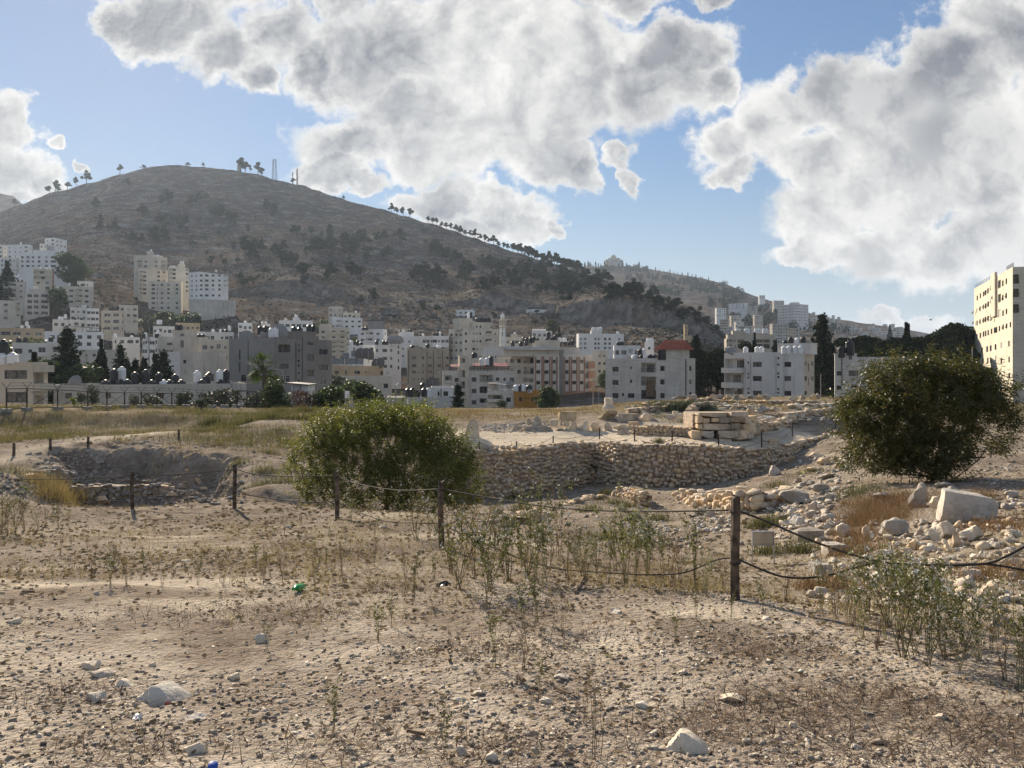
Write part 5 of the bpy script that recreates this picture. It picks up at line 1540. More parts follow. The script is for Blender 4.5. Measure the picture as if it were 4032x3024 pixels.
for x in(1232,1255,1318,1340,1415,1440,1455,1495,1520):p=h.roof_pt(px('D',x),.5);p.z=(HY-py('D',524))*p.y/FPX;tank(p,'w','on the stepped beige block',0)
d=415;q=P(px('D',738),py('D',565),d);rt=empty('brick_tower',(q.x,q.y,zg(q.x,q.y)-1),'square brown brick tower standing alone before the crag','tower')
zz_=lambda y:(HY-py('D',y))*d/FPX-rt.location.z
w_=17*d/FPX/2.458
m=MB();m.box(-w_,w_,-w_,w_,0,zz_(448));m.build('shaft',(W_TAN,),rt);m=MB();m.box(-w_*1.12,w_*1.12,-w_*1.12,w_*1.12,zz_(448),zz_(436));m.build('cap',(W_TAN,),rt)
for y in(470,505,540):m=MB();m.box(-w_*.25,w_*.25,-w_-.05,-w_+.02,zz_(y+6),zz_(y-6));m.build('window',(M_DARK,),rt)
m=MB();m.box(w_,w_*2.9,-w_,w_,0,zz_(545));m.build('annexe',(W_TAN,),rt)
for k,(x0,x1,yt,d,n,r,wl,lb)in enumerate(((1550,1726,430,760,6,7,W_OLD,'wide pale block with many floors behind the beige stepped one'),(1728,1842,470,770,4,4,W_OLD,'lower white block right of the wide pale block'),(1020,1128,276,1150,4,4,W_WHITE,'lone white house on the far hillside'),(1154,1336,228,1330,7,3,W_WHITE,'long white house highest on the far hillside'),(1440,1506,154,1650,3,2,W_WHITE,'little white house on the skyline of the far hill'),(1068,1162,384,950,4,4,W_CREAM,'cream house low on the far hillside, left'),(1160,1276,350,980,4,4,W_CREAM,'cream terraced house low on the far hillside, middle'),(1338,1432,252,1320,4,3,W_CREAM,'cream house right of the long white one on the far hillside'),(1388,1486,344,1050,4,4,W_BEIGE,'beige house under the large white block'),(1240,1400,448,840,6,4,W_CREAM,'cream row house just above the beige stepped block'),(1205,1300,410,900,4,3,W_PALE,'pale house between cream houses on the far hillside'),(1110,1205,455,880,4,3,W_PALE,'pale house at the foot of the far hillside'),(1575,1690,205,1600,5,3,W_OLD,'cream block on the skyline left of the large white block'))):
 auto(lb,'D','R' if k%2 else 'L',(x0,(x1-0.15*(x1-x0))if k%2 else(x0+.15*(x1-x0)),x1),yt,d,25,wl,n,r,1,depth=12,ww=1.7,wh=1.6)
h=H('large white block of very many windows on the far hillside','D','R',(1626,1800,1925),238,1300,38,W_PALE,parapet=.6)
h.grid(h.front,8,10,2.0,1.7,fh=4.9,top=2.6,skip=.03);h.grid(h.sidef,8,10,2.2,1.8,fh=4.9,top=2.6,skip=.03);h.block(1740,1790,226,.2,.6);h.finish()
rr=random.Random(5)
k=0
for(x0,x1,y0,y1,d0,d1,n)in((60,340,575,640,1750,1850,11),(0,330,640,740,1350,1650,16),(330,560,690,760,1300,1600,10),(200,480,760,830,900,1200,9),(520,790,640,700,1780,1850,7),(560,850,700,790,1500,1700,9),(-60,120,560,640,1750,1850,6)):
 for q in range(n):
  x=x0+(x1-x0)*(q+rr.uniform(.1,.9))/n;y=rr.uniform(y0,y1)+14;w_=rr.uniform(26,58);hpx=rr.uniform(22,48)
  gg_=ray_ground(px('E',x+w_/2)/KX,py('E',y)/KX,500,2600,500)
  if gg_ is None:continue
  d=gg_[1];y-=hpx
  hb=auto('small pale house in the hazy hillside quarter beyond the tall conifer','E','R',(x,x+w_*.75,x+w_),y,d,35,rr.choice((W_WHITE,W_PALE,W_CREAM,W_PALE)),rr.choice((3,4)),3,2,depth=12,ww=1.9,wh=1.8,group='small pale houses in the hazy hillside quarter')
for(x0,x1,yt,d,lb)in((776,846,680,1500,'slim pale high-rise at the right end of the far hillside'),(560,640,688,1500,'pale high-rise left of the cypress on the far hillside'),(645,700,722,1450,'stub-topped pale tower left of the cypress'),(702,770,728,1440,'wide pale block left of the cypress'),(320,415,655,1500,'wide pale block halfway up the hazy quarter'),(975,1050,735,1400,'pale block peeping over the pine wood')):
 hb=H(lb,'E','R',(x0,x0+.7*(x1-x0),x1),yt,d,35,W_PALE,depth=12);hb.grid(hb.front,5,9,1.9,1.8,fh=3.6);hb.grid(hb.sidef,3,9,1.9,1.8,fh=3.6);hb.finish()
d=2480;q=Q(1325,566,d);rt=empty('villa',(q.x,q.y,zg(q.x,q.y)-4),'domed villa with a columned porch on top of the far hill','villa')
zz_=lambda y:(HY-(950+y/1.27))*d/FPX-rt.location.z
s_=d/FPX/1.27
m=MB();m.box(-42*s_,42*s_,-20*s_,20*s_,0,zz_(94));m.box(-30*s_,30*s_,-18*s_,18*s_,zz_(94),zz_(86));m.build('wall',(W_CREAM,),rt)
m=MB();m.lathe([(15*s_,zz_(86)),(15*s_,zz_(80)),(14.5*s_,zz_(78)),(12*s_,zz_(73)),(7*s_,zz_(69.5)),(2*s_,zz_(68)),(.6*s_,zz_(66))],16);m.build('dome',(W_CREAM,),rt,smooth=True)
m=MB()
for k in range(6):x=(-22+k*8.8)*s_;m.tube([(x,-23*s_,0),(x,-23*s_,zz_(97))],1.3*s_,8)
m.build('porch_columns',(W_WHITE,),rt);m=MB();m.box(-26*s_,26*s_,-26*s_,-20*s_,zz_(97),zz_(93));m.build('porch_roof',(W_CREAM,),rt)
for x in(-36,36):
 for k in range(2):m=MB();m.box((x-3)*s_,(x+3)*s_,-20.3*s_,-19.9*s_,zz_(107),zz_(99));m.build('window',(M_DARK,),rt)if k==0 else None
def lattice(xp,ytop,ybot,w0,w1,label):
 d=float(np.interp(kx(xp),[kx(a)for a in R1X],R1D))-4
 b_=Q(xp,ybot,d);hh=(ybot-ytop)*KX*d/FPX;z0=zg(b_.x,b_.y)
 hh=(HY-ytop*KX)*d/FPX-z0
 rt=empty('radio_mast',(b_.x,b_.y,z0-1),label,'mast')
 m=MB();n=9;c4=[(-1,-1),(1,-1),(1,1),(-1,1)]
 wd=lambda t:(w0+(w1-w0)*t)/2
 for cx_,cy_ in c4:m.tube([(cx_*wd(0),cy_*wd(0),0),(cx_*wd(1),cy_*wd(1),hh)],.28,4)
 for k in range(n):
  t0,t1=k/n,(k+1)/n
  for q in range(4):
   a,b2=c4[q],c4[(q+1)%4]
   m.tube([(a[0]*wd(t0),a[1]*wd(t0),t0*hh),(b2[0]*wd(t1),b2[1]*wd(t1),t1*hh)],.14,3)
   m.tube([(a[0]*wd(t1),a[1]*wd(t1),t1*hh),(b2[0]*wd(t1),b2[1]*wd(t1),t1*hh)],.14,3)
 m.build('lattice',(M_RUST,),rt)
 for k in range(10):
  t=random.uniform(.3,.98);a=random.uniform(0,6.28);r=wd(t)+.6
  mm=MB();mm.box(-.35,.35,-.2,.2,-1.3,1.3,0,Matrix.Translation((r*math.cos(a),r*math.sin(a),t*hh))@Matrix.Rotation(a,4,'Z'));mm.build('antenna',(M_FRAME,),rt)
lattice(593,343,388,7.5,4.5,'wide lattice radio mast on the mountain top')
lattice(642,364,399,1.8,1.5,'slim twin pole mast right of the wide lattice mast')
lattice(632,371,396,.7,.5,'thin short mast beside the slim one on the ridge')
d=1445;q=Q(517,377,d);rt=empty('lookout_tower',(q.x,q.y,zg(q.x,q.y)-1),'small square stone post with an antenna beside ridge trees','tower');m=MB();m.box(-3,3,-3,3,0,14);m.build('wall',(W_BROWN,),rt);m=MB();m.tube([(0,0,14),(0,0,24)],.3,5);m.build('antenna',(M_RUST,),rt)
L_PINE=leafy('pine_needles',((0.014,0.022,0.011),(0.036,0.05,0.022)),0.25,0.12,0.9,spec=0.0)
L_DARK=leafy('cypress_needles',((0.014,0.022,0.013),(0.035,0.05,0.026)),0.6,0.12,0.9,spec=0.05)
L_OLIVE=leafy('olive_leaves',((0.05,0.06,0.038),(0.105,0.12,0.08)),0.6,0.2,0.6)
L_GREEN=leafy('green_leaves',((0.03,0.048,0.014),(0.075,0.105,0.03)),0.5,0.3,0.55)
L_LIME=leafy('lime_leaves',((0.09,0.14,0.025),(0.20,0.27,0.05)),0.8,0.4,0.5)
L_RUSSET=leafy('russet_leaves',((0.06,0.035,0.025),(0.13,0.075,0.05)),0.8,0.25,0.7)
L_PALM=leafy('palm_leaves',((0.035,0.065,0.015),(0.11,0.15,0.035)),0.8,0.35,0.8,spec=.1)
def leaf_cloud(cen,size,r,aspect=1.0,up=0.0):
 """two-triangle leaves or tufts at the given centres, random directions"""
 n=len(cen)
 a=r.normal(size=(n,3));a[:,2]+=up;a/=np.linalg.norm(a,axis=1)[:,None]
 b=r.normal(size=(n,3));b-=a*(a*b).sum(1)[:,None];b/=np.linalg.norm(b,axis=1)[:,None]
 s=(size*r.uniform(0.6,1.4,n))[:,None]
 a,b=a*s*0.5*aspect,b*s*0.5
 co=np.stack([cen-a,cen+b,cen+a,cen-b],1).reshape(-1,3)
 f=np.arange(4*n).reshape(n,4)
 return co,f
def blob_pts(c,rad3,n,r,shell=0.55):
 v=r.normal(size=(n,3));v/=np.linalg.norm(v,axis=1)[:,None]
 q=r.uniform(shell**3,1,n)**(1/3)
 return np.asarray(c)+v*q[:,None]*np.asarray(rad3)
def tree_mesh(kind,seed,n,ls,leafm):
 """crown and trunk of unit height"""
 r=np.random.default_rng(seed)
 tk=MB()
 pts=[]
 if kind=='pine':
  nb=r.integers(6,10)
  lean=r.normal(0,.05,2)
  tk.tube([(0,0,-.06),(lean[0]*.4,lean[1]*.4,.3),(lean[0],lean[1],.62),(lean[0]*1.3,lean[1]*1.3,.9)],[.035,.028,.02,.006],5)
  for k in range(nb):
   z=r.uniform(.42,.88);an=r.uniform(0,6.28);q=r.uniform(.05,.27)*(1.25-z)*1.7
   c=(lean[0]+q*math.cos(an),lean[1]+q*math.sin(an),z)
   rr_=r.uniform(.10,.19)*(1.15-.35*z)
   pts.append(blob_pts(c,(rr_,rr_,rr_*.62),n//nb,r))
   tk.tube([(lean[0]*.7,lean[1]*.7,z-.16),c],[.012,.004],4)
  pts.append(blob_pts((lean[0],lean[1],.9),(.13,.13,.09),n//nb,r))
 elif kind=='cypress':
  tk.tube([(0,0,-.05),(0,0,.5),(0,0,.95)],[.03,.02,.004],5)
  z=r.uniform(.04,1,n);w=.10*np.sin(np.clip(z*1.12,0,1)*np.pi)**.55*(1.15-z*.65)
  an=r.uniform(0,6.28,n);q=w*np.sqrt(r.uniform(.25,1,n))*(1+.18*np.sin(an*3+z*25))
  pts.append(np.stack([q*np.cos(an),q*np.sin(an),z],1))
 elif kind=='conifer':
  tk.tube([(0,0,-.05),(0,0,.5),(0,0,.98)],[.035,.02,.004],6)
  nb=90
  for k in range(nb):
   z=.05+.93*(k/nb)**.9;an=k*2.4+r.uniform(-.4,.4)
   L=.27*(1-z)**.8*r.uniform(.55,1.2)+.012
   m=max(3,int(n/nb*(1.5-z)))
   t=r.uniform(.1,1,m)
   p=np.stack([t*L*math.cos(an),t*L*math.sin(an),z-.05*t*L/.2+.04*t*t],1)
   pts.append(p+r.normal(0,.014,p.shape))
   tk.tube([(0,0,z),(L*math.cos(an),L*math.sin(an),z-.01)],[.006,.001],3)
 else:
  nb=11
  for k in range(4):
   an=r.uniform(0,6.28);tk.tube([(0,0,-.05),(.03*math.cos(an),.03*math.sin(an),.2),(.22*math.cos(an),.22*math.sin(an),.6)],[.035,.028,.008],5)
  for k in range(nb):
   an=r.uniform(0,6.28);q=r.uniform(0,.30);z=r.uniform(.28,.82)
   rr_=r.uniform(.14,.22)
   pts.append(blob_pts((q*math.cos(an),q*math.sin(an),z),(rr_,rr_,rr_*.8),n//nb,r))
 pts=np.concatenate(pts)
 co,f=leaf_cloud(pts,ls,r,1.3)
 return np_mesh('crown',co,f,[leafm]),tk.mesh('trunk',(M_BARK,))
KINDS={}
for s_ in range(7):KINDS[('hillpine',s_)]=tree_mesh('pine',100+s_,700,.085,L_PINE)
for s_ in range(4):KINDS[('pine',s_)]=tree_mesh('pine',200+s_,3600,.026,L_PINE)
for s_ in range(3):KINDS[('cypress',s_)]=tree_mesh('cypress',300+s_,1900,.03,L_DARK)
for s_ in range(3):KINDS[('conifer',s_)]=tree_mesh('conifer',400+s_,5200,.022,L_DARK)
for s_ in range(3):KINDS[('round',s_)]=tree_mesh('round',500+s_,3600,.034,L_GREEN)
for s_ in range(3):KINDS[('olive',s_)]=tree_mesh('round',520+s_,2600,.034,L_OLIVE)
for s_ in range(2):KINDS[('lime',s_)]=tree_mesh('round',540+s_,2000,.04,L_LIME)
for s_ in range(2):KINDS[('russet',s_)]=tree_mesh('round',560+s_,1100,.034,L_RUSSET)
for s_ in range(2):KINDS[('smallcypress',s_)]=tree_mesh('cypress',580+s_,160,.09,L_DARK)
NVAR={}
for k_,s_ in KINDS:NVAR[k_]=max(NVAR.get(k_,0),s_+1)
TREE_NAME={'hillpine':'pine_tree','pine':'pine_tree','cypress':'cypress_tree','conifer':'conifer_tree','round':'leafy_tree','olive':'olive_tree','lime':'leafy_shrub','russet':'dry_shrub','smallcypress':'cypress_tree'}
def tree(kind,loc,hgt_,label,group=None,wide=1.0,cat='tree',name=None):
 v=random.randrange(NVAR[kind])
 cr,tr=KINDS[(kind,v)]
 t=empty(name or TREE_NAME[kind],loc,label,cat,group,random.uniform(0,6.28))
 sc=(hgt_*wide,hgt_*wide,hgt_)
 inst('crown',cr,scale=sc,parent=t)
 inst('trunk',tr,scale=sc,parent=t)
 return t
HILLP=[(205,452,4,3,2,19),(230,492,18,10,5,17),(292,520,18,8,4,17),(265,402,14,4,3,12),(312,468,6,5,3,18),(345,520,14,10,5,22),(360,438,14,8,5,20),(392,470,10,6,2,15),(420,440,10,8,4,20),(445,436,5,4,2,16),(385,492,14,10,5,21),(352,482,10,6,3,18),(472,470,14,8,5,19),(502,482,10,8,4,18),(545,552,26,16,8,24),(568,462,6,6,2,20),(592,470,6,4,2,20),(622,574,14,8,4,22),(600,552,12,8,3,20),(640,506,8,6,3,15),(692,535,26,22,10,24),(656,594,10,6,3,20),(712,604,12,8,3,24),(764,548,30,26,12,26),(822,522,10,6,4,20),(832,556,12,6,3,20),(768,602,16,8,4,24),(806,650,10,6,2,24),(776,657,6,3,1,22),(862,528,10,6,2,22),(936,545,12,8,4,20),(962,560,10,8,3,20),(902,602,14,10,5,24),(940,614,18,10,6,26),(988,568,12,8,4,22),(1002,604,14,8,4,24),(1052,580,14,8,4,20),(1090,606,34,26,12,25),(1042,626,14,8,4,24),(1152,612,34,26,12,26),(1202,606,30,20,9,26),(1242,636,30,20,10,26),(1290,618,34,16,12,26),(1345,646,28,14,11,26),(1392,648,22,10,9,26),(1440,668,22,10,8,24),(1482,690,20,8,7,22),(1528,710,18,10,7,22),(1182,694,20,8,5,22),(1080,692,10,6,2,22),(906,676,14,8,3,26),(947,690,10,6,2,26),(846,694,8,5,2,26),(532,622,12,8,4,26),(562,604,14,8,3,24),(662,624,12,8,3,24),(470,560,30,20,6,22),(430,520,30,14,5,20),(500,520,24,14,5,20),(505,596,16,16,5,24)]
rt_=random.Random(11)
cnt=0
REG=((0,'on the upper left slope of the mountain'),(420,'in the loose stand on the middle of the mountain slope'),(850,'on the right half of the mountain slope'),(1180,'in the dense wood along the falling right ridge'))
for(x,y,sx,sy,n,hp)in HILLP:
 for k in range(n):
  if cnt>=238:break
  xx,yy=x+rt_.uniform(-sx,sx),y+rt_.uniform(-sy,sy)
  g_=ray_ground(xx,yy,330,1700,700)
  if g_ is None:continue
  reg=[t for b_,t in REG if xx>=b_][-1]
  tree('hillpine',(g_[0],g_[1],g_[2]-.3),hp*rt_.uniform(.85,1.45)*KX*g_[1]/FPX,'dark green pine '+reg,'pines '+reg,rt_.uniform(.85,1.3))
  cnt+=1
mass,rm_=[],np.random.default_rng(6)
for(x,y,sx,sy,n,hp)in HILLP:
 for k in range(n):
  g_=ray_ground(x+rt_.uniform(-sx,sx)*1.5,y+rt_.uniform(-sy,sy)*1.5,330,1700,500)
  if g_ is None or(g_[1]<560 and x<700):continue
  hh=hp*rt_.uniform(.6,1.05)*KX*g_[1]/FPX
  co_,f_=leaf_cloud(np.concatenate([blob_pts((g_[0]+rm_.normal(0,.12)*hh,g_[1],g_[2]+hh*rm_.uniform(.5,.85)),(hh*.2,hh*.2,hh*.14),34,rm_)for q in range(5)]),hh*.095,rm_,1.2)
  mass.append((co_,f_))
  tk_=MB();tk_.tube([(g_[0],g_[1],g_[2]-.3),(g_[0],g_[1],g_[2]+hh*.7)],[hh*.028,hh*.012],4)
  mass.append((np.array(tk_.v),np.array([fc for fc in tk_.f if len(fc)==4][:4])))
o_,cs_,fs_=0,[],[]
for c_,f_ in mass:cs_.append(c_);fs_.append(f_+o_);o_+=len(c_)
tag(inst('pine_wood',np_mesh('pine_wood',np.concatenate(cs_),np.concatenate(fs_),[L_PINE])),'thinner pines filling the stands on the mountain side',kind='stuff')
SKY_T=[(32,446,15,1),(107,428,14,1.6),(119,417,24,1.0),(124,428,14,1.4),(144,412,16,1.4),(165,408,20,.8),(187,417,26,.9),(259,382,20,1.0),(405,361,9,1.6),(440,364,10,1),(520,382,30,1.1),(529,380,22,1.2),(541,381,17,.6),(557,387,25,1.1),(566,389,14,1.2),(742,434,9,.9),(310,366,8,2),(846,459,20,.9),(858,464,16,1.1),(871,472,18,1.0),(884,476,19,1.1),(633,400,12,1.6)]
SKY_T+=[(924+10.2*k,490+k*2.92+rt_.uniform(-1,1),rt_.uniform(12,19),rt_.uniform(.9,1.3))for k in range(26)]
SKY_T+=[(1120+7*k,549+k*2.3+rt_.uniform(-1,6),rt_.uniform(15,25),rt_.uniform(.9,1.3))for k in range(20)]
for i_,(x,y,hp,wd)in enumerate(SKY_T):
 k=kx(x);d=float(np.interp(k,[kx(a)for a in R1X],R1D))-6
 z=zg(k*d,d)
 row=x>900
 tree('hillpine',(k*d,d,z-.5),hp*KX*d/FPX*1.12,'pine in the long row along the right skyline of the mountain' if row else 'lone dark tree on the skyline of the mountain top','pines along the right skyline' if row else 'lone trees on the mountain skyline',wd*.95)
for k in range(46):
 x=(1240+90*(k/22))if k<22 else(1338+200*((k-22)/24)**1.1)
 x+=rt_.uniform(-3,3)
 if 1314<x<1337:continue
 kk=kx(x);d=float(np.interp(kk,[kx(a)for a in R2X],R2D))-rt_.uniform(5,90)
 tree('smallcypress',(kk*d,d,zg(kk*d,d)-1),rt_.uniform(7,15)if x>1400 else rt_.uniform(10,22),'tiny dark cypress in the row along the far hill skyline','cypresses along the far hill skyline',1.6)
far_c=[]
rf_=np.random.default_rng(3)
for(x,y,sx,sy,n)in((1480,612,30,6,16),(1530,625,40,10,26),(1450,632,25,8,14),(1400,604,50,5,14),(1590,640,25,10,16),(1640,668,20,8,10),(1560,660,30,8,12),(1680,690,30,10,14),(1620,700,40,8,14),(1730,712,30,10,10),(1340,585,60,3,30),(1800,716,40,6,8)):
 for k in range(int(n*2.2)):
  g_=ray_ground(x+rf_.uniform(-sx,sx),y+rf_.uniform(-sy,sy),700,2700,500)
  if g_ is None or g_[1]<900:continue
  hh=rf_.uniform(8,17)
  far_c.append(blob_pts((g_[0],g_[1],g_[2]+hh*.5),(hh*.32,hh*.32,hh*.5),45,rf_))
co,f=leaf_cloud(np.concatenate(far_c),2.6,rf_,1.2)
tag(inst('distant_woods',np_mesh('distant_woods',co,f,[L_PINE])),'dark patches of distant woodland on the farther hill',kind='stuff')
n=16000
kk=rf_.uniform(kx(-40),kx(1760),n);dd=np.exp(rf_.uniform(np.log(330),np.log(1600),n))
rr1=prof(R1X,R1D,kk)
ok=dd<rr1+40
kk,dd=kk[ok],dd[ok]
zz0=hgt(kk*dd,dd)
keep=fbm2(kk*dd/60,dd/60,71,4)+rf_.normal(0,.25,len(dd))>-.05
P0=np.stack([kk*dd,dd,zz0],1)[keep]
sz=rf_.uniform(.4,1.5,len(P0))*(1+dd[keep]/1500)
pts=(P0[:,None]+rf_.normal(0,1,(len(P0),6,3))*sz[:,None,None]*np.array([.6,.6,.32])+np.array([0,0,.35])*sz[:,None,None]).reshape(-1,3)
co,f=leaf_cloud(pts,0.95,rf_,1.2)
L_SCRUB=leafy('scrub',((0.022,0.024,0.014),(0.05,0.047,0.028)),0.05,0.1,0.9,randomize=False,spec=0.0)
tag(inst('hillside_scrub',np_mesh('hillside_scrub',co,f,[L_SCRUB])),'low dark scrub dotted over the mountain side',kind='stuff')
def rock_shape(seed,n=3,rough=.22,boxy=.55,cut=(.52,.88),ncut=10):
 """irregular rounded block of about unit size, n x n quads per side"""
 r=np.random.default_rng(seed)
 idx,co,fs={},[],[]
 lin=np.linspace(-1,1,n+1)
 def vid(p):
  key=tuple(np.round(p,5))
  if key not in idx:
   idx[key]=len(co);co.append(p)
  return idx[key]
 for ax in range(3):
  for sg in(-1,1):
   for i in range(n):
    for j in range(n):
     q=[]
     for(a,b)in((i,j),(i+1,j),(i+1,j+1),(i,j+1)):
      p=np.zeros(3);p[ax]=sg;p[(ax+1)%3]=lin[a];p[(ax+2)%3]=lin[b]
      q.append(vid(p))
     fs.append(q if sg>0 else q[::-1])
 co=np.array(co)
 ln=np.linalg.norm(co,axis=1)[:,None]
 sph=co/ln
 p=sph*(1-boxy)+co*boxy*.86
 for k in range(ncut):
  nrm=r.normal(size=3);nrm/=np.linalg.norm(nrm)
  lim=r.uniform(*cut)
  dd=p@nrm
  p=p-np.maximum(dd-lim,0)[:,None]*nrm
 ph=r.uniform(0,50,3)
 for f_,a in((1.7,rough),(4.1,rough*.4)):
  p=p+sph*a*(fbm2(p[:,0]*f_+ph[0]+p[:,2]*.7,p[:,1]*f_+ph[1]-p[:,2]*1.3,seed,3))[:,None]
 if n<=4:p=p+r.normal(0,rough*.12,p.shape)
 return p*.5,np.array(fs)
S_WALL=stone_mat('field_stone',(0.70,0.575,0.42),(0.52,0.405,0.285),lichen=.35)
S_GREY=stone_mat('grey_limestone',(0.47,0.43,0.37),(0.29,0.25,0.205),lichen=.6)
S_PALE=stone_mat('pale_limestone',(0.70,0.635,0.53),(0.48,0.41,0.32),lichen=.3)
S_OCHRE=stone_mat('lichened_limestone',(0.47,0.40,0.30),(0.30,0.245,0.18),lichen=.4,ochre=.75)
S_HILL=stone_mat('hill_rock',(0.22,0.21,0.19),(0.12,0.112,0.10),scale=.3,lichen=.3,bscale=1.5)
base=[rock_shape(900+s_,2,.3)for s_ in range(5)]
n=11000
kk=rf_.uniform(kx(-40),kx(1700),n);dd=np.exp(rf_.uniform(np.log(400),np.log(1550),n))
ok=(dd<prof(R1X,R1D,kk)+10)&(fbm2(kk*dd/90,dd/35,77,4)+rf_.normal(0,.2,n)>.08)
kk,dd=kk[ok],dd[ok]
zz0=hgt(kk*dd,dd)
COs,Fs,o_=[],[],0
for i in range(len(dd)):
 p,f=base[i%5]
 s3=rf_.uniform(.8,3.2)*np.array([rf_.uniform(.8,2.0),rf_.uniform(.7,1.2),rf_.uniform(.5,1.0)])
 a=rf_.uniform(0,6.28);ca,sa=math.cos(a),math.sin(a)
 q=p*s3;q=np.stack([q[:,0]*ca-q[:,1]*sa,q[:,0]*sa+q[:,1]*ca,q[:,2]],1)
 COs.append(q+(kk[i]*dd[i],dd[i],zz0[i]+.1));Fs.append(f+o_);o_+=len(p)
tag(inst('hillside_rocks',np_mesh('hillside_rocks',np.concatenate(COs),np.concatenate(Fs),[S_HILL])),'grey limestone outcrops strewn over the mountain side',kind='stuff')
def town_tree(crop,x,yt,yb,d,kind,wide,label,group=None,cat='tree',name=None):
 b_=P(px(crop,x),py(crop,yb),d)
 z=zg(b_.x,b_.y)
 top=(HY-py(crop,yt))*d/FPX
 z=min(z,b_.z+.5)if b_.z<z else z
 return tree(kind,(b_.x,b_.y,z-.1),top-z+.1,label,group,wide,cat,name)
for a in(('A',630,930,1430,140,'conifer',1.15,'big dark conifer with a broad skirt, left of the cypress'),('A',560,1180,1430,136,'round',1.0,'dark bushy tree at the left foot of the big conifer'),('A',720,1220,1430,134,'round',1.1,'dark bushy tree at the right foot of the big conifer'),('A',945,1035,1420,150,'cypress',1.2,'tall slim dark cypress between old stained walls'),('A',1125,1085,1400,150,'conifer',.9,'dark conifer right of the slim cypress'),('A',1190,1230,1400,146,'conifer',.8,'small conifer hugging the one right of the slim cypress'),('A',320,1160,1270,112,'cypress',1.6,'clipped small cypress beside the roof of the left edge house'),('A',1262,1222,1420,140,'conifer',.9,'ragged conifer behind the row of black tanks, left'),('A',1345,1208,1420,142,'conifer',.8,'ragged conifer behind the row of black tanks, middle'),('A',1452,1168,1420,138,'conifer',.85,'ragged conifer behind the tanks, left of the tallest'),('A',1530,1148,1420,138,'conifer',1.1,'tallest ragged conifer behind the tanks'),('A',68,308,440,430,'cypress',2.0,'dark pointed tree among white houses far up the left slope'),('A',530,480,640,420,'round',1.2,'dark round tree beside the five-storey house on the slope'),('A',680,195,280,520,'round',.9,'dark tree right of the topmost white house'),('A',740,270,360,515,'round',.9,'dark tree right of the long white block'),('A',150,960,1100,240,'round',1.6,'dark tree cluster below the low tan house, left'),('A',330,975,1100,240,'round',1.6,'dark tree cluster below the low tan house, right'),('A',1390,790,900,400,'olive',1.5,'olive-green tree under the stepped white complex'),('A',1500,760,880,430,'round',1.4,'dark shrub tree under the lowest stepped block, left'),('A',1800,760,880,430,'round',1.6,'dark shrub tree under the terrace wall'),('A',1650,780,890,420,'round',1.6,'dark shrub tree under the lowest stepped block, right'),('B',1480,510,700,360,'round',.8,'dark tree in the gap left of the white balcony-strip house'),('B',1160,350,480,430,'round',1.2,'dark tree left of the cream top storeys'),('B',1270,900,1010,186,'olive',1.2,'small palm-like shrub beside the low cream house'),('C',500,1020,1305,118,'conifer',1.15,'solitary cone-shaped conifer in front of the stair tower house'),('C',1400,1012,1258,158,'round',.95,'big round dark green tree before the striped block'),('C',1330,1060,1258,160,'round',.8,'left lobe tree beside the big round one before the striped block'),('C',935,1158,1240,160,'olive',1.3,'grey-green bush before the white terrace house'),('C',1895,880,1100,262,'round',.7,'dark tree in the shade right of the striped block'),('C',1480,460,580,420,'cypress',1.2,'dark cypress behind the tanks of the striped block'),('C',1420,370,520,480,'round',1.0,'dark tree right of the white tower block'),('C',1000,585,660,380,'round',1.3,'small tree right of the minaret'),('D',840,545,1100,200,'conifer',.85,'tall dark conifer right behind the red-roofed house'),('D',2060,342,1115,190,'conifer',1.0,'tallest dark conifer, between the cream and the block-built house'),('D',1980,640,1110,196,'conifer',.9,'lower dark conifer left of the tallest'),('D',2150,620,1110,200,'conifer',.9,'lower dark conifer right of the tallest'),('D',1405,518,720,240,'cypress',.9,'slim cypress before the beige stepped block'),('D',1318,590,720,238,'pine',.9,'grey-green pine left of the slim cypress'),('D',1606,588,720,236,'conifer',.7,'small conifer at the right end of the beige stepped block'),('E',874,645,980,182,'cypress',1.15,'dark twin-topped cypress rising from the pine wood'),('E',893,660,980,184,'cypress',.9,'second stem of the twin-topped cypress'),('E',720,660,760,900,'cypress',1.2,'distant cypress left of the pale tower')):
 town_tree(*a)
for k,(x,yt,d)in enumerate(((830,640,215),(905,668,222),(975,690,226),(1040,650,232),(1100,680,236),(800,780,205),(870,800,208),(950,790,212),(1030,800,216),(1090,820,220),(1130,700,238))):
 town_tree('D',x,yt+10,1120,d,'pine',1.0,'dark tree in the thick grove between the red-roofed and the cream house','dark grove between two houses')
for k,(x,yt,d)in enumerate(((290,770,232),(360,790,236),(430,760,240),(500,755,246),(570,770,250),(640,800,236),(700,790,238),(770,770,242),(830,790,232),(930,770,228),(1000,765,226),(1060,770,230),(1130,735,225),(1200,705,222),(1270,690,220),(1330,650,224),(1376,630,226),(1430,670,222),(1490,680,224),(1200,830,205),(1280,830,202),(1350,850,200),(1420,870,198),(1080,850,206),(960,860,210),(850,880,208),(740,880,206),(620,880,212),(520,870,214),(430,900,210),(1490,780,226),(1450,900,200))):
 town_tree('E',x,yt,1010,d,'pine',1.15,'dark green pine in the wood left of the yellow tower','pine wood left of the yellow tower')
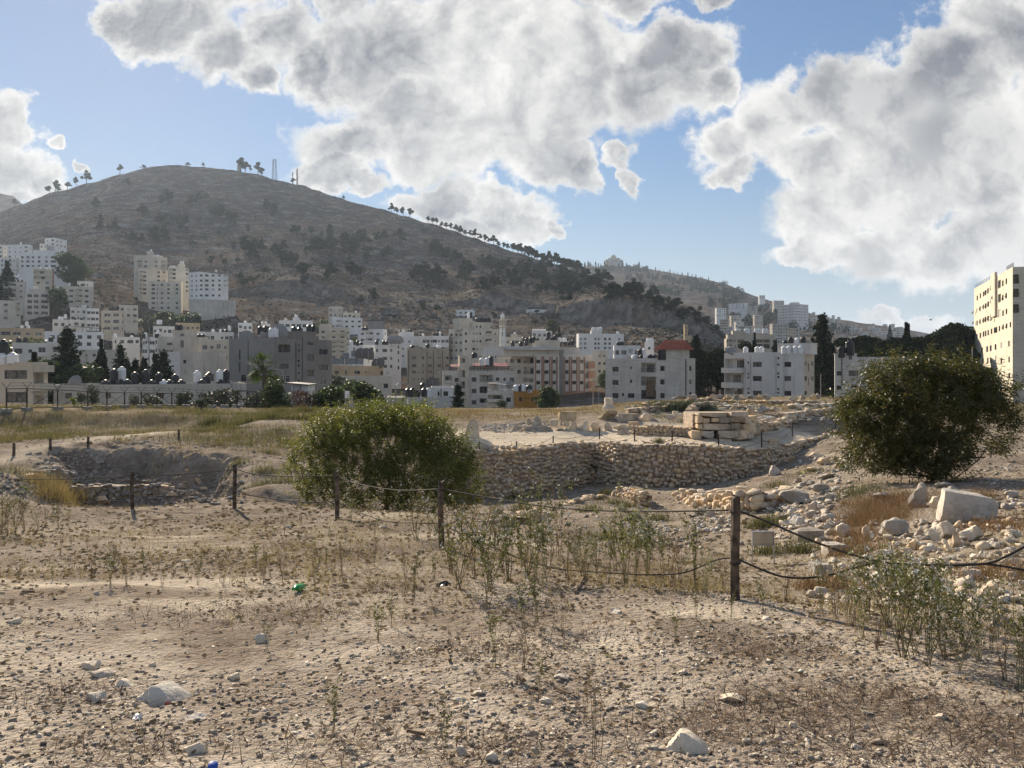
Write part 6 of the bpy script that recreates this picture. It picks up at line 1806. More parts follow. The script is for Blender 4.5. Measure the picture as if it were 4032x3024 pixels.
for a in(('B',690,850,1240,88,'round',.82,'dense grey-green olive tree beside the white hut'),('B',600,960,1110,92,'olive',1.0,'low olive tree under the palm'),('B',920,1060,1235,84,'russet',.9,'russet half-bare tree before the white hut'),('B',1020,1040,1225,90,'russet',.8,'thin russet tree right of the white hut'),('B',1210,990,1215,92,'round',1.3,'wide green fig tree left of the white sign'),('B',1580,945,1235,92,'round',.95,'tall green fig tree right of the white sign'),('B',1710,1110,1240,88,'round',.9,'small green tree at the right foot of the tall fig tree'),('B',2060,1150,1260,96,'lime',1.4,'bright lime-green bush before the long white house'),('B',1950,1180,1250,94,'lime',1.0,'small lime-green bush left of the bright one'),('B',1880,1170,1270,92,'round',1.0,'dark green bush left of the lime-green bushes'),('A',865,1440,1680,82,'olive',.75,'olive bush behind the metal fence, below the dish'),('A',760,1510,1690,80,'olive',.9,'lower olive bush left of the one below the dish'),('A',690,1560,1690,76,'lime',.9,'small yellow-green bush behind the fence'),('A',1880,1555,1690,70,'olive',1.0,'grey-green shrub in front of the fence'),('A',1960,1490,1650,92,'olive',1.2,'olive tree behind the fence right of the long roof'),('A',2060,1470,1640,94,'olive',1.2,'olive tree under the palm tree, left'),('A',1400,1520,1640,84,'olive',1.4,'wide olive bush behind the middle of the fence'),('A',1250,1530,1640,82,'olive',1.2,'olive bush behind the fence, left of the wide one'),('A',1700,1510,1640,86,'olive',1.4,'wide olive bush behind the right part of the fence')):
 town_tree(*a)
ol_=random.Random(4)
for k in range(26):
 x=600+28*k+ol_.uniform(-8,8)
 town_tree('C',x,1232+ol_.uniform(-14,12)+(8 if x>1000 else 0),1300,104+ol_.uniform(-6,12),'olive',1.25,'low olive bush in the strip between the field and the houses','olive bushes in the strip behind the field')
for k,(x,y)in enumerate(((1620,1150),(1680,1145),(1560,1155),(2080,1150),(2120,1152),(60,1225),(150,1225),(200,1220))):
 town_tree('D',x,y-24,y+40,80+k%3,'olive',1.8,'green shrub just behind the boulder row of the ruins','shrubs behind the boulder row')
d=100;b_=P(px('B',590),py('B',1150),d);z0=zg(b_.x,b_.y);topz=(HY-py('B',880))*d/FPX
pt_=empty('palm_tree',(b_.x,b_.y,z0),'bright green fan palm rising behind the olive tree','palm tree')
m=MB();m.tube([(0,0,-.2),(.1,0,(topz-z0)*.6),(0,0,topz-z0)],[.4,.32,.28],8);m.build('trunk',(M_BARK,),pt_)
rp=np.random.default_rng(8)
for k in range(46):
 an=rp.uniform(0,6.28);el=rp.uniform(-.7,1.35);L=rp.uniform(2.0,3.0)
 dv=Vector((math.cos(an)*math.cos(el),math.sin(an)*math.cos(el),math.sin(el)))
 st_=Vector((0,0,topz-z0));tip=st_+dv*L*.55
 m=MB();m.tube([st_,tip],[.04,.025],4)
 sd_=dv.cross(Vector((0,0,1))).normalized()if abs(dv.z)<.98 else Vector((1,0,0))
 for q in range(-7,8):
  t=q/7*1.35;e=(dv*math.cos(t)+sd_*math.sin(t))*L*.55;e.z-=.35*abs(math.sin(t))+.15
  pr=e.cross(Vector((0,0,1))).normalized()*.06
  m.quad(tip-pr*.3,tip+e*.5-pr,tip+e,tip+e*.5+pr)
 m.build('frond',(L_PALM,),pt_)
CROPS.update({'R':(1800,1550,2.765),'S':(2500,1500,2.458),'T':(3000,1900,2.143),'U':(0,1550,2.212),'V':(1900,1850,1.843),'W':(700,1950,1.843),'X':(0,2200,1.580),'Y':(1300,2200,1.580),'Z':(2600,2200,1.545),'F':(3200,1400,2.659)})
STONE_SETS={}
def stone_set(mat):
 if mat.name not in STONE_SETS:
  STONE_SETS[mat.name]=[np_mesh('stone',*rock_shape(40+k,2,.13,.88,(.62,1.0),9),[mat])for k in range(8)]
 return STONE_SETS[mat.name]
RUB_SHAPES=[rock_shape(70+k,3,.24,.62,(.40,.74),16)for k in range(9)]
RUB_SETS={}
def rubble_set(mat):
 if mat.name not in RUB_SETS:
  RUB_SETS[mat.name]=[np_mesh('stone',p_,f_,[mat])for p_,f_ in RUB_SHAPES]
 return RUB_SETS[mat.name]
BOULDERS={}
rs=np.random.default_rng(17)
ry=random.Random(23)
def boulder_mesh(mat,k):
 key=(mat.name,k)
 if key not in BOULDERS:
  BOULDERS[key]=np_mesh('boulder',*rock_shape(60+k,9,.24,(.45,.65,.85)[k%3],(.42,.80),15),[mat],smooth=False)
  me=BOULDERS[key]
  me.polygons.foreach_set('use_smooth',np.ones(len(me.polygons),bool))
  me.set_sharp_from_angle(angle=rad(32))
 return BOULDERS[key]
SLABS=[rock_shape(300+k,8,.07,1.08,(.86,1.2),7)for k in range(4)]
def slab_mesh(mat,k):
 key=(mat.name,'s',k)
 if key not in BOULDERS:
  BOULDERS[key]=np_mesh('block',*SLABS[k],[mat],smooth=True)
  BOULDERS[key].set_sharp_from_angle(angle=rad(32))
 return BOULDERS[key]
def boulder(crop,x,yb,w,hh,label,mat=None,d=None,group=None,slab=False,depth=.8,sink=.12,tilt=(0,0),turn=None,name=None,cat='boulder',kk=None):
 """a rock whose foot shows at (x, yb), w wide and hh high in crop pixels; it lies where that line of sight meets the ground unless d says otherwise"""
 s=CROPS[crop][2]
 X,Y=px(crop,x),py(crop,yb)
 if d is None:
  g_=ray_ground(X/KX,Y/KX,3,90,900)
  d=g_[1]if g_ else 50
 b_=P(X,Y,d)
 W_,H_=w/s*d/FPX,hh/s*d/FPX
 me=slab_mesh(mat or S_GREY,kk if kk is not None else ry.randrange(4))if slab else boulder_mesh(mat or S_GREY,kk if kk is not None else ry.randrange(9))
 D_=W_*depth
 o=inst(name or('stone_block' if slab else 'boulder'),me,(b_.x,b_.y+D_*.35,b_.z+H_*(.5-sink)),(tilt[0],tilt[1],turn if turn is not None else ry.uniform(-.35,.35)),(W_*1.1,D_,H_*(1.12+sink)))
 return tag(o,label,cat,group)
def joined_rocks(name,label,items,mat,shapes=None,kind='stuff',parent=None):
 """items: (variant, loc, scale3, rz, rx)"""
 shapes=shapes or[rock_shape(40+k,2,.16,.72,(.6,.9),8)for k in range(8)]
 COs,Fs,o_=[],[],0
 for v,loc,sc,rz,rx in items:
  p,f=shapes[v%len(shapes)]
  q=p*np.asarray(sc)
  c,s=math.cos(rx),math.sin(rx)
  q=np.stack([q[:,0],q[:,1]*c-q[:,2]*s,q[:,1]*s+q[:,2]*c],1)
  c,s=math.cos(rz),math.sin(rz)
  q=np.stack([q[:,0]*c-q[:,1]*s,q[:,0]*s+q[:,1]*c,q[:,2]],1)
  COs.append(q+np.asarray(loc));Fs.append(f+o_);o_+=len(p)
 o=inst(name,np_mesh(name,np.concatenate(COs),np.concatenate(Fs),[mat]),parent=parent)
 return tag(o,label,kind=kind)
M_MORTAR=plain('earth_mortar',(0.40,0.315,0.23),0.97,var=.35,scale=6)
def stone_wall(label,line,zb,zt,size,mat,thick=.45,name='stone_wall',cat='wall',lean=.06,cap=True,var=.35,limit=300,holes=0,both=False,ragged=.0):
 """dry stone wall along a plan line; zb(t), zt(t) give foot and crown along it (t 0..1)"""
 pts=[Vector((p[0],p[1],0))for p in line]
 seg=[(pts[i+1]-pts[i]).length for i in range(len(pts)-1)]
 L=sum(seg)
 def at(q):
  q=max(0,min(L-1e-6,q))
  for i,l in enumerate(seg):
   if q<=l:break
   q-=l
  u=(pts[i+1]-pts[i])/l
  return pts[i]+u*q,u
 mid=at(L/2)[0]
 root=empty(name,(mid.x,mid.y,zb(.5)),label,cat)
 off=root.location
 rr_=random.Random(len(label)*7+3)
 stones=[]
 zmin=min(zb(k/20)for k in range(21))
 zmax=max(zt(k/20)for k in range(21))
 z=zmin
 row=0
 while z<zmax:
  h_=size*rr_.uniform(.62,.85)
  q=rr_.uniform(-size,0)
  while q<L:
   w_=size*rr_.choice((.55,.7,.85,1.0,1.0,1.2,1.5))*rr_.uniform(.85,1.15)
   t=min(1,max(0,(q+w_/2)/L))
   top=zt(t)+rr_.uniform(-ragged,ragged)
   if z+h_*.35<top and z+h_>zb(t)-.1 and 0<=q+w_/2<=L:
    p,u=at(q+w_/2)
    n=Vector((u.y,-u.x,0))
    hh=min(h_,max(.4*h_,top-z))*rr_.uniform(1-var,1+var*.8)
    back=(z-zb(t))*lean
    if holes and rr_.random()<holes:
     q+=w_*.7;continue
    c=p-n*(back+thick*.15-rr_.uniform(0,.035))+Vector((0,0,z+h_/2+rr_.uniform(-.38,.38)*h_))
    stones.append((w_*hh,rr_.randrange(8),c-off,(w_*1.02,thick*rr_.uniform(.7,1.0),hh*1.04),math.atan2(u.y,u.x)+rr_.uniform(-.12,.12),rr_.uniform(-.15,.15),rr_.uniform(-.14,.14)))
   q+=w_
  z+=h_*.93
  row+=1
 stones.sort(key=lambda s_:-s_[0])
 ms=stone_set(mat)
 for a,v,c,sc,rz,rx,ry_ in stones[:limit]:
  inst('stone',ms[v],c,(rx,ry_*2.2,rz),sc,root)
 if len(stones)>limit:
  joined_rocks('small_stones',None,[(v,c,sc,rz,rx)for a,v,c,sc,rz,rx,ry_ in stones[limit:]],mat,parent=root)
 mb=MB()
 N=max(8,int(L/.5))
 f_=[]
 for k in range(N+1):
  t=k/N
  p,u=at(L*t);n=Vector((u.y,-u.x,0))
  b0,t0=zb(t)-.4,zt(t)-.07
  f_.append((p+n*(.05-thick*.15)+Vector((0,0,b0)),p-n*(-.05+thick*.15+(t0-zb(t))*lean)+Vector((0,0,t0)),p-n*(thick*1.0+(t0-zb(t))*lean)+Vector((0,0,t0)),p-n*thick+Vector((0,0,b0))))
 for k in range(N):
  a,b_=f_[k],f_[k+1]
  for e in range(3):
   mb.quad(a[e]-off,b_[e]-off,b_[e+1]-off,a[e+1]-off)
 mb.poly([p-off for p in f_[0]]);mb.poly([p-off for p in reversed(f_[-1])])
 mb.build('core',(M_MORTAR,),root)
 return root
def lerpf(xs,ys):
 return lambda t:float(np.interp(t,xs,ys))
def ground_line(pts_):
 """polyline [(column, d)] on the overview -> plan points"""
 return[((x*KX-2016)*d/FPX,d)for x,d in pts_]
def wall_on(label,crop,pts_,size,mat,**kw):
 """wall given by [(x, ytop, ybottom, d)] in crop pixels"""
 line,zb_,zt_,ts,acc=[],[],[],[],0
 for i,(x,yt,yb,d)in enumerate(pts_):
  p=P(px(crop,x),py(crop,yb),d);t_=P(px(crop,x),py(crop,yt),d)
  if line:acc+=math.hypot(p.x-line[-1][0],p.y-line[-1][1])
  line.append((p.x,p.y));zb_.append(p.z-.15);zt_.append(t_.z);ts.append(acc)
 ts=[t/acc for t in ts]
 return stone_wall(label,line,lerpf(ts,zb_),lerpf(ts,zt_),size,mat,**kw)
def face_of(idx0,idx1,label,seed_holes,size):
 line=WALL_XY[idx0:idx1+1]
 N=40
 seg=np.array([0]+[math.dist(line[i],line[i+1])for i in range(len(line)-1)]).cumsum()
 tx=np.interp(np.linspace(0,seg[-1],N),seg,[p[0]for p in line]);ty=np.interp(np.linspace(0,seg[-1],N),seg,[p[1]for p in line])
 lo_=LOW(tx,ty-.3)-.15
 u_=UPP(tx,ty+.5)+.06
 u_=np.maximum(u_,lo_+.25)
 tt=np.linspace(0,1,N)
 return stone_wall(label,line,lerpf(tt,lo_),lerpf(tt,u_),size,S_WALL,thick=.5,name='retaining_wall',lean=.07,holes=seed_holes,ragged=.07)
face_of(0,3,'tall rubble stone retaining wall running from the left bush to the inner corner',.012,.27)
face_of(3,11,'long curved rubble stone retaining wall right of the inner corner, with small holes',.012,.29)
TW=[('R',575,478,112,72,'ochre-stained block at the left end of the boulder row',1,S_OCHRE),('R',645,430,118,92,'yellowish boulder second from the left of the row',0,S_OCHRE),('R',680,474,90,58,'small stone under the yellowish boulder',0,S_WALL),('R',735,420,62,74,'narrow upright stone left of the long slab',0,S_WALL),('R',890,442,292,92,'long cream slab lying in the boulder row',1,S_OCHRE),('R',872,366,106,76,'pale squared stone on top of the long cream slab',1,S_PALE),('R',785,342,92,74,'brown boulder behind the long slab, left',0,S_GREY),('R',872,296,82,54,'brown boulder behind the long slab, topmost',0,S_GREY),('R',990,326,62,50,'small rounded stone right of the squared pale one',0,S_WALL),('R',1060,346,86,72,'cream squared stone in the upper course of the row',1,S_PALE),('R',1134,344,34,62,'thin upright stone between two squared ones',0,S_WALL),('R',1182,352,102,68,'rounded cream stone under the yellow-marked slab',0,S_PALE),('R',1130,432,82,74,'small round boulder at the foot of the row',0,S_GREY),('R',1190,428,44,64,'narrow stone at the foot of the row',0,S_GREY),('R',1268,428,134,118,'first of the four big round boulders in the row',0,S_WALL),('R',1300,438,62,50,'flat wedge stone before the first big round boulder',0,S_PALE),('R',1396,438,142,140,'second big round boulder in the row, cream and cracked',0,S_PALE),('R',1436,440,72,44,'wedge stone between the second and third big boulders',0,S_WALL),('R',1516,442,160,136,'third big round boulder in the row, pitted',0,S_WALL),('R',1650,444,134,142,'fourth big boulder in the row, upright and pitted',0,S_WALL),('R',1718,395,42,44,'small stone wedged right of the fourth big boulder',0,S_GREY),('R',1806,402,144,94,'angular boulder resting above wedge stones',0,S_PALE),('R',1842,412,82,32,'flat wedge stone under the angular boulder',0,S_WALL),('R',1932,412,124,112,'tall angular stone where boulders meet small masonry',1,S_WALL),('R',1992,464,84,104,'rounded stone at the right end of the boulder row',0,S_GREY)]
for c,x,yb,w_,hh,lb,sl_,mt in TW:
 boulder(c,x,yb,w_,hh,lb,mt,d=47.5-.9*(x-575)/1400+(.8 if yb<400 else 0),slab=bool(sl_),depth=.85,group='boulders of the long row')
boulder('R',1199,282,192,94,'pale slab with yellow lichen lying across the boulder row',S_OCHRE,d=48.2,slab=True,depth=.8,turn=.12)
boulder('R',1650,292,292,132,'great mushroom-shaped boulder carrying a short pillar stub',S_OCHRE,d=50,depth=.7,kk=0)
boulder('R',1850,304,250,88,'long flat grey slab propped right of the mushroom boulder',S_GREY,d=49.4,slab=True,depth=.5)
boulder('R',2060,300,174,122,'round pitted boulder right of the flat grey slab',S_WALL,d=49,depth=.9,kk=1)
boulder('R',1830,482,244,92,'low flat rock lying in front of the boulder row',S_GREY,d=45,depth=.6,kk=3)
b_=P(px('R',1650),py('R',158),51)
o=empty('pillar_stub',(b_.x,b_.y,b_.z),'short pale pillar stub standing on the mushroom boulder','pillar')
m=MB();m.lathe([(.40,-.05),(.40,.1),(.33,.2),(.31,.24)],14);m.build('base',(S_PALE,),o)
m=MB();r_=42/2.765*51/FPX;hh=72/2.765*51/FPX;m.box(-r_,r_,-r_,r_,.24,.24+hh);m.build('shaft',(S_PALE,),o)
it=[]
for k in range(330):
 x,y=rs.uniform(250,1000),rs.uniform(255,420)
 g_=P(px('R',x),py('R',y),52-(y-255)/165*5.5)
 s3=rs.uniform(.08,.30)
 it.append((k,(g_.x,g_.y,zg(g_.x,g_.y)+.05),(s3*1.4,s3,s3*.7),rs.uniform(0,6),rs.uniform(-.4,.4)))
joined_rocks('rubble','loose pale rubble on the bank behind the standing stone',it,S_PALE,RUB_SHAPES)
wall_on('low wall of small rubble between the boulder row and the ashlar corner','S',[(-40,440,560,44.6),(180,425,572,43.6),(420,440,585,42.6),(560,458,596,42.0)],.22,S_WALL,thick=.4)
root=empty('ashlar_corner',tuple(P(px('S',760),py('S',600),41.2)),'ruined corner of big squared stone blocks in level courses','wall')
off=root.location
AX=[((540,640),484,562),((648,782),484,556),((812,1002),482,560),((605,660),420,470),((662,932),414,478),((940,1020),410,470),((660,725),362,412),((742,812),360,400),((818,930),352,412),((935,1022),348,402),((632,925),306,350),((930,1100),300,345),((555,660),566,605),((665,800),560,606),((805,940),562,604),((605,655),345,412),((612,640),312,342)]
for(x0,x1),y0,y1 in AX:
 d=41.3-(.9*(x0-540)/560)
 a,b_=P(px('S',x0),py('S',y1),d),P(px('S',x1),py('S',y0),d)
 mt=S_OCHRE if(x0,y0)in((940,410),(818,352),(935,348))else S_PALE if x0 in(812,662,648)else S_WALL
 inst('block',slab_mesh(mt,ry.randrange(4)),((a.x+b_.x)/2-off.x,.35+(d-41.2),(a.z+b_.z)/2-off.z),(0,ry.uniform(-.02,.02),ry.uniform(-.05,.05)),((b_.x-a.x)*1.1,.95,(b_.z-a.z)*1.14),root)
for k,(x,y0,y1,d)in enumerate(((1050,420,540,41.6),(1110,400,520,42.4),(1060,350,415,41.8),(1120,340,400,42.6),(1150,450,500,43.2),(1030,480,570,41.0),(1085,520,560,41.6))):
 a=P(px('S',x),py('S',(y0+y1)/2),d);hh=(y1-y0)/2.458*d/FPX
 inst('block',slab_mesh(S_WALL,k%4),(a.x-off.x,a.y-off.y+.4,a.z-off.z),(0,0,.9),(1.0,.8,hh*1.15),root)
m=MB();a,b_=P(px('S',560),py('S',606),41.9),P(px('S',1080),py('S',320),41.9)
m.box(a.x-off.x,b_.x-off.x,.75,3.0,a.z-off.z-.2,b_.z-off.z);m.build('core',(M_MORTAR,),root)
wall_on('low broken wall running back from the ashlar corner','S',[(1110,395,470,43),(1250,392,450,45),(1400,388,440,47),(1520,385,425,48.5)],.34,S_WALL,thick=.5)
wall_on('long well-laid wall of squared stones climbing right behind the path','S',[(1480,305,400,49),(1600,292,372,50.5),(1800,270,345,53),(2050,255,322,56),(2300,250,300,59)],.46,S_WALL,thick=.6,var=.15)
wall_on('dark-shadowed wall under the low shrub of the upper ruins','S',[(-60,262,312,52),(200,235,318,52.5),(480,240,320,53),(700,235,310,53.5)],.42,S_WALL,thick=.6)
wall_on('two-course wall in the middle of the upper ruins','S',[(560,270,330,51),(620,205,300,52),(800,188,262,54)],.36,S_WALL,thick=.5)
wall_on('thin course of flat stones across the upper ruins','S',[(810,232,258,55),(1000,235,262,55),(1100,240,268,54.5)],.34,S_PALE,thick=.6)
wall_on('upper terrace wall of large flat stones, right half of the ruins','S',[(1480,225,275,57),(1700,218,262,58.5),(2000,212,255,60),(2250,208,245,62)],.5,S_PALE,thick=.7)
wall_on('farthest low wall beneath the boulder row on the skyline of the ruins','S',[(500,160,200,62),(720,172,205,62),(1000,188,212,62),(1340,182,200,62.5),(1800,184,204,63)],.42,S_WALL,thick=.6)
for k,(x,yb,w_,hh)in enumerate(((575,185,100,55),(765,182,92,62),(835,182,74,52),(905,180,86,54),(982,182,84,68),(1050,185,92,58),(1135,172,76,52),(1210,182,84,58),(1290,186,92,54),(1545,188,92,58),(1628,180,72,56),(1735,182,90,66),(1785,180,70,64))):
 boulder('S',x,yb,w_,hh,'weathered round boulder in the row along the skyline of the ruins',(S_GREY,S_WALL)[k%2],d=61.5,group='boulders on the skyline of the ruins',depth=.9)
for k,(x,yb,w_,hh,d,lb,mt,sl_)in enumerate(((112,388,160,108,46,'big pitted round boulder behind the small rubble wall',S_WALL,0),(360,388,122,64,45.5,'rounded grey boulder beside a tuft, behind the small rubble wall',S_GREY,0),(393,334,56,46,48,'small squared pale block on edge',S_PALE,1),(498,372,138,62,46,'white chalky boulder left of the ashlar corner',S_PALE,0),(582,318,54,62,49,'upright yellowish slab left of the ashlar corner',S_OCHRE,1),(1138,328,130,70,48,'orange-brown angular rock behind the ashlar corner',S_OCHRE,0),(1250,302,110,74,52,'dark pitted boulder in the upper ruins, left of a pair',S_GREY,0),(1352,298,130,72,52,'dark pitted boulder in the upper ruins, right of a pair',S_GREY,0),(1450,290,70,80,52.5,'upright rough stone right of the dark pair',S_WALL,0),(1560,268,150,62,55,'large cream rock at the start of the long wall',S_PALE,0),(1460,378,110,44,48.5,'low flat rock before the long wall',S_PALE,0),(1300,372,190,34,48,'wide flat stone on the ground behind the broken wall',S_PALE,0),(960,275,90,40,53,'flat rock in the middle of the upper ruins',S_WALL,0),(850,282,70,26,51,'small pale slab above the ashlar corner',S_PALE,1),(440,175,190,34,60,'long low rock at the left of the skyline row',S_GREY,0),(110,250,80,50,52.5,'rounded stone at the left end of the upper ruins',S_GREY,0),(1346,620,92,62,41.5,'squared rock standing alone by the path edge',S_WALL,1))):
 boulder('S',x,yb,w_,hh,lb,mt,d=d,slab=bool(sl_),depth=.8)
it=[]
for k in range(420):
 x,y=rs.uniform(-100,2300),rs.uniform(205,340)
 if y>300 and x<1100:continue
 d=61-(y-205)/135*12
 g_=P(px('S',x),py('S',y),d)
 s3=rs.uniform(.12,.42)
 it.append((k,(g_.x,g_.y,max(zg(g_.x,g_.y),g_.z-.3)+.04),(s3*1.5,s3,s3*.6),rs.uniform(0,6),rs.uniform(-.3,.3)))
joined_rocks('rubble','flat stones and rubble strewn over the upper ruins',it,S_PALE,RUB_SHAPES)
d=37.6
b_=P(px('R',168),py('R',505),d)
root=empty('standing_stone',(b_.x,b_.y,b_.z-.35),'tall white standing stone with a slanting broken top, on a masonry plinth','standing stone')
sc_=d/FPX/2.765
prof_=[(92,505),(98,420),(110,340),(150,292),(214,286),(222,300),(232,370),(238,505)]
m=MB();n0=len(prof_)
fr=[Vector(((x-168)*sc_,-.28+(.05 if 0<i<n0-1 else 0),(505-y)*sc_+.35))for i,(x,y)in enumerate(prof_)]
bk=[Vector((v.x*.9+.05,.26,v.z*.985))for v in fr]
edge=Vector((.18,-.42,0))
midf=[v.lerp(fr[-1-i],.62)+Vector((0,-.14,0))for i,v in enumerate(fr)]
for i in range(n0//2):
 j=n0-1-i
for i in range(n0-1):
 m.quad(fr[i],fr[i+1],bk[i+1],bk[i])
m.poly(fr[::-1]);m.poly(bk)
st_o=m.build('stone',(S_PALE,),root)
bv=st_o.modifiers.new('chipped_edges','BEVEL');bv.width=.05;bv.segments=2
sd_=st_o.modifiers.new('finer','SUBSURF');sd_.subdivision_type='SIMPLE';sd_.levels=sd_.render_levels=3
tx_=bpy.data.textures.new('rock_relief','CLOUDS');tx_.noise_scale=.35
dm_=st_o.modifiers.new('relief','DISPLACE');dm_.texture=tx_;dm_.strength=.09
m=MB();m.lathe([(1.35,-.3),(1.2,.0),(.85,.28),(.66,.40),(.4,.46)],18);o=m.build('plaster_mound',(S_PALE,),root,smooth=True);o.scale=(1.0,.8,1)
for row in range(2):
 for k in range(9):
  x=-1.0+k*.29+row*.12
  inst('stone',stone_set(S_WALL)[k%8],(x+.62,-.86+.1*row+abs(x)*.05,-.18+row*.24),(0,0,ry.uniform(-.1,.1)),(.28,.35,.25),root)
b2=P(px('R',388),py('R',588),37.2);boulder('R',388,588,60,34,'small flat stone jutting from the right of the plinth',S_WALL,d=37.2,slab=True)
stk=[]
sm=MB();sm.box(-.025,.025,-.025,.025,-.1,1);skm=sm.mesh('iron_stake',(M_RUST,))
for crop,x,yt,yb in(('R',244,512,668),('R',650,516,645),('R',1042,476,608),('R',1550,370,495),('R',1932,390,522),('S',360,490,632),('S',810,512,658),('S',1227,498,640),('S',1523,400,537),('S',1942,330,462)):
 k_=(px(crop,x)-2016)/FPX
 wdv_=float(np.interp(k_,_wk,_wd))
 cand=np.linspace(wdv_+.5,60,800);zz_c=hgt(k_*cand,cand);sl_=(HY-py(crop,yb))/FPX
 i=np.argmin(np.abs(zz_c-sl_*cand));d=float(cand[i])
 hh=(yb-yt)/CROPS[crop][2]*d/FPX
 o=inst('iron_stake',skm,(k_*d,d,float(zz_c[i])),(0,rs.uniform(-.04,.04),rs.uniform(0,1)),(1,1,hh))
 tag(o,f'thin rusty iron stake on the terrace, {("first", "second", "third", "fourth", "fifth", "sixth", "seventh", "eighth", "ninth", "tenth")[len(stk)]} counted from the standing stone','stake','iron stakes along the terrace')
 stk.append((Vector(o.location),hh))
for i in range(len(stk)-1):
 (a,ha),(b_,hb_)=stk[i],stk[i+1]
 if i==4:pass
 m=MB()
 for fr_,sag in((.9,.25),(.45,.3)):
  m.tube([a.lerp(b_,t)+Vector((0,0,(ha*(1-t)+hb_*t)*fr_-sag*4*t*(1-t)))for t in np.linspace(0,1,9)],.009,4)
 tag(m.build('wire',(M_RUST,)),f'pair of sagging wires between the {("first", "second", "third", "fourth", "fifth", "sixth", "seventh", "eighth", "ninth")[i]} iron stake and the next','wire','wires between the iron stakes')
def pit_wall(label,crop,pts_,size,mat,**kw):
 out=[]
 for x,yt,yb in pts_:
  g_=ray_ground(px(crop,x)/KX,py(crop,yb)/KX,8,60,900)
  out.append((x,yt,yb,g_[1]+.1))
 return wall_on(label,crop,out,size,mat,**kw)
pit_wall('single line of small stones across the pit floor','R',[(1190,1190,1225),(1340,1145,1190),(1480,1112,1160),(1640,1100,1140)],.24,S_WALL,thick=.35)
pit_wall('crooked low wall at the middle of the pit, below the retaining wall','R',[(1680,1050,1120),(1800,1035,1130),(1900,1040,1150),(2000,1085,1250),(2090,1085,1230)],.26,S_WALL,thick=.4,ragged=.08)
pit_wall('broken low wall of rounded stones along the pit, right of centre','S',[(380,1075,1150),(480,1085,1170),(640,1095,1225),(760,1080,1235),(860,1100,1260)],.36,S_WALL,thick=.5,ragged=.1)
pit_wall('higher remnant of rounded-stone wall right of the nearest post','S',[(860,1110,1260),(1000,1070,1300),(1150,1060,1290),(1300,1065,1235),(1480,1060,1175)],.34,S_WALL,thick=.5,ragged=.1)
pit_wall('stub of rough wall at the near left of the pit behind the flowering weeds','V',[(90,345,405),(190,335,405),(330,330,395),(470,290,340)],.24,S_WALL,thick=.4,ragged=.08)
pit_wall('masonry wall of squared stones in the left pit','U',[(620,812,880),(780,800,925),(960,790,930),(1120,800,935),(1300,780,925),(1460,795,900)],.3,S_GREY,thick=.45,ragged=.06)
pit_wall('short wall remnant at the left flank of the left pit','U',[(330,690,750),(430,640,745),(560,650,740),(690,690,742)],.3,S_GREY,thick=.45,ragged=.06)
for k,(x,yb,w_,hh)in enumerate(((1820,720,120,80),(1710,790,90,70),(1900,760,100,50),(1480,860,110,50),(1560,830,90,45),(1340,790,90,55),(1190,780,60,45),(880,960,140,75),(760,935,90,60),(980,950,80,50),(1110,950,80,40),(1480,900,100,50),(1680,930,100,45),(1760,850,80,50),(1850,830,70,45),(1990,780,90,50),(2080,860,70,50),(1940,900,90,40),(840,880,90,45),(950,840,100,50),(1600,880,100,50),(700,890,90,40))):
 boulder('U',x,yb,w_,hh,'loose tumbled stone in the left pit',(S_GREY,S_WALL)[k%2],group='tumbled stones of the left pit')
it=[]
for k in range(420):
 x,y=(rs.uniform(600,2140),rs.uniform(740,960))if k<300 else(rs.uniform(0,500),rs.uniform(700,880))
 g_=ray_ground(px('U',x)/KX,py('U',y)/KX,18,45,260)
 if g_ is None:continue
 s3=rs.uniform(.06,.24)
 it.append((k,(g_[0],g_[1],g_[2]+.03),(s3*1.4,s3,s3*.75),rs.uniform(0,6),rs.uniform(-.5,.5)))
for k in range(260):
 x,y=rs.uniform(230,1000),rs.uniform(520,780)
 g_=ray_ground(px('U',x)/KX,py('U',y)/KX,18,45,260)
 if g_ is None:continue
 s3=rs.uniform(.05,.28)
 it.append((k,(g_[0],g_[1],g_[2]),(s3*1.3,s3,s3*.8),rs.uniform(0,6),rs.uniform(-.5,.5)))
joined_rocks('rubble','small rubble in and around the left pit',it,S_GREY,RUB_SHAPES)
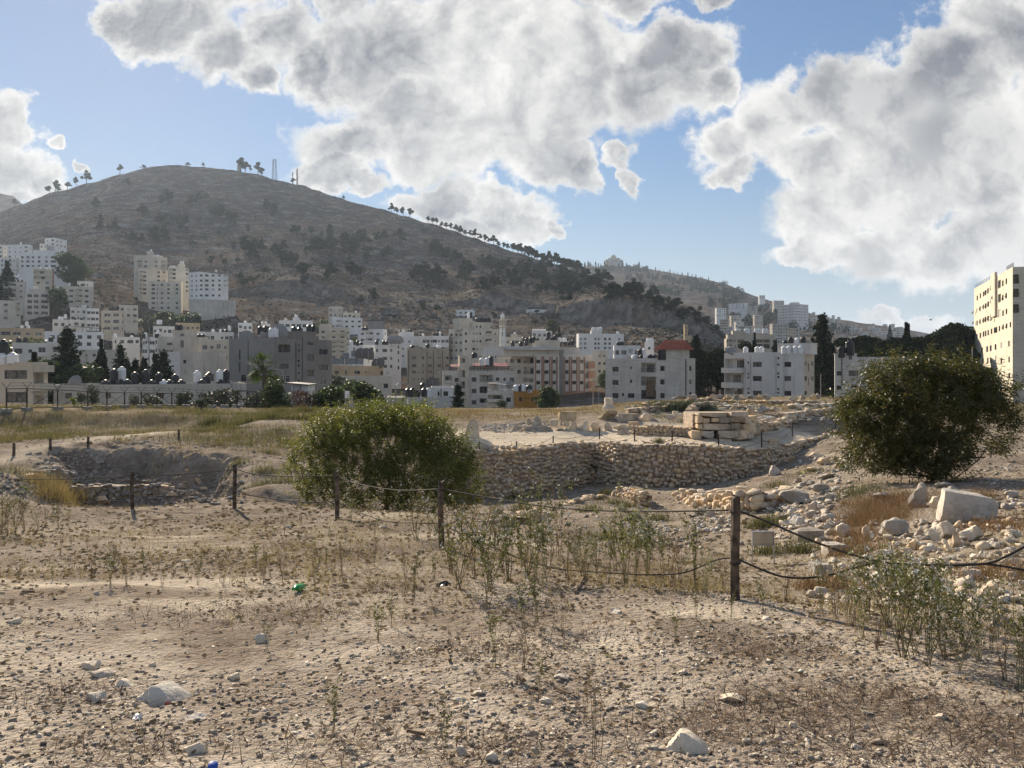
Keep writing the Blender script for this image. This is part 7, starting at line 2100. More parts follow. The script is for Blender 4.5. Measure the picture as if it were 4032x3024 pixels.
for k,(x,yb,w_,hh,lb,mt,sl_)in enumerate(((1362,222,196,220,'tall rough grey boulder under the right-hand bush',S_GREY,0),(1500,232,150,116,'pale wedge-shaped boulder left of the huge squared block',S_PALE,0),(1185,462,246,140,'saddle-topped grey boulder below the dry grass',S_GREY,0),(1560,500,296,180,'large faceted pale boulder below the huge block',S_PALE,0),(1808,500,236,138,'pitted white boulder right of the faceted one',S_PALE,0),(1985,570,170,84,'flat pale boulder lower right of the pitted one',S_PALE,0),(2128,470,156,84,'pale boulder near the right edge of the slope',S_PALE,0),(1930,660,206,84,'flat sunlit boulder beneath the cable at the right',S_PALE,0),(2150,800,200,100,'white flat-topped boulder at the right edge under the cable',S_PALE,0),(1965,1010,230,160,'round sunlit boulder with a dark underside at the right edge',S_PALE,0),(1650,555,124,118,'small squarish boulder under the faceted one',S_WALL,0),(1290,580,112,92,'brown boulder beneath the saddle-topped one',S_WALL,0),(1180,650,138,72,'half-buried flat stone beneath the brown boulder',S_GREY,0),(330,195,296,118,'wide grey boulder at the top of the rubble heap',S_GREY,0),(505,180,106,66,'rounded grey stone right of the wide grey boulder',S_GREY,0),(612,165,126,60,'flat grey stone right of the rounded one',S_GREY,0),(440,275,124,112,'upright angular stone in the rubble heap',S_GREY,0),(318,388,230,142,'large white pitted boulder in the middle of the rubble heap',S_PALE,0),(580,340,126,92,'sunlit cream boulder right in the rubble heap',S_PALE,0),(402,512,232,110,'dark stained leaning slab at the foot of the heap',S_GREY,1),(592,455,136,76,'pale rock right of the dark leaning slab',S_PALE,0),(708,470,136,112,'pale rounded rock at the edge of the dry grass',S_PALE,0),(666,392,94,74,'grey stone above the pale rounded rock',S_GREY,0),(640,612,200,86,'flat pale slab under the cable',S_PALE,1),(660,530,80,64,'small stone above the flat pale slab',S_WALL,0),(498,550,110,70,'brown stone right of the dark leaning slab',S_WALL,0),(896,485,76,116,'leaning narrow slab beside the dry grass',S_WALL,0),(1032,460,94,104,'pale upright rock left of the saddle-topped boulder',S_PALE,0),(1240,478,116,52,'flat stone at the foot of the saddle-topped boulder',S_GREY,0),(1345,470,96,92,'brown tilted stone right of the saddle-topped boulder',S_WALL,0),(1440,360,110,70,'buried cream rock under the wedge-shaped boulder',S_WALL,0),(1040,150,160,74,'grey rock above the dry grass',S_GREY,0),(1640,85,120,40,'small rock behind the huge squared block',S_GREY,0),(2010,235,110,74,'grey rock right of the huge squared block',S_GREY,0),(2095,235,120,50,'grey rock further right of the huge block',S_GREY,0),(2140,140,120,60,'shaded grey rock at the right edge below the bush',S_GREY,0),(1570,60,180,70,'grey rock behind the tall rough boulder',S_GREY,0),(620,690,140,60,'cream rock behind the weeds left',S_PALE,0),(510,790,160,100,'cream squared rock behind the weeds',S_PALE,1),(660,840,110,70,'whitish rock low among the weeds',S_PALE,0),(430,985,110,70,'white rock at the left end of the flowering weeds',S_PALE,0),(575,1000,110,70,'white squared rock left in the flowering weeds',S_PALE,0),(820,870,110,90,'whitish rock deeper among the weeds',S_PALE,0),(1180,900,110,90,'white rock in the middle of the flowering weeds',S_PALE,0),(1480,1010,150,90,'cream rock in the right half of the weeds',S_PALE,0),(1700,960,130,80,'shaded rock in the right half of the weeds',S_GREY,0),(1950,730,130,70,'cream stone above the round sunlit boulder',S_PALE,0),(2130,620,120,90,'pale rock under the rising cable',S_PALE,0),(2060,1230,190,100,'shaded boulder behind the tall weeds at the right edge',S_GREY,0),(1780,1000,110,70,'grey stone left of the round sunlit boulder',S_GREY,0),(0,120,70,60,'round stone at the end of the pit wall',S_WALL,0))):
 boulder('T',x,yb-10,w_,hh,lb,mt,slab=bool(sl_),depth=.85,sink=.2)
boulder('T',1772,330,430,250,'huge squared limestone block tipped on the rubble slope',S_PALE,slab=True,depth=.55,turn=-.25,tilt=(.05,.14),kk=1)
for k,(x,yb,w_,hh,lb,mt)in enumerate(((1370,918,126,108,'pale square block tilted at the foot of the retaining wall',S_PALE),(1515,785,136,66,'flat pale rock where the retaining wall ends',S_WALL),(1585,1006,106,82,'cubic grey rock beneath the yellow plant',S_GREY),(1715,1020,150,82,'wide grey rock right of the cubic one',S_GREY),(1830,1090,210,92,'grey boulder capped flat, upper rubble slope',S_GREY),(1880,950,250,60,'long flat ledge rock beneath the right bush',S_GREY),(1850,810,170,70,'brown ledge rock left of the right bush',S_WALL),(1790,740,180,44,'flat ledge stones by the right bush',S_WALL),(1760,880,180,60,'reddish ledge rock left of the right bush',S_WALL),(1990,850,110,60,'pale rock under the left branches of the right bush',S_PALE),(640,1300,110,90,'rounded stone tipped out of the broken low wall',S_GREY),(835,1400,110,100,'pale slanting slab left of the nearest post',S_PALE),(750,1330,110,66,'grey flat rock left of the pale slanting slab',S_GREY),(680,1290,130,50,'grey slab fallen from the broken low wall',S_GREY),(1060,1390,90,60,'round stone right of the nearest post',S_WALL))):
 boulder('S',x,yb,w_,hh,lb,mt,depth=.85,sink=.15)
boulder('V',1010,440,60,56,'white rounded stone at the head of a small stone heap in the pit',S_PALE)
it,ct=[],0
HEAPS=[('T',120,700,60,560,170,.08,.26),('T',150,640,200,420,110,.10,.30),('T',900,2200,320,720,230,.06,.24),('T',1000,2212,680,1100,120,.06,.26),('T',380,1000,640,1020,60,.06,.2),('S',540,960,1240,1480,150,.08,.26),('S',1560,2100,720,1100,150,.08,.3),('S',1300,1900,1000,1300,110,.08,.3),('V',1010,1330,370,530,130,.05,.18),('V',1100,1420,430,540,60,.06,.22),('S',200,1480,1090,1300,130,.06,.2),('F',1700,2212,1150,1595,90,.05,.2),('V',60,520,330,430,50,.06,.2)]
for c,x0,x1,y0,y1,n,s0,s1 in HEAPS:
 for k in range(n):
  x,y=rs.uniform(x0,x1),rs.uniform(y0,y1)
  g_=ray_ground(px(c,x)/KX,py(c,y)/KX,4,60,420)
  if g_ is None:continue
  s3=s0+(s1-s0)*rs.uniform(0,1)**2
  sc=(s3*rs.uniform(1,1.7),s3*rs.uniform(.8,1.2),s3*rs.uniform(.5,.9))
  if s3>s0+(s1-s0)*.34 and ct<230:
   o=inst('rubble_stone',rubble_set((S_PALE,S_GREY,S_WALL)[k%3])[k%9],(g_[0],g_[1],g_[2]+sc[2]*.3),(rs.uniform(-.4,.4),rs.uniform(-.4,.4),rs.uniform(0,6)),sc)
   where={'T':'on the rubble slope at the right','S':'in the rubble below the retaining wall','V':'in the small heap on the pit floor','F':'on the shaded ground right of the bush'}[c]
   tag(o,'loose angular limestone rubble stone '+where,'stone','rubble stones '+where);ct+=1
  else:
   it.append((k,(g_[0],g_[1],g_[2]+sc[2]*.25),sc,rs.uniform(0,6),rs.uniform(-.5,.5)))
joined_rocks('rubble','small loose rubble of the right slope and the pit floor',it,S_PALE,RUB_SHAPES)
CROPS['K']=(1000,1550,2.212)
def gpt(crop,x,y,d0=2.0,d1=90):
 g_=ray_ground(px(crop,x)/KX,py(crop,y)/KX,d0,d1,1400)
 return Vector(g_)if g_ else None
def sprigs(lobes,n,m,L,W,length,droop,r,up=.7):
 """leafy twigs through a set of ellipsoids [(centre, radii)]; returns leaf mesh arrays and twig lines"""
 vol=np.array([l[1][0]*l[1][1]*l[1][2]for l in lobes])**.8
 pick=r.choice(len(lobes),n,p=vol/vol.sum())
 C=np.array([l[0]for l in lobes])[pick];R=np.array([l[1]for l in lobes])[pick]
 v=r.normal(size=(n,3));v[:,2]=np.abs(v[:,2])*.9-.25*(r.uniform(size=n)<.45);v/=np.linalg.norm(v,axis=1)[:,None]
 q=r.uniform(.35,1.0,n)**.5
 p0=C+v*R*q[:,None]*r.uniform(.88,1.08,n)[:,None]
 u=v*.75+r.normal(0,.35,(n,3));u[:,2]+=up;u/=np.linalg.norm(u,axis=1)[:,None]
 l=length*np.where(r.uniform(size=n)<.12,r.uniform(1.3,2.1,n),r.uniform(.5,1.2,n))
 t=np.linspace(.08,1,m)[None,:]+r.uniform(-.03,.03,(n,m))
 base=p0[:,None]+u[:,None]*(l[:,None]*t)[...,None]
 base[...,2]-=(l[:,None]*t**2)*.22
 an=(np.arange(m)*2.4)[None,:]+r.uniform(0,6.28,(n,1))
 a1=np.cross(u,np.array([.3,.5,.81]));a1/=np.linalg.norm(a1,axis=1)[:,None]
 a2=np.cross(u,a1)
 rad_=a1[:,None]*np.cos(an)[...,None]+a2[:,None]*np.sin(an)[...,None]
 ld=u[:,None]*.55+rad_*.8;ld[...,2]-=droop*(1.1-t);ld/=np.linalg.norm(ld,axis=2)[...,None]
 side=np.cross(ld,r.normal(size=ld.shape));side/=np.linalg.norm(side,axis=2)[...,None]+1e-9
 LL=(L*r.uniform(.6,1.25,(n,m)))[...,None];WW=(W*r.uniform(.7,1.3,(n,m)))[...,None]
 a=base;tip=base+ld*LL;tip[...,2]-=LL[...,0]*.25
 mid=base+ld*LL*.5
 co=np.stack([a,mid+side*WW*.5,tip,mid-side*WW*.5],2).reshape(-1,3)
 f=np.arange(len(co)).reshape(-1,4)
 return co,f,p0,u,l
L_BUSHA=leafy('bush_leaves_olive',((0.062,0.078,0.018),(0.17,0.18,0.04),(0.26,0.235,0.06)),1.0,.5,.55,randomize=False,spec=.5)
L_BUSHB=leafy('bush_leaves_dark',((0.042,0.052,0.014),(0.12,0.115,0.032),(0.19,0.13,0.045)),1.0,.4,.45,randomize=False,spec=.35)
def bush(label,lob,d,n,m,L,W,length,droop,leafm,base,seed,up=.7,deep=1.0,sticks=()):
 r=np.random.default_rng(seed)
 lobes=[]
 for(x,y,rx,ry,dd)in lob:
  c=P(x,y,d+dd)
  lobes.append((tuple(c),(rx*d/FPX,rx*d/FPX*deep,ry*d/FPX)))
 root=empty('bush',base,label,'bush')
 off=np.array(base)
 co,f,p0,u,l=sprigs(lobes,n,m,L,W,length,droop,r,up)
 inst('foliage',np_mesh('foliage',co-off,f,[leafm]),parent=root)
 tb=MB()
 for k in range(0,n,6):
  e=p0[k]-off
  tb.tube([e-u[k]*.12,e+u[k]*l[k]*.9-np.array([0,0,.12*l[k]])],[.008,.003],3,cap=False)
 for c,rd in lobes:
  e=np.array(c)-off
  jt=lambda t:e*t+r.normal(0,.16,3)
  tb.tube([(r.uniform(-.3,.3),r.uniform(-.3,.3),-.1),jt(.25),jt(.5),jt(.75),e],[.035,.03,.022,.015,.006],5)
 for pts_ in sticks:
  tb.tube([Vector(p)-Vector(base)for p in pts_],[.05,.04,.02][:len(pts_)],5)
 tag(tb.build('branches',(M_BARK,),root),kind='stuff')
 return root
bA=P(1530,2030,22);bA.z=zg(bA.x,bA.y)
bush('great dome-shaped olive-green bush at the edge of the left pit',[(1510,1800,250,170,0),(1320,1790,150,160,.2),(1420,1720,190,110,.1),(1580,1710,190,110,.3),(1700,1790,150,110,.2),(1770,1880,120,130,-.2),(1640,1900,210,120,-.9),(1400,1920,200,110,-.9),(1230,1880,105,110,-.3),(1260,1950,100,60,-.6),(1510,1660,120,60,.2),(1840,1950,60,70,-.1),(1320,2000,120,70,-.8),(1500,2010,140,80,-1.1),(1680,2010,150,80,-1.1),(1790,2000,90,70,-.8)],22,4700,15,.10,.026,.46,.28,L_BUSHA,tuple(bA),5,up=.95)
gB=gpt('Q',2030,1036)or P(3700,1890,25)
dB=24.5
bush('dark drooping-leaved bush with gaps, on the rubble at the right',[(3620,1640,200,150,0),(3450,1660,130,120,0),(3780,1620,150,150,.2),(3900,1680,90,110,.2),(3560,1510,130,80,.1),(3700,1480,120,60,.1),(3480,1790,140,80,-.4),(3640,1810,150,70,-.6),(3380,1730,60,70,0),(3930,1560,60,60,.3),(3870,1790,80,36,.1),(3800,1520,80,60,.1),(3960,1760,50,40,.2),(3330,1640,40,50,.1),(3450,1850,120,55,-.4),(3590,1870,140,50,-.7),(3700,1860,80,40,-.6),(3560,1740,150,90,-.3),(3740,1730,110,80,0)],dB,3300,16,.155,.036,.62,.5,L_BUSHB,(gB.x,gB.y,gB.z),9,up=.75,sticks=[[P(3720,1830,dB),P(3790,1805,dB-.2),P(3880,1800,dB)],[P(3690,1880,dB),P(3740,1800,dB),P(3800,1660,dB)]])
L_WEED=leafy('weed_leaves',((0.075,0.085,0.034),(0.19,0.19,0.08)),3,.35,.8,spec=.1)
M_STALK=plain('weed_stalks',(0.20,0.175,0.085),.8,var=.3,scale=9)
M_FLOWER=plain('white_flowers',(0.62,0.59,0.50),.7,var=.12,scale=40)
M_DRYST=plain('dry_stalks',(0.20,0.135,0.08),.9,var=.35,scale=9)
def weed_variant(seed,flowers,nst,spread,leafn,mats):
 r=np.random.default_rng(seed)
 st=MB();lc,fc=[],[]
 for k in range(nst):
  an=r.uniform(0,6.28);out=r.uniform(.05,spread)
  h_=r.uniform(.6,1.0)
  p=[Vector((r.normal(0,.02),r.normal(0,.02),-.03))]
  for t in(.3,.6,1.0):
   p.append(Vector((math.cos(an)*out*t**1.3+r.normal(0,.02),math.sin(an)*out*t**1.3+r.normal(0,.02),h_*t)))
  st.tube(p,[.0055,.0045,.003,.0015],3,cap=False)
  tips=[p[-1]]
  for q in range(r.integers(3,7)):
   t=r.uniform(.35,.95);b0=p[1].lerp(p[3],t);a2=r.uniform(0,6.28);l_=r.uniform(.08,.26)
   e=b0+Vector((math.cos(a2)*l_*.7,math.sin(a2)*l_*.7,l_*.8))
   st.tube([b0,e],[.003,.0012],3,cap=False);tips.append(e)
   lc.append(np.array(b0)[None]+np.array(e-b0)[None]*r.uniform(0,1,(leafn,1))+r.normal(0,.014,(leafn,3)))
  lc.append(np.array(p[1])[None]+np.array(p[3]-p[1])[None]*r.uniform(0,1,(leafn*3,1))+r.normal(0,.018,(leafn*3,3)))
  for e in tips:
   if r.uniform()<flowers:
    fc.append(np.array(e)[None]+r.normal(0,.010,(5,3)))
 out=[('stalks',st.mesh('stalks',(mats[0],)))]
 co,f=leaf_cloud(np.concatenate(lc),.019,r,2.0)
 out.append(('leaves',np_mesh('leaves',co,f,[mats[1]])))
 if fc:
  co,f=leaf_cloud(np.concatenate(fc),.021,r,1.0)
  out.append(('flowers',np_mesh('flowers',co,f,[M_FLOWER])))
 return out
L_DRYLEAF=leafy('dry_leaves',((0.14,0.09,0.045),(0.27,0.19,0.095)),3,.3,.8)
WV=[weed_variant(700+k,(.55,.35,.7)[k%3],4+k%4*2,.3+.12*(k%4),5+k%3*2,(M_STALK,L_WEED))for k in range(9)]
WT=[weed_variant(720+k,.3,4,.16,7,(M_STALK,L_WEED))for k in range(4)]
WD=[weed_variant(740+k,0,4+k%3,.22,2,(M_DRYST,L_DRYLEAF))for k in range(5)]
def weed(p,hh,variants,label,group,name,cat='weed',wide=1.0):
 v=variants[ry.randrange(len(variants))]
 t=empty(name,tuple(p),label,cat,group,ry.uniform(0,6.28))
 for nm,me in v:
  o=inst(nm,me,scale=(hh*wide,hh*wide,hh),parent=t)
  if nm!='stalks':o['kind']='stuff'
WEEDS=[('in the thicket between the second and the nearest fence post',[(1640,2130,240),(1690,2120,180),(1770,2260,330),(1810,2320,330),(1870,2280,320),(1930,2330,300),(2000,2290,350),(2080,2280,360),(2150,2290,330),(2230,2280,300),(2300,2280,240),(2400,2300,220),(2460,2300,330),(2500,2290,330),(2560,2300,200),(2640,2310,290),(2680,2320,260),(2740,2330,340),(2200,2190,280),(2120,2170,280),(1950,2170,230),(2050,2200,260),(2280,2230,220),(2610,2280,240),(2780,2350,200),(2850,2330,170),(1840,2230,220),(1900,2210,230),(2350,2260,200),(1980,2240,260),(2430,2250,220),(1860,2170,200),(2550,2260,260)]),('in the tall flowering thicket at the right edge',[(3010,2420,160),(3090,2370,280),(3290,2430,330),(3340,2420,300),(3400,2520,330),(3450,2560,380),(3560,2590,430),(3600,2580,400),(3650,2570,380),(3700,2550,380),(3800,2550,330),(3850,2600,330),(3950,2680,400),(4010,2720,380),(3760,2490,300),(3500,2470,300),(3230,2400,240),(3540,2520,320),(3620,2500,330),(3720,2600,300),(3900,2560,280),(3480,2520,320),(3360,2470,280),(3660,2620,260),(3780,2640,260),(4030,2600,330),(3420,2430,260),(3580,2450,300),(3680,2460,300),(3850,2480,260),(3930,2520,300),(3520,2410,240)]),('at the left edge before the left pit',[(60,2100,180),(30,2110,160),(95,2095,150),(180,2070,90),(5,2100,190),(230,2080,100),(150,2080,110)])]
for where,lst in WEEDS:
 for x,y,hp in lst:
  g_=gpt('P',x,y)
  if g_ is None:continue
  hh=min(hp*g_.y/FPX,1.15)*ry.uniform(.75,1.12)
  weed(g_,hh,WV if ry.random()<.68 else WD,'wiry weed with small white flowers '+where,'white-flowered weeds '+where,'flowering_weed',wide=1.0)
for x,y,hp,lb in((1920,2400,290,'slim weed below the second fence post, tallest'),(2060,2480,270,'slim weed with three stems in the middle foreground'),(2115,2450,250,'slim weed right of the three-stemmed one'),(2180,2470,190,'short slim weed beside the dark mat of twigs'),(2215,2510,210,'slim weed leaning over the dark mat of twigs'),(1630,2365,200,'slim weed on the left of the sandy patch'),(1540,2470,160,'single slim weed left of centre'),(1490,2530,200,'single slim weed nearer, left of centre'),(1950,2630,270,'leafy single stem in the middle foreground'),(2065,2640,250,'tall bare stem right of the leafy one'),(2120,2750,190,'little seedling stem above the white stone'),(1310,2890,260,'leaning twig with a tufted leafy top'),(2350,2995,400,'dark bare many-stemmed twig at the bottom edge'),(2300,2850,230,'bare twig behind the dark many-stemmed one'),(1750,3000,260,'curved stem at the bottom edge'),(1050,2560,130,'small green stem beside the foreground rocks'),(2660,2540,150,'low spreading weed before the nearest post'),(2880,2440,110,'little weed at the foot of the nearest post'),(3190,2570,90,'single dark seed stalk on bare earth'),(2740,2430,140,'weed stem left of the nearest post'),(780,2300,130,'thin stem left of the green bottle'),(865,2290,120,'thin dry stem left of the green bottle, nearer to it'),(640,2310,110,'thin stem far left on the bare ground'),(740,1985,110,'branched dark weed by the fifth post'),(1385,2060,130,'whitish weed leaning on the third post')):
 g_=gpt('P',x,y)
 weed(g_,hp*g_.y/FPX,WD if any(w in lb for w in('bare','dark','dry'))else WT,lb,None,'weed',wide=1.0)
for k in range(120):
 y=rs.uniform(2060,2330);x=rs.uniform(800,2800)if k<90 else rs.uniform(200,1500)
 g_=gpt('P',x,y)
 if g_ is None:continue
 weed(g_,rs.uniform(.12,.42),WD if k%3 else WT,'dry thin-stemmed weed on the stony ground before the rope fence','dry weeds before the rope fence','dry_weed')
PEB=[rock_shape(820+k,1,.3,.7)for k in range(6)]
def pebbles(name,label,n,dfun,s0,s1,mat,mask=None,xlim=(-.74,.74),flat=.55):
 d=dfun(rs.uniform(0,1,n));k=rs.uniform(*xlim,n)
 X,Y=k*d,d
 if mask is not None:
  ok=mask(X,Y)>rs.uniform(0,1,n);X,Y=X[ok],Y[ok]
 Z=hgt(X,Y);n=len(X)
 s=s0+(s1-s0)*rs.uniform(0,1,n)**3
 COs,Fs,o_=[],[],0
 for v in range(6):
  ii=np.arange(v,n,6);p,f=PEB[v]
  m_=len(ii)
  sc=np.stack([s[ii]*rs.uniform(.9,1.7,m_),s[ii]*rs.uniform(.7,1.2,m_),s[ii]*rs.uniform(.35,.9,m_)*flat*1.6],1)
  q=p[None]*sc[:,None]
  a=rs.uniform(0,6.28,m_);tl=rs.uniform(-.5,.5,m_)
  c,si=np.cos(tl)[:,None],np.sin(tl)[:,None]
  q=np.stack([q[...,0],q[...,1]*c-q[...,2]*si,q[...,1]*si+q[...,2]*c],2)
  c,si=np.cos(a)[:,None],np.sin(a)[:,None]
  q=np.stack([q[...,0]*c-q[...,1]*si,q[...,0]*si+q[...,1]*c,q[...,2]],2)
  q+=np.stack([X[ii],Y[ii],Z[ii]+sc[:,2]*.22],1)[:,None]
  COs.append(q.reshape(-1,3));Fs.append((f[None]+(np.arange(m_)*len(p))[:,None,None]+o_).reshape(-1,4));o_+=m_*len(p)
 return tag(inst(name,np_mesh(name,np.concatenate(COs),np.concatenate(Fs),[mat])),label,kind='stuff')
S_PEB=stone_mat('pebble_stone',(0.50,0.435,0.35),(0.30,0.245,0.185),scale=5,lichen=.2,bscale=60)
S_PEBD=stone_mat('clod_earth',(0.22,0.165,0.115),(0.12,0.09,0.062),scale=5,lichen=.1,bscale=60)
S_PEBP=stone_mat('pale_chips',(0.68,0.62,0.53),(0.46,0.40,0.32),scale=5,lichen=.1,bscale=60)
near_=lambda t:2.3*(19/2.3)**t
patch=lambda X,Y:np.clip(.45+1.5*fbm2(X*.5,Y*1.0,91,4),.08,1)
pebbles('gravel','grey-brown pebbles strewn over the foreground earth',40000,near_,.006,.038,S_PEB,patch)
pebbles('pale_gravel','whitish limestone chips strewn over the foreground earth',13000,near_,.008,.04,S_PEBP,patch)
pebbles('clods','dark clods of earth on the foreground',4000,near_,.006,.034,S_PEBD,patch)
pebbles('gravel','stones scattered on the slopes of the pit and the plateau',9000,lambda t:17+45*t,.04,.22,S_PEB,lambda X,Y:np.clip(.35+1.2*fbm2(X*.2,Y*.2,93,4),.05,1))
def blades(name,label,P0,h0,h1,w_,mat,lean=.5,n_per=1,flat=False):
 n=len(P0)
 hh=rs.uniform(h0,h1,n)
 an=rs.uniform(0,6.28,n)
 ln=rs.uniform(0,lean,n)
 tip=P0+np.stack([np.cos(an)*ln*hh,np.sin(an)*ln*hh,hh*(np.full(n,1)if not flat else rs.uniform(.05,.45,n))],1)
 a2=rs.uniform(0,6.28,n)
 sd=np.stack([np.cos(a2),np.sin(a2),np.zeros(n)],1)*(w_*rs.uniform(.6,1.4,n))[:,None]
 co=np.stack([P0-sd*.5,P0+sd*.5,tip],1).reshape(-1,3)
 return tag(inst(name,np_mesh(name,co,np.arange(3*n).reshape(n,3),[mat])),label,kind='stuff')
def scatter(n,dfun,mask,xlim=(-.74,.74),tuft=0,spread=.05):
 d=dfun(rs.uniform(0,1,n));k=rs.uniform(*xlim,n)
 X,Y=k*d,d
 ok=mask(X,Y)>rs.uniform(0,1,n);X,Y=X[ok],Y[ok]
 if tuft:
  X=np.repeat(X,tuft)+rs.normal(0,spread,len(X)*tuft);Y=np.repeat(Y,tuft)+rs.normal(0,spread,len(Y)*tuft)
 return np.stack([X,Y,hgt(X,Y)],1)
L_TWIG=leafy('dead_twigs',((0.085,0.055,0.036),(0.175,0.115,0.072)),3,.1,.9,randomize=False)
L_STRAW=leafy('straw',((0.19,0.14,0.07),(0.36,0.275,0.145)),2,.3,.8,randomize=False)
n_=27000
d_=3.2*(21/3.2)**rs.uniform(0,1,n_);k_=rs.uniform(-.72,.72,n_)
ok=np.clip(.5+1.1*fbm2(k_*d_*.6,d_*.9,107,4),.1,1)*np.interp(d_,[3,6,8,20],[.35,.6,1,1])>rs.uniform(0,1,n_)
k_,d_=k_[ok],d_[ok]
c_=np.stack([k_*d_,d_,hgt(k_*d_,d_)+.012],1)
co,f=leaf_cloud(c_,.009+.0042*d_,rs,1.5)
co[:,2]=np.repeat(c_[:,2],4)+(co[:,2]-np.repeat(c_[:,2],4))*.45
L_LITTER=leafy('leaf_litter',((0.15,0.11,0.075),(0.30,0.235,0.16),(0.46,0.39,0.28)),3,.15,.9,randomize=False,spec=0.0)
tag(inst('leaf_litter',np_mesh('leaf_litter',co,f,[L_LITTER])),'dry leaf litter and bits of straw on the earth before the fence',kind='stuff')
c_=scatter(9000,lambda t:18+44*t,lambda X,Y:np.clip(.4+1.2*fbm2(X*.3,Y*.3,109,4),.05,1))
co,f=leaf_cloud(c_+np.array([0,0,.03]),.10,rs,1.5)
co[:,2]=np.repeat(c_[:,2],4)+.02+np.abs(co[:,2]-np.repeat(c_[:,2],4))*.5
tag(inst('leaf_litter',np_mesh('leaf_litter',co,f,[L_LITTER])),'dry litter and low dead plants on the slopes of the dig',kind='stuff')
L_GRASSG=leafy('green_grass',((0.06,0.066,0.028),(0.15,0.135,0.06)),.6,.35,.7,randomize=False)
L_RUSTG=leafy('rust_grass',((0.13,0.072,0.04),(0.25,0.155,0.085)),1,.3,.8,randomize=False)
hm=lambda X,Y:sstep(.10,.42,fbm2(X*.45,Y*.9,47,5,.6))
blades('dead_twigs','mats of dead brown twigs on the foreground earth',scatter(1200,near_,lambda X,Y:hm(X,Y)*(1-.6*sstep(.25,.5,X/Y)),tuft=13,spread=.09),.05,.18,.006,L_TWIG,2.5,flat=True)
gx=lambda x:(x-2016)/FPX
PATCHES=[(1560,2320,.55),(2060,2560,.45),(2220,2500,.4),(2050,2420,.3),(2950,2800,.5),(3200,2760,.45),(3450,2760,.35),(3900,2850,.45),(2800,2900,.5),(3400,2950,.5),(1750,2560,.3),(700,2420,.8),(1200,2420,.6),(300,2740,.4),(480,2960,.4),(1450,2950,.4),(2000,2960,.4),(3950,3000,.5),(3000,2570,.3)]
pp=[]
for x,y,r_ in PATCHES:
 g_=gpt('P',x,y)
 m_=int(900*r_)
 xx=g_.x+rs.normal(0,r_*.55,m_);yy_=g_.y+rs.normal(0,r_*.4,m_)
 pp.append(np.stack([xx,yy_,hgt(xx,yy_)],1))
blades('dead_twigs','dark tangles of dried creeping plants on the earth',np.concatenate(pp),.05,.20,.006,L_TWIG,2.0,flat=True)
st_m=lambda X,Y:np.clip(np.exp(-((Y-9.0-.4*X*0)/2.6)**2)*np.clip(.5+1.4*fbm2(X*.6,Y*.6,95,4),0,1),0,1)*sstep(-.42,-.25,X/Y)
blades('dry_grass','sparse straw and dry stems before the rope fence',scatter(5200,lambda t:5.5+10*t,st_m,tuft=7,spread=.09),.05,.24,.005,L_STRAW,1.3)
blades('dry_grass','scattered short dry grass on the near slope',scatter(3600,lambda t:8+10*t,lambda X,Y:np.clip(.3+1.5*fbm2(X*.5,Y*.5,97,4),0,1),tuft=8,spread=.10),.04,.16,.006,L_STRAW,1.5)
fl_=lambda X,Y:np.clip(.15+2.2*fbm2(X*.22,Y*.22,99,4),0,1)*(np.abs(Y-np.interp(X/Y,[kx(0),kx(200),kx(400),kx(560),kx(700)],[32.5,38.5,45,56,66]))>1.2)
blades('field_grass','yellow-green grass of the field beyond the path',scatter(7500,lambda t:37+40*t,fl_,(-.72,-.28),tuft=9,spread=.25),.1,.4,.022,L_GRASSG,1.2)
blades('dry_grass','straw-coloured grass of the field beyond the path',scatter(2400,lambda t:33+45*t,fl_,(-.72,-.25),tuft=8,spread=.25),.08,.4,.018,L_STRAW,1.2)
blades('dry_grass','low brown grass of the plateau behind the dig',scatter(5000,lambda t:55+24*t,lambda X,Y:np.clip(.45+1.3*fbm2(X*.2,Y*.2,101,4),0,1),(-.3,.7),tuft=8,spread=.25),.08,.28,.03,L_STRAW,.8)
blades('dry_grass','russet grass of the plateau behind the dig',scatter(2400,lambda t:58+20*t,lambda X,Y:np.clip(.2+1.5*fbm2(X*.3,Y*.3,103,4),0,1),(-.28,.2),tuft=8,spread=.3),.08,.3,.03,L_RUSTG,.8)
def tufts(name,label,spots,mat,h0,h1,w_,n,lean=.8):
 pts_=[]
 for c,x,y,r_ in spots:
  g_=gpt(c,x,y)
  if g_ is None:continue
  q=g_.y/10
  xx=g_.x+rs.normal(0,r_,n);yy_=g_.y+rs.normal(0,r_,n)
  pts_.append(np.stack([xx,yy_,hgt(xx,yy_)],1))
 return blades(name,label,np.concatenate(pts_),h0,h1,w_,mat,lean)
tufts('rust_grass','rust-brown dried grass hanging over the rubble slope',[('T',x,y,r_)for x,y,r_ in((830,200,.5),(930,190,.5),(1000,260,.5),(880,280,.5),(1060,300,.4),(820,360,.3),(800,440,.3),(770,520,.3),(780,590,.25),(1150,160,.5),(1230,120,.4),(1100,230,.4),(1850,120,.3),(1950,380,.4),(2050,400,.4),(1980,800,.3),(520,900,.2),(860,330,.4),(960,330,.4))],L_RUSTG,.08,.32,.010,420,1.3)
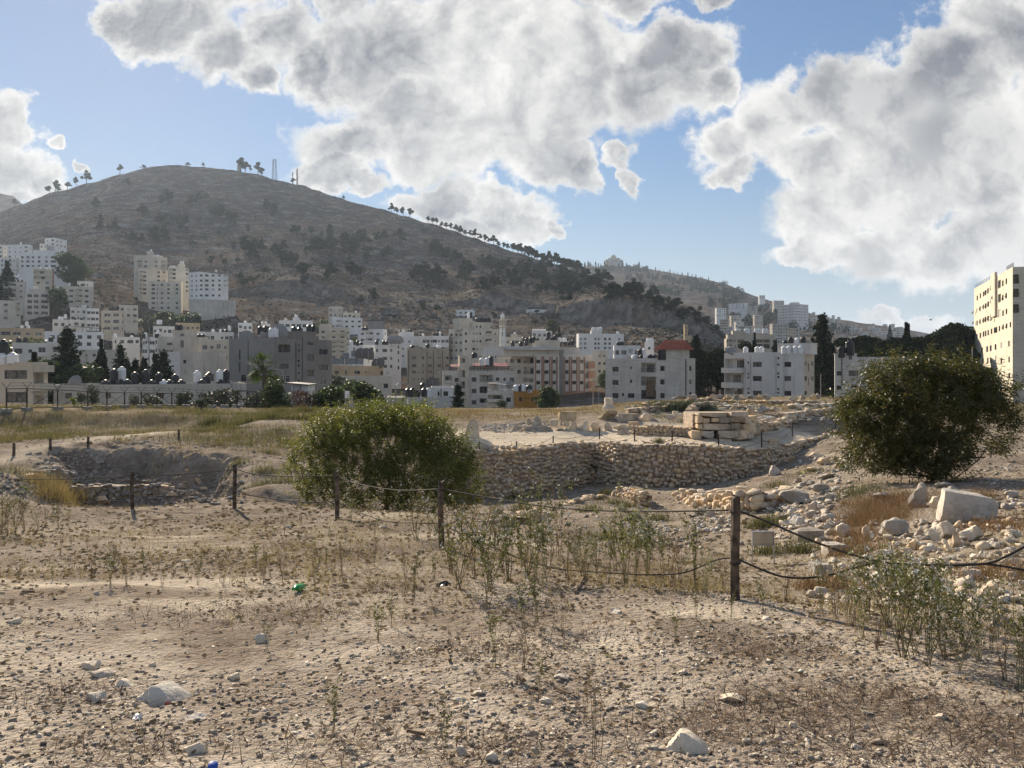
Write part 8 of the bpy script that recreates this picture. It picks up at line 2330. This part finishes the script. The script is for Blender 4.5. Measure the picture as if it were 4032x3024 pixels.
tufts('green_tufts','feathery green tufts in the pit and on the rubble',[('T',780,100,.35),('T',60,600,.2),('T',320,590,.15),('T',20,370,.2),('S',1260,1400,.3),('S',1340,1020,.3),('S',1680,900,.5),('S',2120,1110,.5),('V',880,500,.35),('V',1280,370,.2),('V',1060,270,.25),('V',770,300,.25),('V',270,290,.25),('V',1180,560,.2),('V',890,180,.2),('V',2050,420,.2),('R',1720,1200,.3),('R',600,1130,.25),('R',780,1090,.3),('S',250,350,.5),('S',460,400,.5),('S',570,400,.4),('S',1320,470,.25),('S',230,600,.15),('U',1300,690,.4),('U',80,690,.5),('U',2080,620,.3),('K',330,440,.3),('K',130,520,.3),('K',80,690,.3),('K',80,800,.3),('K',260,780,.3),('K',210,330,.3)],L_GRASSG,.10,.38,.014,260,.8)
tufts('low_shrub','dark low shrub spreading over the upper ruin wall',[('S',x,285,.5)for x in range(180,640,50)],L_OLIVE,.2,.8,.05,500,.8)
tufts('straw_bush','straw-coloured dried bush at the left pit',[('U',x,y,.35)for x,y in((450,860),(520,900),(590,940),(660,950),(480,920),(410,830))],L_STRAW,.2,.7,.014,420,.8)
tufts('field_tufts','separate tufts of yellow-green grass at the plateau edge',[('B',x,y,.5)for x,y in((600,1360),(710,1355),(380,1400),(960,1290),(1060,1290),(760,1290),(1130,1330),(970,1360),(200,1440),(60,1400),(1180,1300))],L_GRASSG,.2,.8,.04,300,.7)
for k,(c,x,yb,w_,hh,lb)in enumerate((('X',940,918,330,128,'large pitted pale rock half sunk in the left foreground'),('X',1615,532,136,80,'jagged pale rock pair left of the middle foreground'),('X',1745,905,86,48,'smooth pale stone right of the large pitted rock'),('X',1435,758,116,48,'flat pale stone with a broken rim, left of centre'),('X',610,742,210,48,'long thin pale slab in the left foreground'),('X',545,692,136,52,'peaked pale stone above the long thin slab'),('X',745,806,116,62,'dark-sided stone above the large pitted rock'),('X',570,905,150,76,'broken stone left of the large pitted rock'),('X',1185,1018,196,50,'flat pinkish slab below the large pitted rock'),('X',1190,1218,190,92,'ribbed pale stone near the bottom edge'),('X',1100,1128,76,30,'little pale stone above the ribbed one'),('X',60,408,120,38,'flat white stone at the left edge'),('X',588,228,52,36,'small cubic stone on the far left ground'),('Y',1435,762,176,62,'bright white flat rock in the middle foreground'),('Y',915,858,126,60,'white stone with a broken corner, centre bottom'),('Y',1345,902,116,42,'thin white slab below the bright white flat rock'),('Y',795,892,92,38,'pale flat stone left of the broken-cornered one'),('Y',125,288,62,32,'pair of small white stones right of the bottle'),('Y',775,694,72,32,'dark stone beside the forked stick'),('Y',870,722,96,40,'grey stone right of the dark one'),('Y',1785,345,126,52,'angular pale stones before the nearest post'),('Y',1010,1272,96,74,'round pale stone at the bottom edge, centre'),('Y',1100,1228,92,42,'grey rounded stone at the bottom edge, centre'),('Y',815,1228,106,72,'pinkish boulder stone at the bottom edge'),('Y',1950,938,96,50,'rough grey stone in the right of the middle foreground'),('Y',2015,1112,86,54,'rounded pale stone left of the flat bedrock'),('Y',1490,1178,74,38,'pale stone near the dark bare twig'),('Z',445,888,250,84,'broad white flat rock in the right foreground'),('Z',190,1200,290,150,'broad pale bedrock slab at the bottom edge, right of centre'),('Z',140,708,86,38,'pale stone left of the broad white flat rock'),('Z',580,1208,76,44,'whitish stone at the bottom, right of the bedrock slab'),('Z',970,1228,66,46,'pale lump near the bottom right'),('Z',820,1032,84,38,'thin pale stone on the right, below the twigs'),('Z',440,1180,66,62,'upright pale stone beside the bedrock slab'),('Z',1720,978,100,46,'thin tilted white flake at the lower right'),('Z',1255,1034,76,38,'double pale stone at the lower right'),('Z',1205,1162,76,32,'white flake at the bottom right'),('W',800,238,60,40,'pale upright stone on the slope before the third post'),('W',1480,238,110,48,'pale flat-topped stone between third and second post'),('W',45,485,90,30,'flat white stone on the left middle ground'))):
 boulder(c,x,yb,w_,hh*.8,lb,S_PALE,depth=.9,sink=.5,slab=False,cat='stone',name='stone')
for k in range(60):
 d=float(near_(rs.uniform(.02,.95)));kk_=rs.uniform(-.68,.68)
 s3=rs.uniform(.03,.08)
 o=inst('stone',rubble_set((S_PALE,S_PEB,S_PALE)[k%3])[k%9],(kk_*d,d,zg(kk_*d,d)+s3*.1),(rs.uniform(-.3,.3),rs.uniform(-.3,.3),rs.uniform(0,6)),(s3*rs.uniform(1,1.8),s3,s3*rs.uniform(.4,.8)))
 tag(o,'fist-sized pale stone lying loose on the foreground earth','stone','fist-sized stones on the foreground earth')
ORD=('nearest','second','third','fourth','fifth')
LOOK=('split grey-brown wooden fence post, tallest and nearest, at the right','dark brown wooden fence post beside the flowering weeds','dark wooden fence post in front of the great bush','grey wooden fence post left of the great bush','weathered wooden fence post before the left pit')
posts=[]
for i,(x,yt,yb,w_)in enumerate(((1588,1074,1296,19.5),(953,1040,1183,12.5),(728,1017,1120,9.5),(507,1003,1099,8),(286,1021,1099,7.5))):
 g_=ray_ground(x,yb,3,24,1500)or(kx(x)*17.8,17.8,zg(kx(x)*17.8,17.8))
 d=g_[1];r_=w_*KX*d/FPX/2
 hh=(yb-yt)*KX*d/FPX
 root=empty('fence_post',(g_[0],d,g_[2]),LOOK[i],'fence post','posts of the rope fence',ry.uniform(0,3))
 m=MB();n_=12;N=9
 rings=[]
 for q in range(N):
  t=q/(N-1)
  rings.append([(r_*(1+.10*math.sin(5*a+q*.4+i)+.05*math.sin(11*a+i))*math.cos(a)+.02*math.sin(q*.7+i)*t,r_*(1+.10*math.sin(5*a+q*.4+i))*math.sin(a),-.15+(hh+.15)*t+(.02*math.cos(a*2+i)if q==N-1 else 0))for a in[2*math.pi*k/n_ for k in range(n_)]])
 for q in range(N-1):
  for k in range(n_):m.quad(rings[q][k],rings[q][(k+1)%n_],rings[q+1][(k+1)%n_],rings[q+1][k])
 m.poly(rings[-1]);m.build('post',(M_WOODP,),root,smooth=False)
 for fr_ in(.86,.36):
  m=MB();m.tube([(r_*1.12*math.cos(a),r_*1.12*math.sin(a),hh*fr_+.004*math.sin(a*2))for a in np.linspace(0,6.28,15)],.011,5);m.build('rope_loop',(M_ROPE,),root)
 posts.append((Vector((g_[0],d,g_[2])),hh,r_))
def rope(pts_,d0,d1,label,r_=.009,ends=None):
 """cord through measured points, its distance passing evenly from d0 to d1"""
 q=[P(px(c,x),py(c,y),1)for c,x,y in pts_]
 s=np.array([0]+[math.hypot(q[i+1].x-q[i].x,q[i+1].z-q[i].z)for i in range(len(q)-1)]).cumsum();s/=s[-1]
 pts3=[q[i]*(d0+(d1-d0)*s[i])for i in range(len(q))]
 out=[]
 for i in range(len(pts3)-1):
  p0,p1,p2,p3=pts3[max(i-1,0)],pts3[i],pts3[i+1],pts3[min(i+2,len(pts3)-1)]
  for t in np.linspace(0,1,6,endpoint=False):
   out.append(.5*((2*p1)+(p2-p0)*t+(2*p0-5*p1+4*p2-p3)*t*t+(3*p1-p0-3*p2+p3)*t**3))
 out.append(pts3[-1])
 m=MB();m.tube(out,r_,6)
 tag(m.build('rope',(M_ROPE,),smooth=True),label,'rope','ropes of the fence')
D=[p[0].y for p in posts]
rope([('U',-80,742),('U',430,748),('U',800,738),('U',1150,716)],D[4]+2.2,D[4],'upper rope left of the fifth post, leaving the frame')
rope([('U',-80,948),('U',430,960),('U',800,940),('U',1150,903)],D[4]+2.2,D[4],'lower rope left of the fifth post, leaving the frame')
rope([('U',1150,718),('U',1500,708),('U',1800,684),('U',2045,660)],D[4],D[3],'upper rope from the fifth to the fourth post')
rope([('U',1150,901),('U',1550,890),('U',1800,872),('U',2045,842)],D[4],D[3],'lower rope from the fifth to the fourth post')
rope([('K',-160,655),('K',0,700),('K',300,722),('K',720,714)],D[3],D[2],'upper rope from the fourth to the third post')
rope([('K',-160,838),('K',0,890),('K',420,945),('K',720,938)],D[3],D[2],'lower rope from the fourth to the third post')
rope([('K',722,716),('K',900,785),('K',1250,840),('K',1630,830)],D[2],D[1],'upper rope sagging from the third to the second post')
rope([('K',722,945),('K',830,995),('K',1150,1110),('K',1630,1128)],D[2],D[1],'lower rope sagging from the third to the second post')
rope([('K',1630,832),('K',2212,935),('V',600,280),('V',1100,302),('V',1835,292)],D[1],D[0],'upper rope from the second to the nearest post')
rope([('K',1630,1128),('K',1900,1262),('V',420,690),('V',900,745),('V',1400,755),('V',1700,652),('V',1835,640)],D[1],D[0],'lower rope lost among the weeds, from the second to the nearest post')
rope([('V',1835,290),('T',0,312),('T',400,482),('T',760,608),('T',1060,676),('T',1500,697),('T',1880,685),('T',2060,622),('T',2260,515)],D[0],6.2,'upper rope swinging from the nearest post up to the right edge',.0105)
rope([('V',1835,640),('T',0,735),('T',180,795),('T',400,803),('T',620,768),('T',940,680),('T',1160,684),('T',1500,700),('T',1880,687),('T',2260,748)],D[0]+.02,6.3,'lower rope from the nearest post, joining the upper one at the right',.0105)
for i,(x,yt,yb)in enumerate(((120,430,545),(437,395,495),(767,375,462),(1556,310,400))):
 g_=gpt('U',x,yb,20,80)
 if g_ is None:continue
 m=MB();hh=(yb-yt)/2.212*g_.y/FPX;m.tube([(0,0,-.1),(.01,0,hh*.5),(0,.01,hh)],[.065,.06,.055],7)
 tag(m.build('stake',(M_WOODP,),loc=tuple(g_)),('short dark stake by the path, at the left edge','short dark stake by the path, second from the left edge','short dark stake by the path, above the left pit','short stake by the path, farthest to the right')[i],'stake','stakes along the path')
g_=gpt('V',2020,690);d=g_.y;s_=d/FPX/1.843
root=empty('information_stand',tuple(g_),'small blank beige information board on two thin legs behind the nearest post','sign')
zc=lambda y:(690-y)*s_
m=MB();m.box((1962-2020)*s_,(2108-2020)*s_,-.015,.015,zc(542),zc(452));o=m.build('board',(plain('board_beige',(.44,.38,.28),.6,var=.1),),root)
m=MB()
for(x0,x1,y0,y1)in((1955,2114,446,452),(1955,2114,542,549),(1955,1962,452,542),(2108,2114,452,542)):m.box((x0-2020)*s_,(x1-2020)*s_,-.03,.03,zc(y1),zc(y0))
m.build('frame',(M_STEEL,),root)
for x,yb in((1957,662),(2112,728)):
 m=MB();m.tube([((x-2020)*s_*.98,0,zc(549)),((x-2020)*s_*1.06,-.02,zc(yb)-.05)],.012,5);m.build('leg',(M_STEEL,),root)
m_,gg,b=new_mat('green_plastic');b.inputs['Base Color'].default_value=(.02,.42,.09,1);b.inputs['Roughness'].default_value=.2;b.inputs['Transmission Weight'].default_value=.35
g_=gpt('P',1176,2330)
root=empty('bottle',(g_.x,g_.y,g_.z+.04),'crushed bright green plastic bottle lying on the earth','bottle',rz=.5)
m=MB();m.lathe([(.045,-.12),(.055,-.10),(.052,-.03),(.056,.02),(.05,.06),(.03,.11),(.016,.135),(.016,.16)],14)
o=m.build('body',(m_,),root,smooth=True,rot=(rad(80),0,rad(-35)));o.scale=(.78,.6,.78)
m=MB();m.lathe([(.019,.155),(.019,.18)],12);o=m.build('cap',(m_,),root,rot=(rad(80),0,rad(-35)));o.scale=(.78,.78,.78)
M_BLUE=plain('blue_plastic',(.02,.07,.34),.4);M_REDP=plain('red_plastic',(.5,.06,.03),.5);M_PINK=plain('pink_plastic',(.45,.10,.17),.6);M_LBLUE=plain('pale_blue_plastic',(.20,.42,.62),.5);M_YEL=plain('yellow_plastic',(.75,.68,.08),.5)
def scrap(c,x,y,w_,mat,label,name='litter'):
 g_=gpt(c,x,y)
 s=w_/CROPS[c][2]*g_.y/FPX/2
 m=MB();N=4;r=random.Random(int(x*7+y))
 pt=[[Vector((-s+2*s*i/N,-s*.7+1.4*s*j/N,abs(r.gauss(0,.35))*s+.006))for j in range(N+1)]for i in range(N+1)]
 for i in range(N):
  for j in range(N):m.quad(pt[i][j],pt[i+1][j],pt[i+1][j+1],pt[i][j+1])
 o=m.build(name,(mat,),loc=tuple(g_),rot=(rad(25),0,r.uniform(0,3)))
 so=o.modifiers.new('thickness','SOLIDIFY');so.thickness=.002
 tag(o,label,'litter')
scrap('X',1045,905,34,M_REDP,'scrap of red plastic below the large pitted rock');scrap('V',125,712,36,M_PINK,'crumpled pink scrap among the weeds');scrap('V',622,328,28,M_LBLUE,'light blue scrap on the pit floor, left');scrap('V',1256,370,26,M_LBLUE,'light blue scrap on the pit floor, right')
scrap('S',1625,898,66,M_YEL,'crumpled bright yellow plastic on the rubble by the retaining wall');scrap('V',1050,352,34,M_WHITEP,'torn white plastic above the stone heap in the pit');scrap('V',1015,395,60,M_LBLUE,'pale bluish plastic lying on the white stone in the pit');scrap('W',1935,655,80,M_BLACKP,'crumpled black rag under the weeds');scrap('S',868,624,22,M_BLACKP,'dark scrap on the terrace path');scrap('X',850,1000,60,M_WHITEP,'whitish crumpled scrap below the pitted rock')
g_=gpt('P',838,3034);m=MB();m.lathe([(.018,0),(.02,.005),(.02,.018),(.016,.02)],16);tag(m.build('plastic_litter',(M_BLUE,),loc=(g_.x,g_.y,g_.z+.01),rot=(.3,.2,0),smooth=True),'blue bottle cap at the bottom edge','bottle cap')
for c,pts_,r_,lb in(('V',((742,765),(715,830),(672,905)),.012,'grey bare stick leaning out of the earth'),('Y',((650,582),(720,590),(742,655)),.010,'forked dry stick, long arm'),('Y',((720,590),(752,575)),.008,'forked dry stick, short arm'),('Y',((1168,760),(1205,785)),.014,'short pale stick beside the bright white rock'),('Y',((1390,815),(1495,862)),.007,'thin dry stick below the bright white rock'),('Y',((480,1095),(590,1120)),.008,'thin dry stick near the bottom edge'),('Z',((1720,610),(1800,600),(1870,570)),.010,'forked twig on the earth under the right weeds'),('X',((135,222),(215,220)),.014,'dark stick lying at the far left')):
 p3=[gpt(c,x,y)for x,y in pts_]
 m=MB();m.tube([p+Vector((0,0,r_+.01))for p in p3],r_,6);tag(m.build('stick',(M_DRYST,)),lb,'stick')
FP=[('A',60,1490,1655),('A',252,1488,1655),('A',538,1500,1660),('A',820,1515,1662),('A',998,1525,1664),('A',1162,1528,1664),('A',1318,1530,1664),('A',1465,1532,1664),('A',1603,1533,1664),('A',1735,1545,1664),('A',1860,1552,1666),('A',1980,1560,1668),('A',2092,1565,1670),('B',85,1130,1278),('B',207,1118,1278),('B',318,1110,1280)]
xs_=[px(c,x)for c,x,*_ in FP]
dl=[62+17*(x-xs_[0])/(xs_[-1]-xs_[0])for x in xs_]
root=empty('metal_fence',(P(xs_[7],1600,dl[7]).x,dl[7],-4),'long rusty metal fence with crossed braces and forked post tops, left','fence')
off=Vector(root.location)
tops=[]
for i,(c,x,yt,yb)in enumerate(FP):
 d=dl[i];X_=(xs_[i]-2016)*d/FPX;z0=zg(X_,d);z1=(HY-py(c,yt))*d/FPX
 m=MB();m.box(-.04,.04,-.04,.04,z0-.2-off.z,z1-off.z,0,Matrix.Translation((X_-off.x,d-off.y,0)))
 for sgn in(-1,1):m.tube([(X_-off.x,d-off.y,z1-off.z-.02),(X_-off.x+sgn*.38,d-off.y,z1-off.z+.48)],.022,4)
 m.build('post',(M_RUST,),root)
 m=MB();m.box(X_-off.x-.35,X_-off.x+.35,d-off.y-.25,d-off.y+.25,z0-off.z-.3,z0-off.z+.32);m.build('footing',(M_CONC,),root)
 tops.append((Vector((X_,d,z1))-off,Vector((X_,d,z0+.25))-off))
for i in range(len(tops)-1):
 (a,a0),(b_,b0)=tops[i],tops[i+1]
 for p,q,r_,nm in((a-Vector((0,0,.05)),b_-Vector((0,0,.05)),.03,'rail'),(a0,b0,.03,'rail'),(a-Vector((0,.03,.1)),b0-Vector((0,.03,0)),.024,'brace'),(a0-Vector((0,-.03,0)),b_-Vector((0,-.03,.1)),.024,'brace')):
  m=MB();m.tube([p,q],r_,4);m.build(nm,(M_RUST,),root)
for t in(.2,.45):
 m=MB();m.tube([a+Vector((.3,0,t))for a,_ in tops],.012,3);m.build('barbed_wire',(M_RUST,),root)
d=78.5
gx0,gx1=(px('B',330)-2016)*d/FPX,(px('B',610)-2016)*d/FPX
z0=zg(gx0,d);root=empty('metal_gate',(gx0,d,z0),'double rusty metal gate with diagonal braces beside the olive tree','gate')
hh=(HY-py('B',1080))*d/FPX-z0;L=gx1-gx0
for k,(x0,x1)in enumerate(((0,L*.33),(L*.34,L*.66),(L*.67,L))):
 m=MB();h_=hh*(1,.95,.82)[k]
 for p,q in(((x0,0,.1),(x0,0,h_)),((x1,0,.1),(x1,0,h_)),((x0,0,h_),(x1,0,h_)),((x0,0,.1),(x1,0,.1)),((x0,.03,h_),(x1,.03,.1)),((x0,0,h_*.5),(x1,0,h_*.5))):m.tube([p,q],.045,4)
 m.build('leaf',(M_RUST,),root)
d=94;z_=lambda y:(HY-py('B',y))*d/FPX
x_=lambda x:(px('B',x)-2016)*d/FPX
cx_=x_(930);z0=zg(cx_,d);root=empty('hut',(cx_,d,z0),'little white hut with a dark sloping roof and a barred window','hut')
m=MB();m.box(x_(852)-cx_,x_(1008)-cx_,0,3.5,-.4,z_(1024)-z0);m.build('wall',(W_WHITE,),root)
m=MB();m.box(x_(745)-cx_,x_(850)-cx_,.3,3.0,-.4,z_(1105)-z0);m.build('side_shed',(W_PALE,),root)
m=MB();A_=[(x_(812)-cx_,-.5,z_(1008)-z0),(x_(1030)-cx_,-.5,z_(1026)-z0)]
m.box(0,A_[1][0]-A_[0][0],0,4.3,0,.12,0,Matrix.Translation(A_[0])@Matrix.Rotation(math.atan2(A_[1][2]-A_[0][2],A_[1][0]-A_[0][0])*-1,4,'Y'));m.build('roof',(M_FRAMED,),root)
o=inst('window',WINF[('double',1)],(x_(912)-cx_,-.02,z_(1066)-z0),scale=((x_(950)-x_(876)),1,z_(1032)-z_(1102)),parent=root);inst('pane',PANE['curtain'],parent=o)
m=MB()
for k in range(1,4):xx=x_(876)+(x_(950)-x_(876))*k/4-cx_;m.box(xx-.03,xx+.03,-.07,-.045,z_(1102)-z0,z_(1032)-z0)
for y in(1056,1079):m.box(x_(876)-cx_,x_(950)-cx_,-.10,-.075,z_(y)-z0-.03,z_(y)-z0+.03)
m.build('bars',(M_WHITEP,),root)
m=MB();m.box(x_(690),x_(1090),92.5,93.3,z0-.5,z0+.35);tag(m.build('low_wall',(M_CONC,)),'low grey concrete kerb wall before the white hut','wall')
d=88;cx_=x_(1394);z0=zg(cx_,d);root=empty('sign_board',(cx_,d,z0),'plain white double sign board on a post among the trees','sign')
z_=lambda y:(HY-py('B',y))*d/FPX
for x0,x1 in((1372,1391),(1394,1414)):m=MB();m.box(x_(x0)-cx_,x_(x1)-cx_,-.05,.05,z_(1152)-z0,z_(1080)-z0);m.build('panel',(M_WHITEP,),root)
for x in(1374,1412):m=MB();m.tube([(x_(x)-cx_,.1,-.2),(x_(x)-cx_,.1,z_(1080)-z0)],.05,6);m.build('post',(M_STEEL,),root)
def lamp(crop,x,yt,yb,arm,d,label):
 X_=(px(crop,x)-2016)*d/FPX;z0=zg(X_,d);zt_=(HY-py(crop,yt))*d/FPX
 root=empty('street_lamp',(X_,d,z0),label,'street lamp')
 m=MB();m.tube([(0,0,-.2),(0,0,zt_-z0-.3)],[.09,.06],8);m.build('pole',(M_STEEL,),root)
 a=arm/CROPS[crop][2]*d/FPX
 m=MB();m.tube([(0,0,zt_-z0-.35),(a*.5,0,zt_-z0-.05),(a,0,zt_-z0)],.04,6);m.build('arm',(M_STEEL,),root)
 m=MB();m.box(min(a,a*1.25),max(a,a*1.25),-.12,.12,zt_-z0-.06,zt_-z0+.06);m.build('head',(M_FRAME,),root)
lamp('B',1862,1004,1170,62,128,'street lamp with its arm to the right, before the stained block');lamp('B',1480,850,1000,4,170,'slim pale lamp pole before the low tan house');lamp('B',776,870,1020,-62,120,'street lamp with its arm to the left, before the grey concrete block');lamp('C',1862,1052,1190,34,170,'double street lamp in the street right of the striped block');lamp('C',922,948,1160,5,165,'thin lamp pole before the red-awning house')
for crop,x,yt,d,lb in(('D',2044,915,150,'wooden power pole before the tallest dark conifer'),('E',1490,880,140,'thin pole between the bush and the yellow tower'),('A',1392,900,150,'tall thin pole behind the tank row'),('C',1806,1000,200,'power pole in the street right of the striped block')):
 X_=(px(crop,x)-2016)*d/FPX;z0=zg(X_,d);m=MB();hh=(HY-py(crop,yt))*d/FPX-z0;m.tube([(0,0,-.3),(0,0,hh)],[.14,.09],8)
 tag(m.build('utility_pole',(M_CONC,),loc=(X_,d,z0)),lb,'utility pole')
root=None
for k in range(12):
 x=1440+k*72;d=83+k*.3;X_=(px('B',x)-2016)*d/FPX;z0=zg(X_,d)
 if root is None:
  root=empty('wire_fence',(X_,d,z0),'low wire fence of pale posts with slanting struts at the plateau edge','fence');off=Vector(root.location)
 m=MB();m.tube([Vector((X_,d,z0-.2))-off,Vector((X_,d,z0+1.5))-off],.04,5)
 if k%2==0:m.tube([Vector((X_-.9,d,z0))-off,Vector((X_,d,z0+1.3))-off],.035,5)
 m.build('post',(M_FRAME,),root)
b_=P(px('E',1100),py('E',615),120);root=empty('bird',tuple(b_),'tiny dark bird gliding in the sky right of the far hill','bird')
m=MB();m.lathe([(.01,-.25),(.07,-.1),(.08,.08),(.03,.22)],8);m.build('body',(M_FRAMED,),root,rot=(rad(90),0,rad(70)),smooth=True)
for s in(-1,1):
 m=MB();m.poly([(0,0,.02),(.1*s,.12,.03),(.55*s,.05,.12),(.6*s,-.03,.12),(.1*s,-.12,.02)]);o=m.build('wing',(M_FRAMED,),root,rot=(0,0,rad(70)));so=o.modifiers.new('t','SOLIDIFY');so.thickness=.02
hz=bpy.data.materials.new('haze');hz.use_nodes=True
hz.node_tree.nodes.remove(hz.node_tree.nodes['Principled BSDF'])
pv=hz.node_tree.nodes.new('ShaderNodeVolumePrincipled')
pv.inputs['Color'].default_value=(.66,.80,1.0,1)
pv.inputs['Density'].default_value=HAZE_DENSITY
pv.inputs['Anisotropy'].default_value=.35
hz.node_tree.links.new(pv.outputs[0],[n for n in hz.node_tree.nodes if n.type=='OUTPUT_MATERIAL'][0].inputs['Volume'])
hmb=MB();hmb.box(-22000,22000,-300,9300,-120,480)
hzo=hmb.build('haze',(hz,));tag(hzo,'thin bluish haze filling the valley air',kind='stuff')
WORDS=('first','second','third','fourth','fifth','sixth','seventh','eighth','ninth','tenth','eleventh','twelfth','thirteenth')
def spread_labels():
 bpy.context.view_layer.update()
 by={}
 for o in SC.objects:
  if o.parent is None and 'category' in o and 'label' in o:
   by.setdefault(o['label'],[]).append(o)
 for lb,obs in by.items():
  if not 2<=len(obs)<=13:continue
  w_=lb.split()
  obs.sort(key=lambda o:o.matrix_world.translation.x/max(o.matrix_world.translation.y,.1))
  for i,o in enumerate(obs):
   pre=('left' if i==0 else 'right')if len(obs)==2 else WORDS[i]+' from left,'
   if len(obs)==2:pre=pre+' one of two,'
   ws=w_[:]
   if len(ws)+len(pre.split())>16 and 'plastic' in ws:ws.remove('plastic')
   o['label']=(pre+' '+' '.join(ws))if len(ws)+len(pre.split())<=16 else lb
for o in SC.objects:
 if 'label' in o and len(o['label'].split())>16:
  o['label']=' '.join(w_ for w_ in o['label'].split()if w_ not in('plastic','the'))
spread_labels()
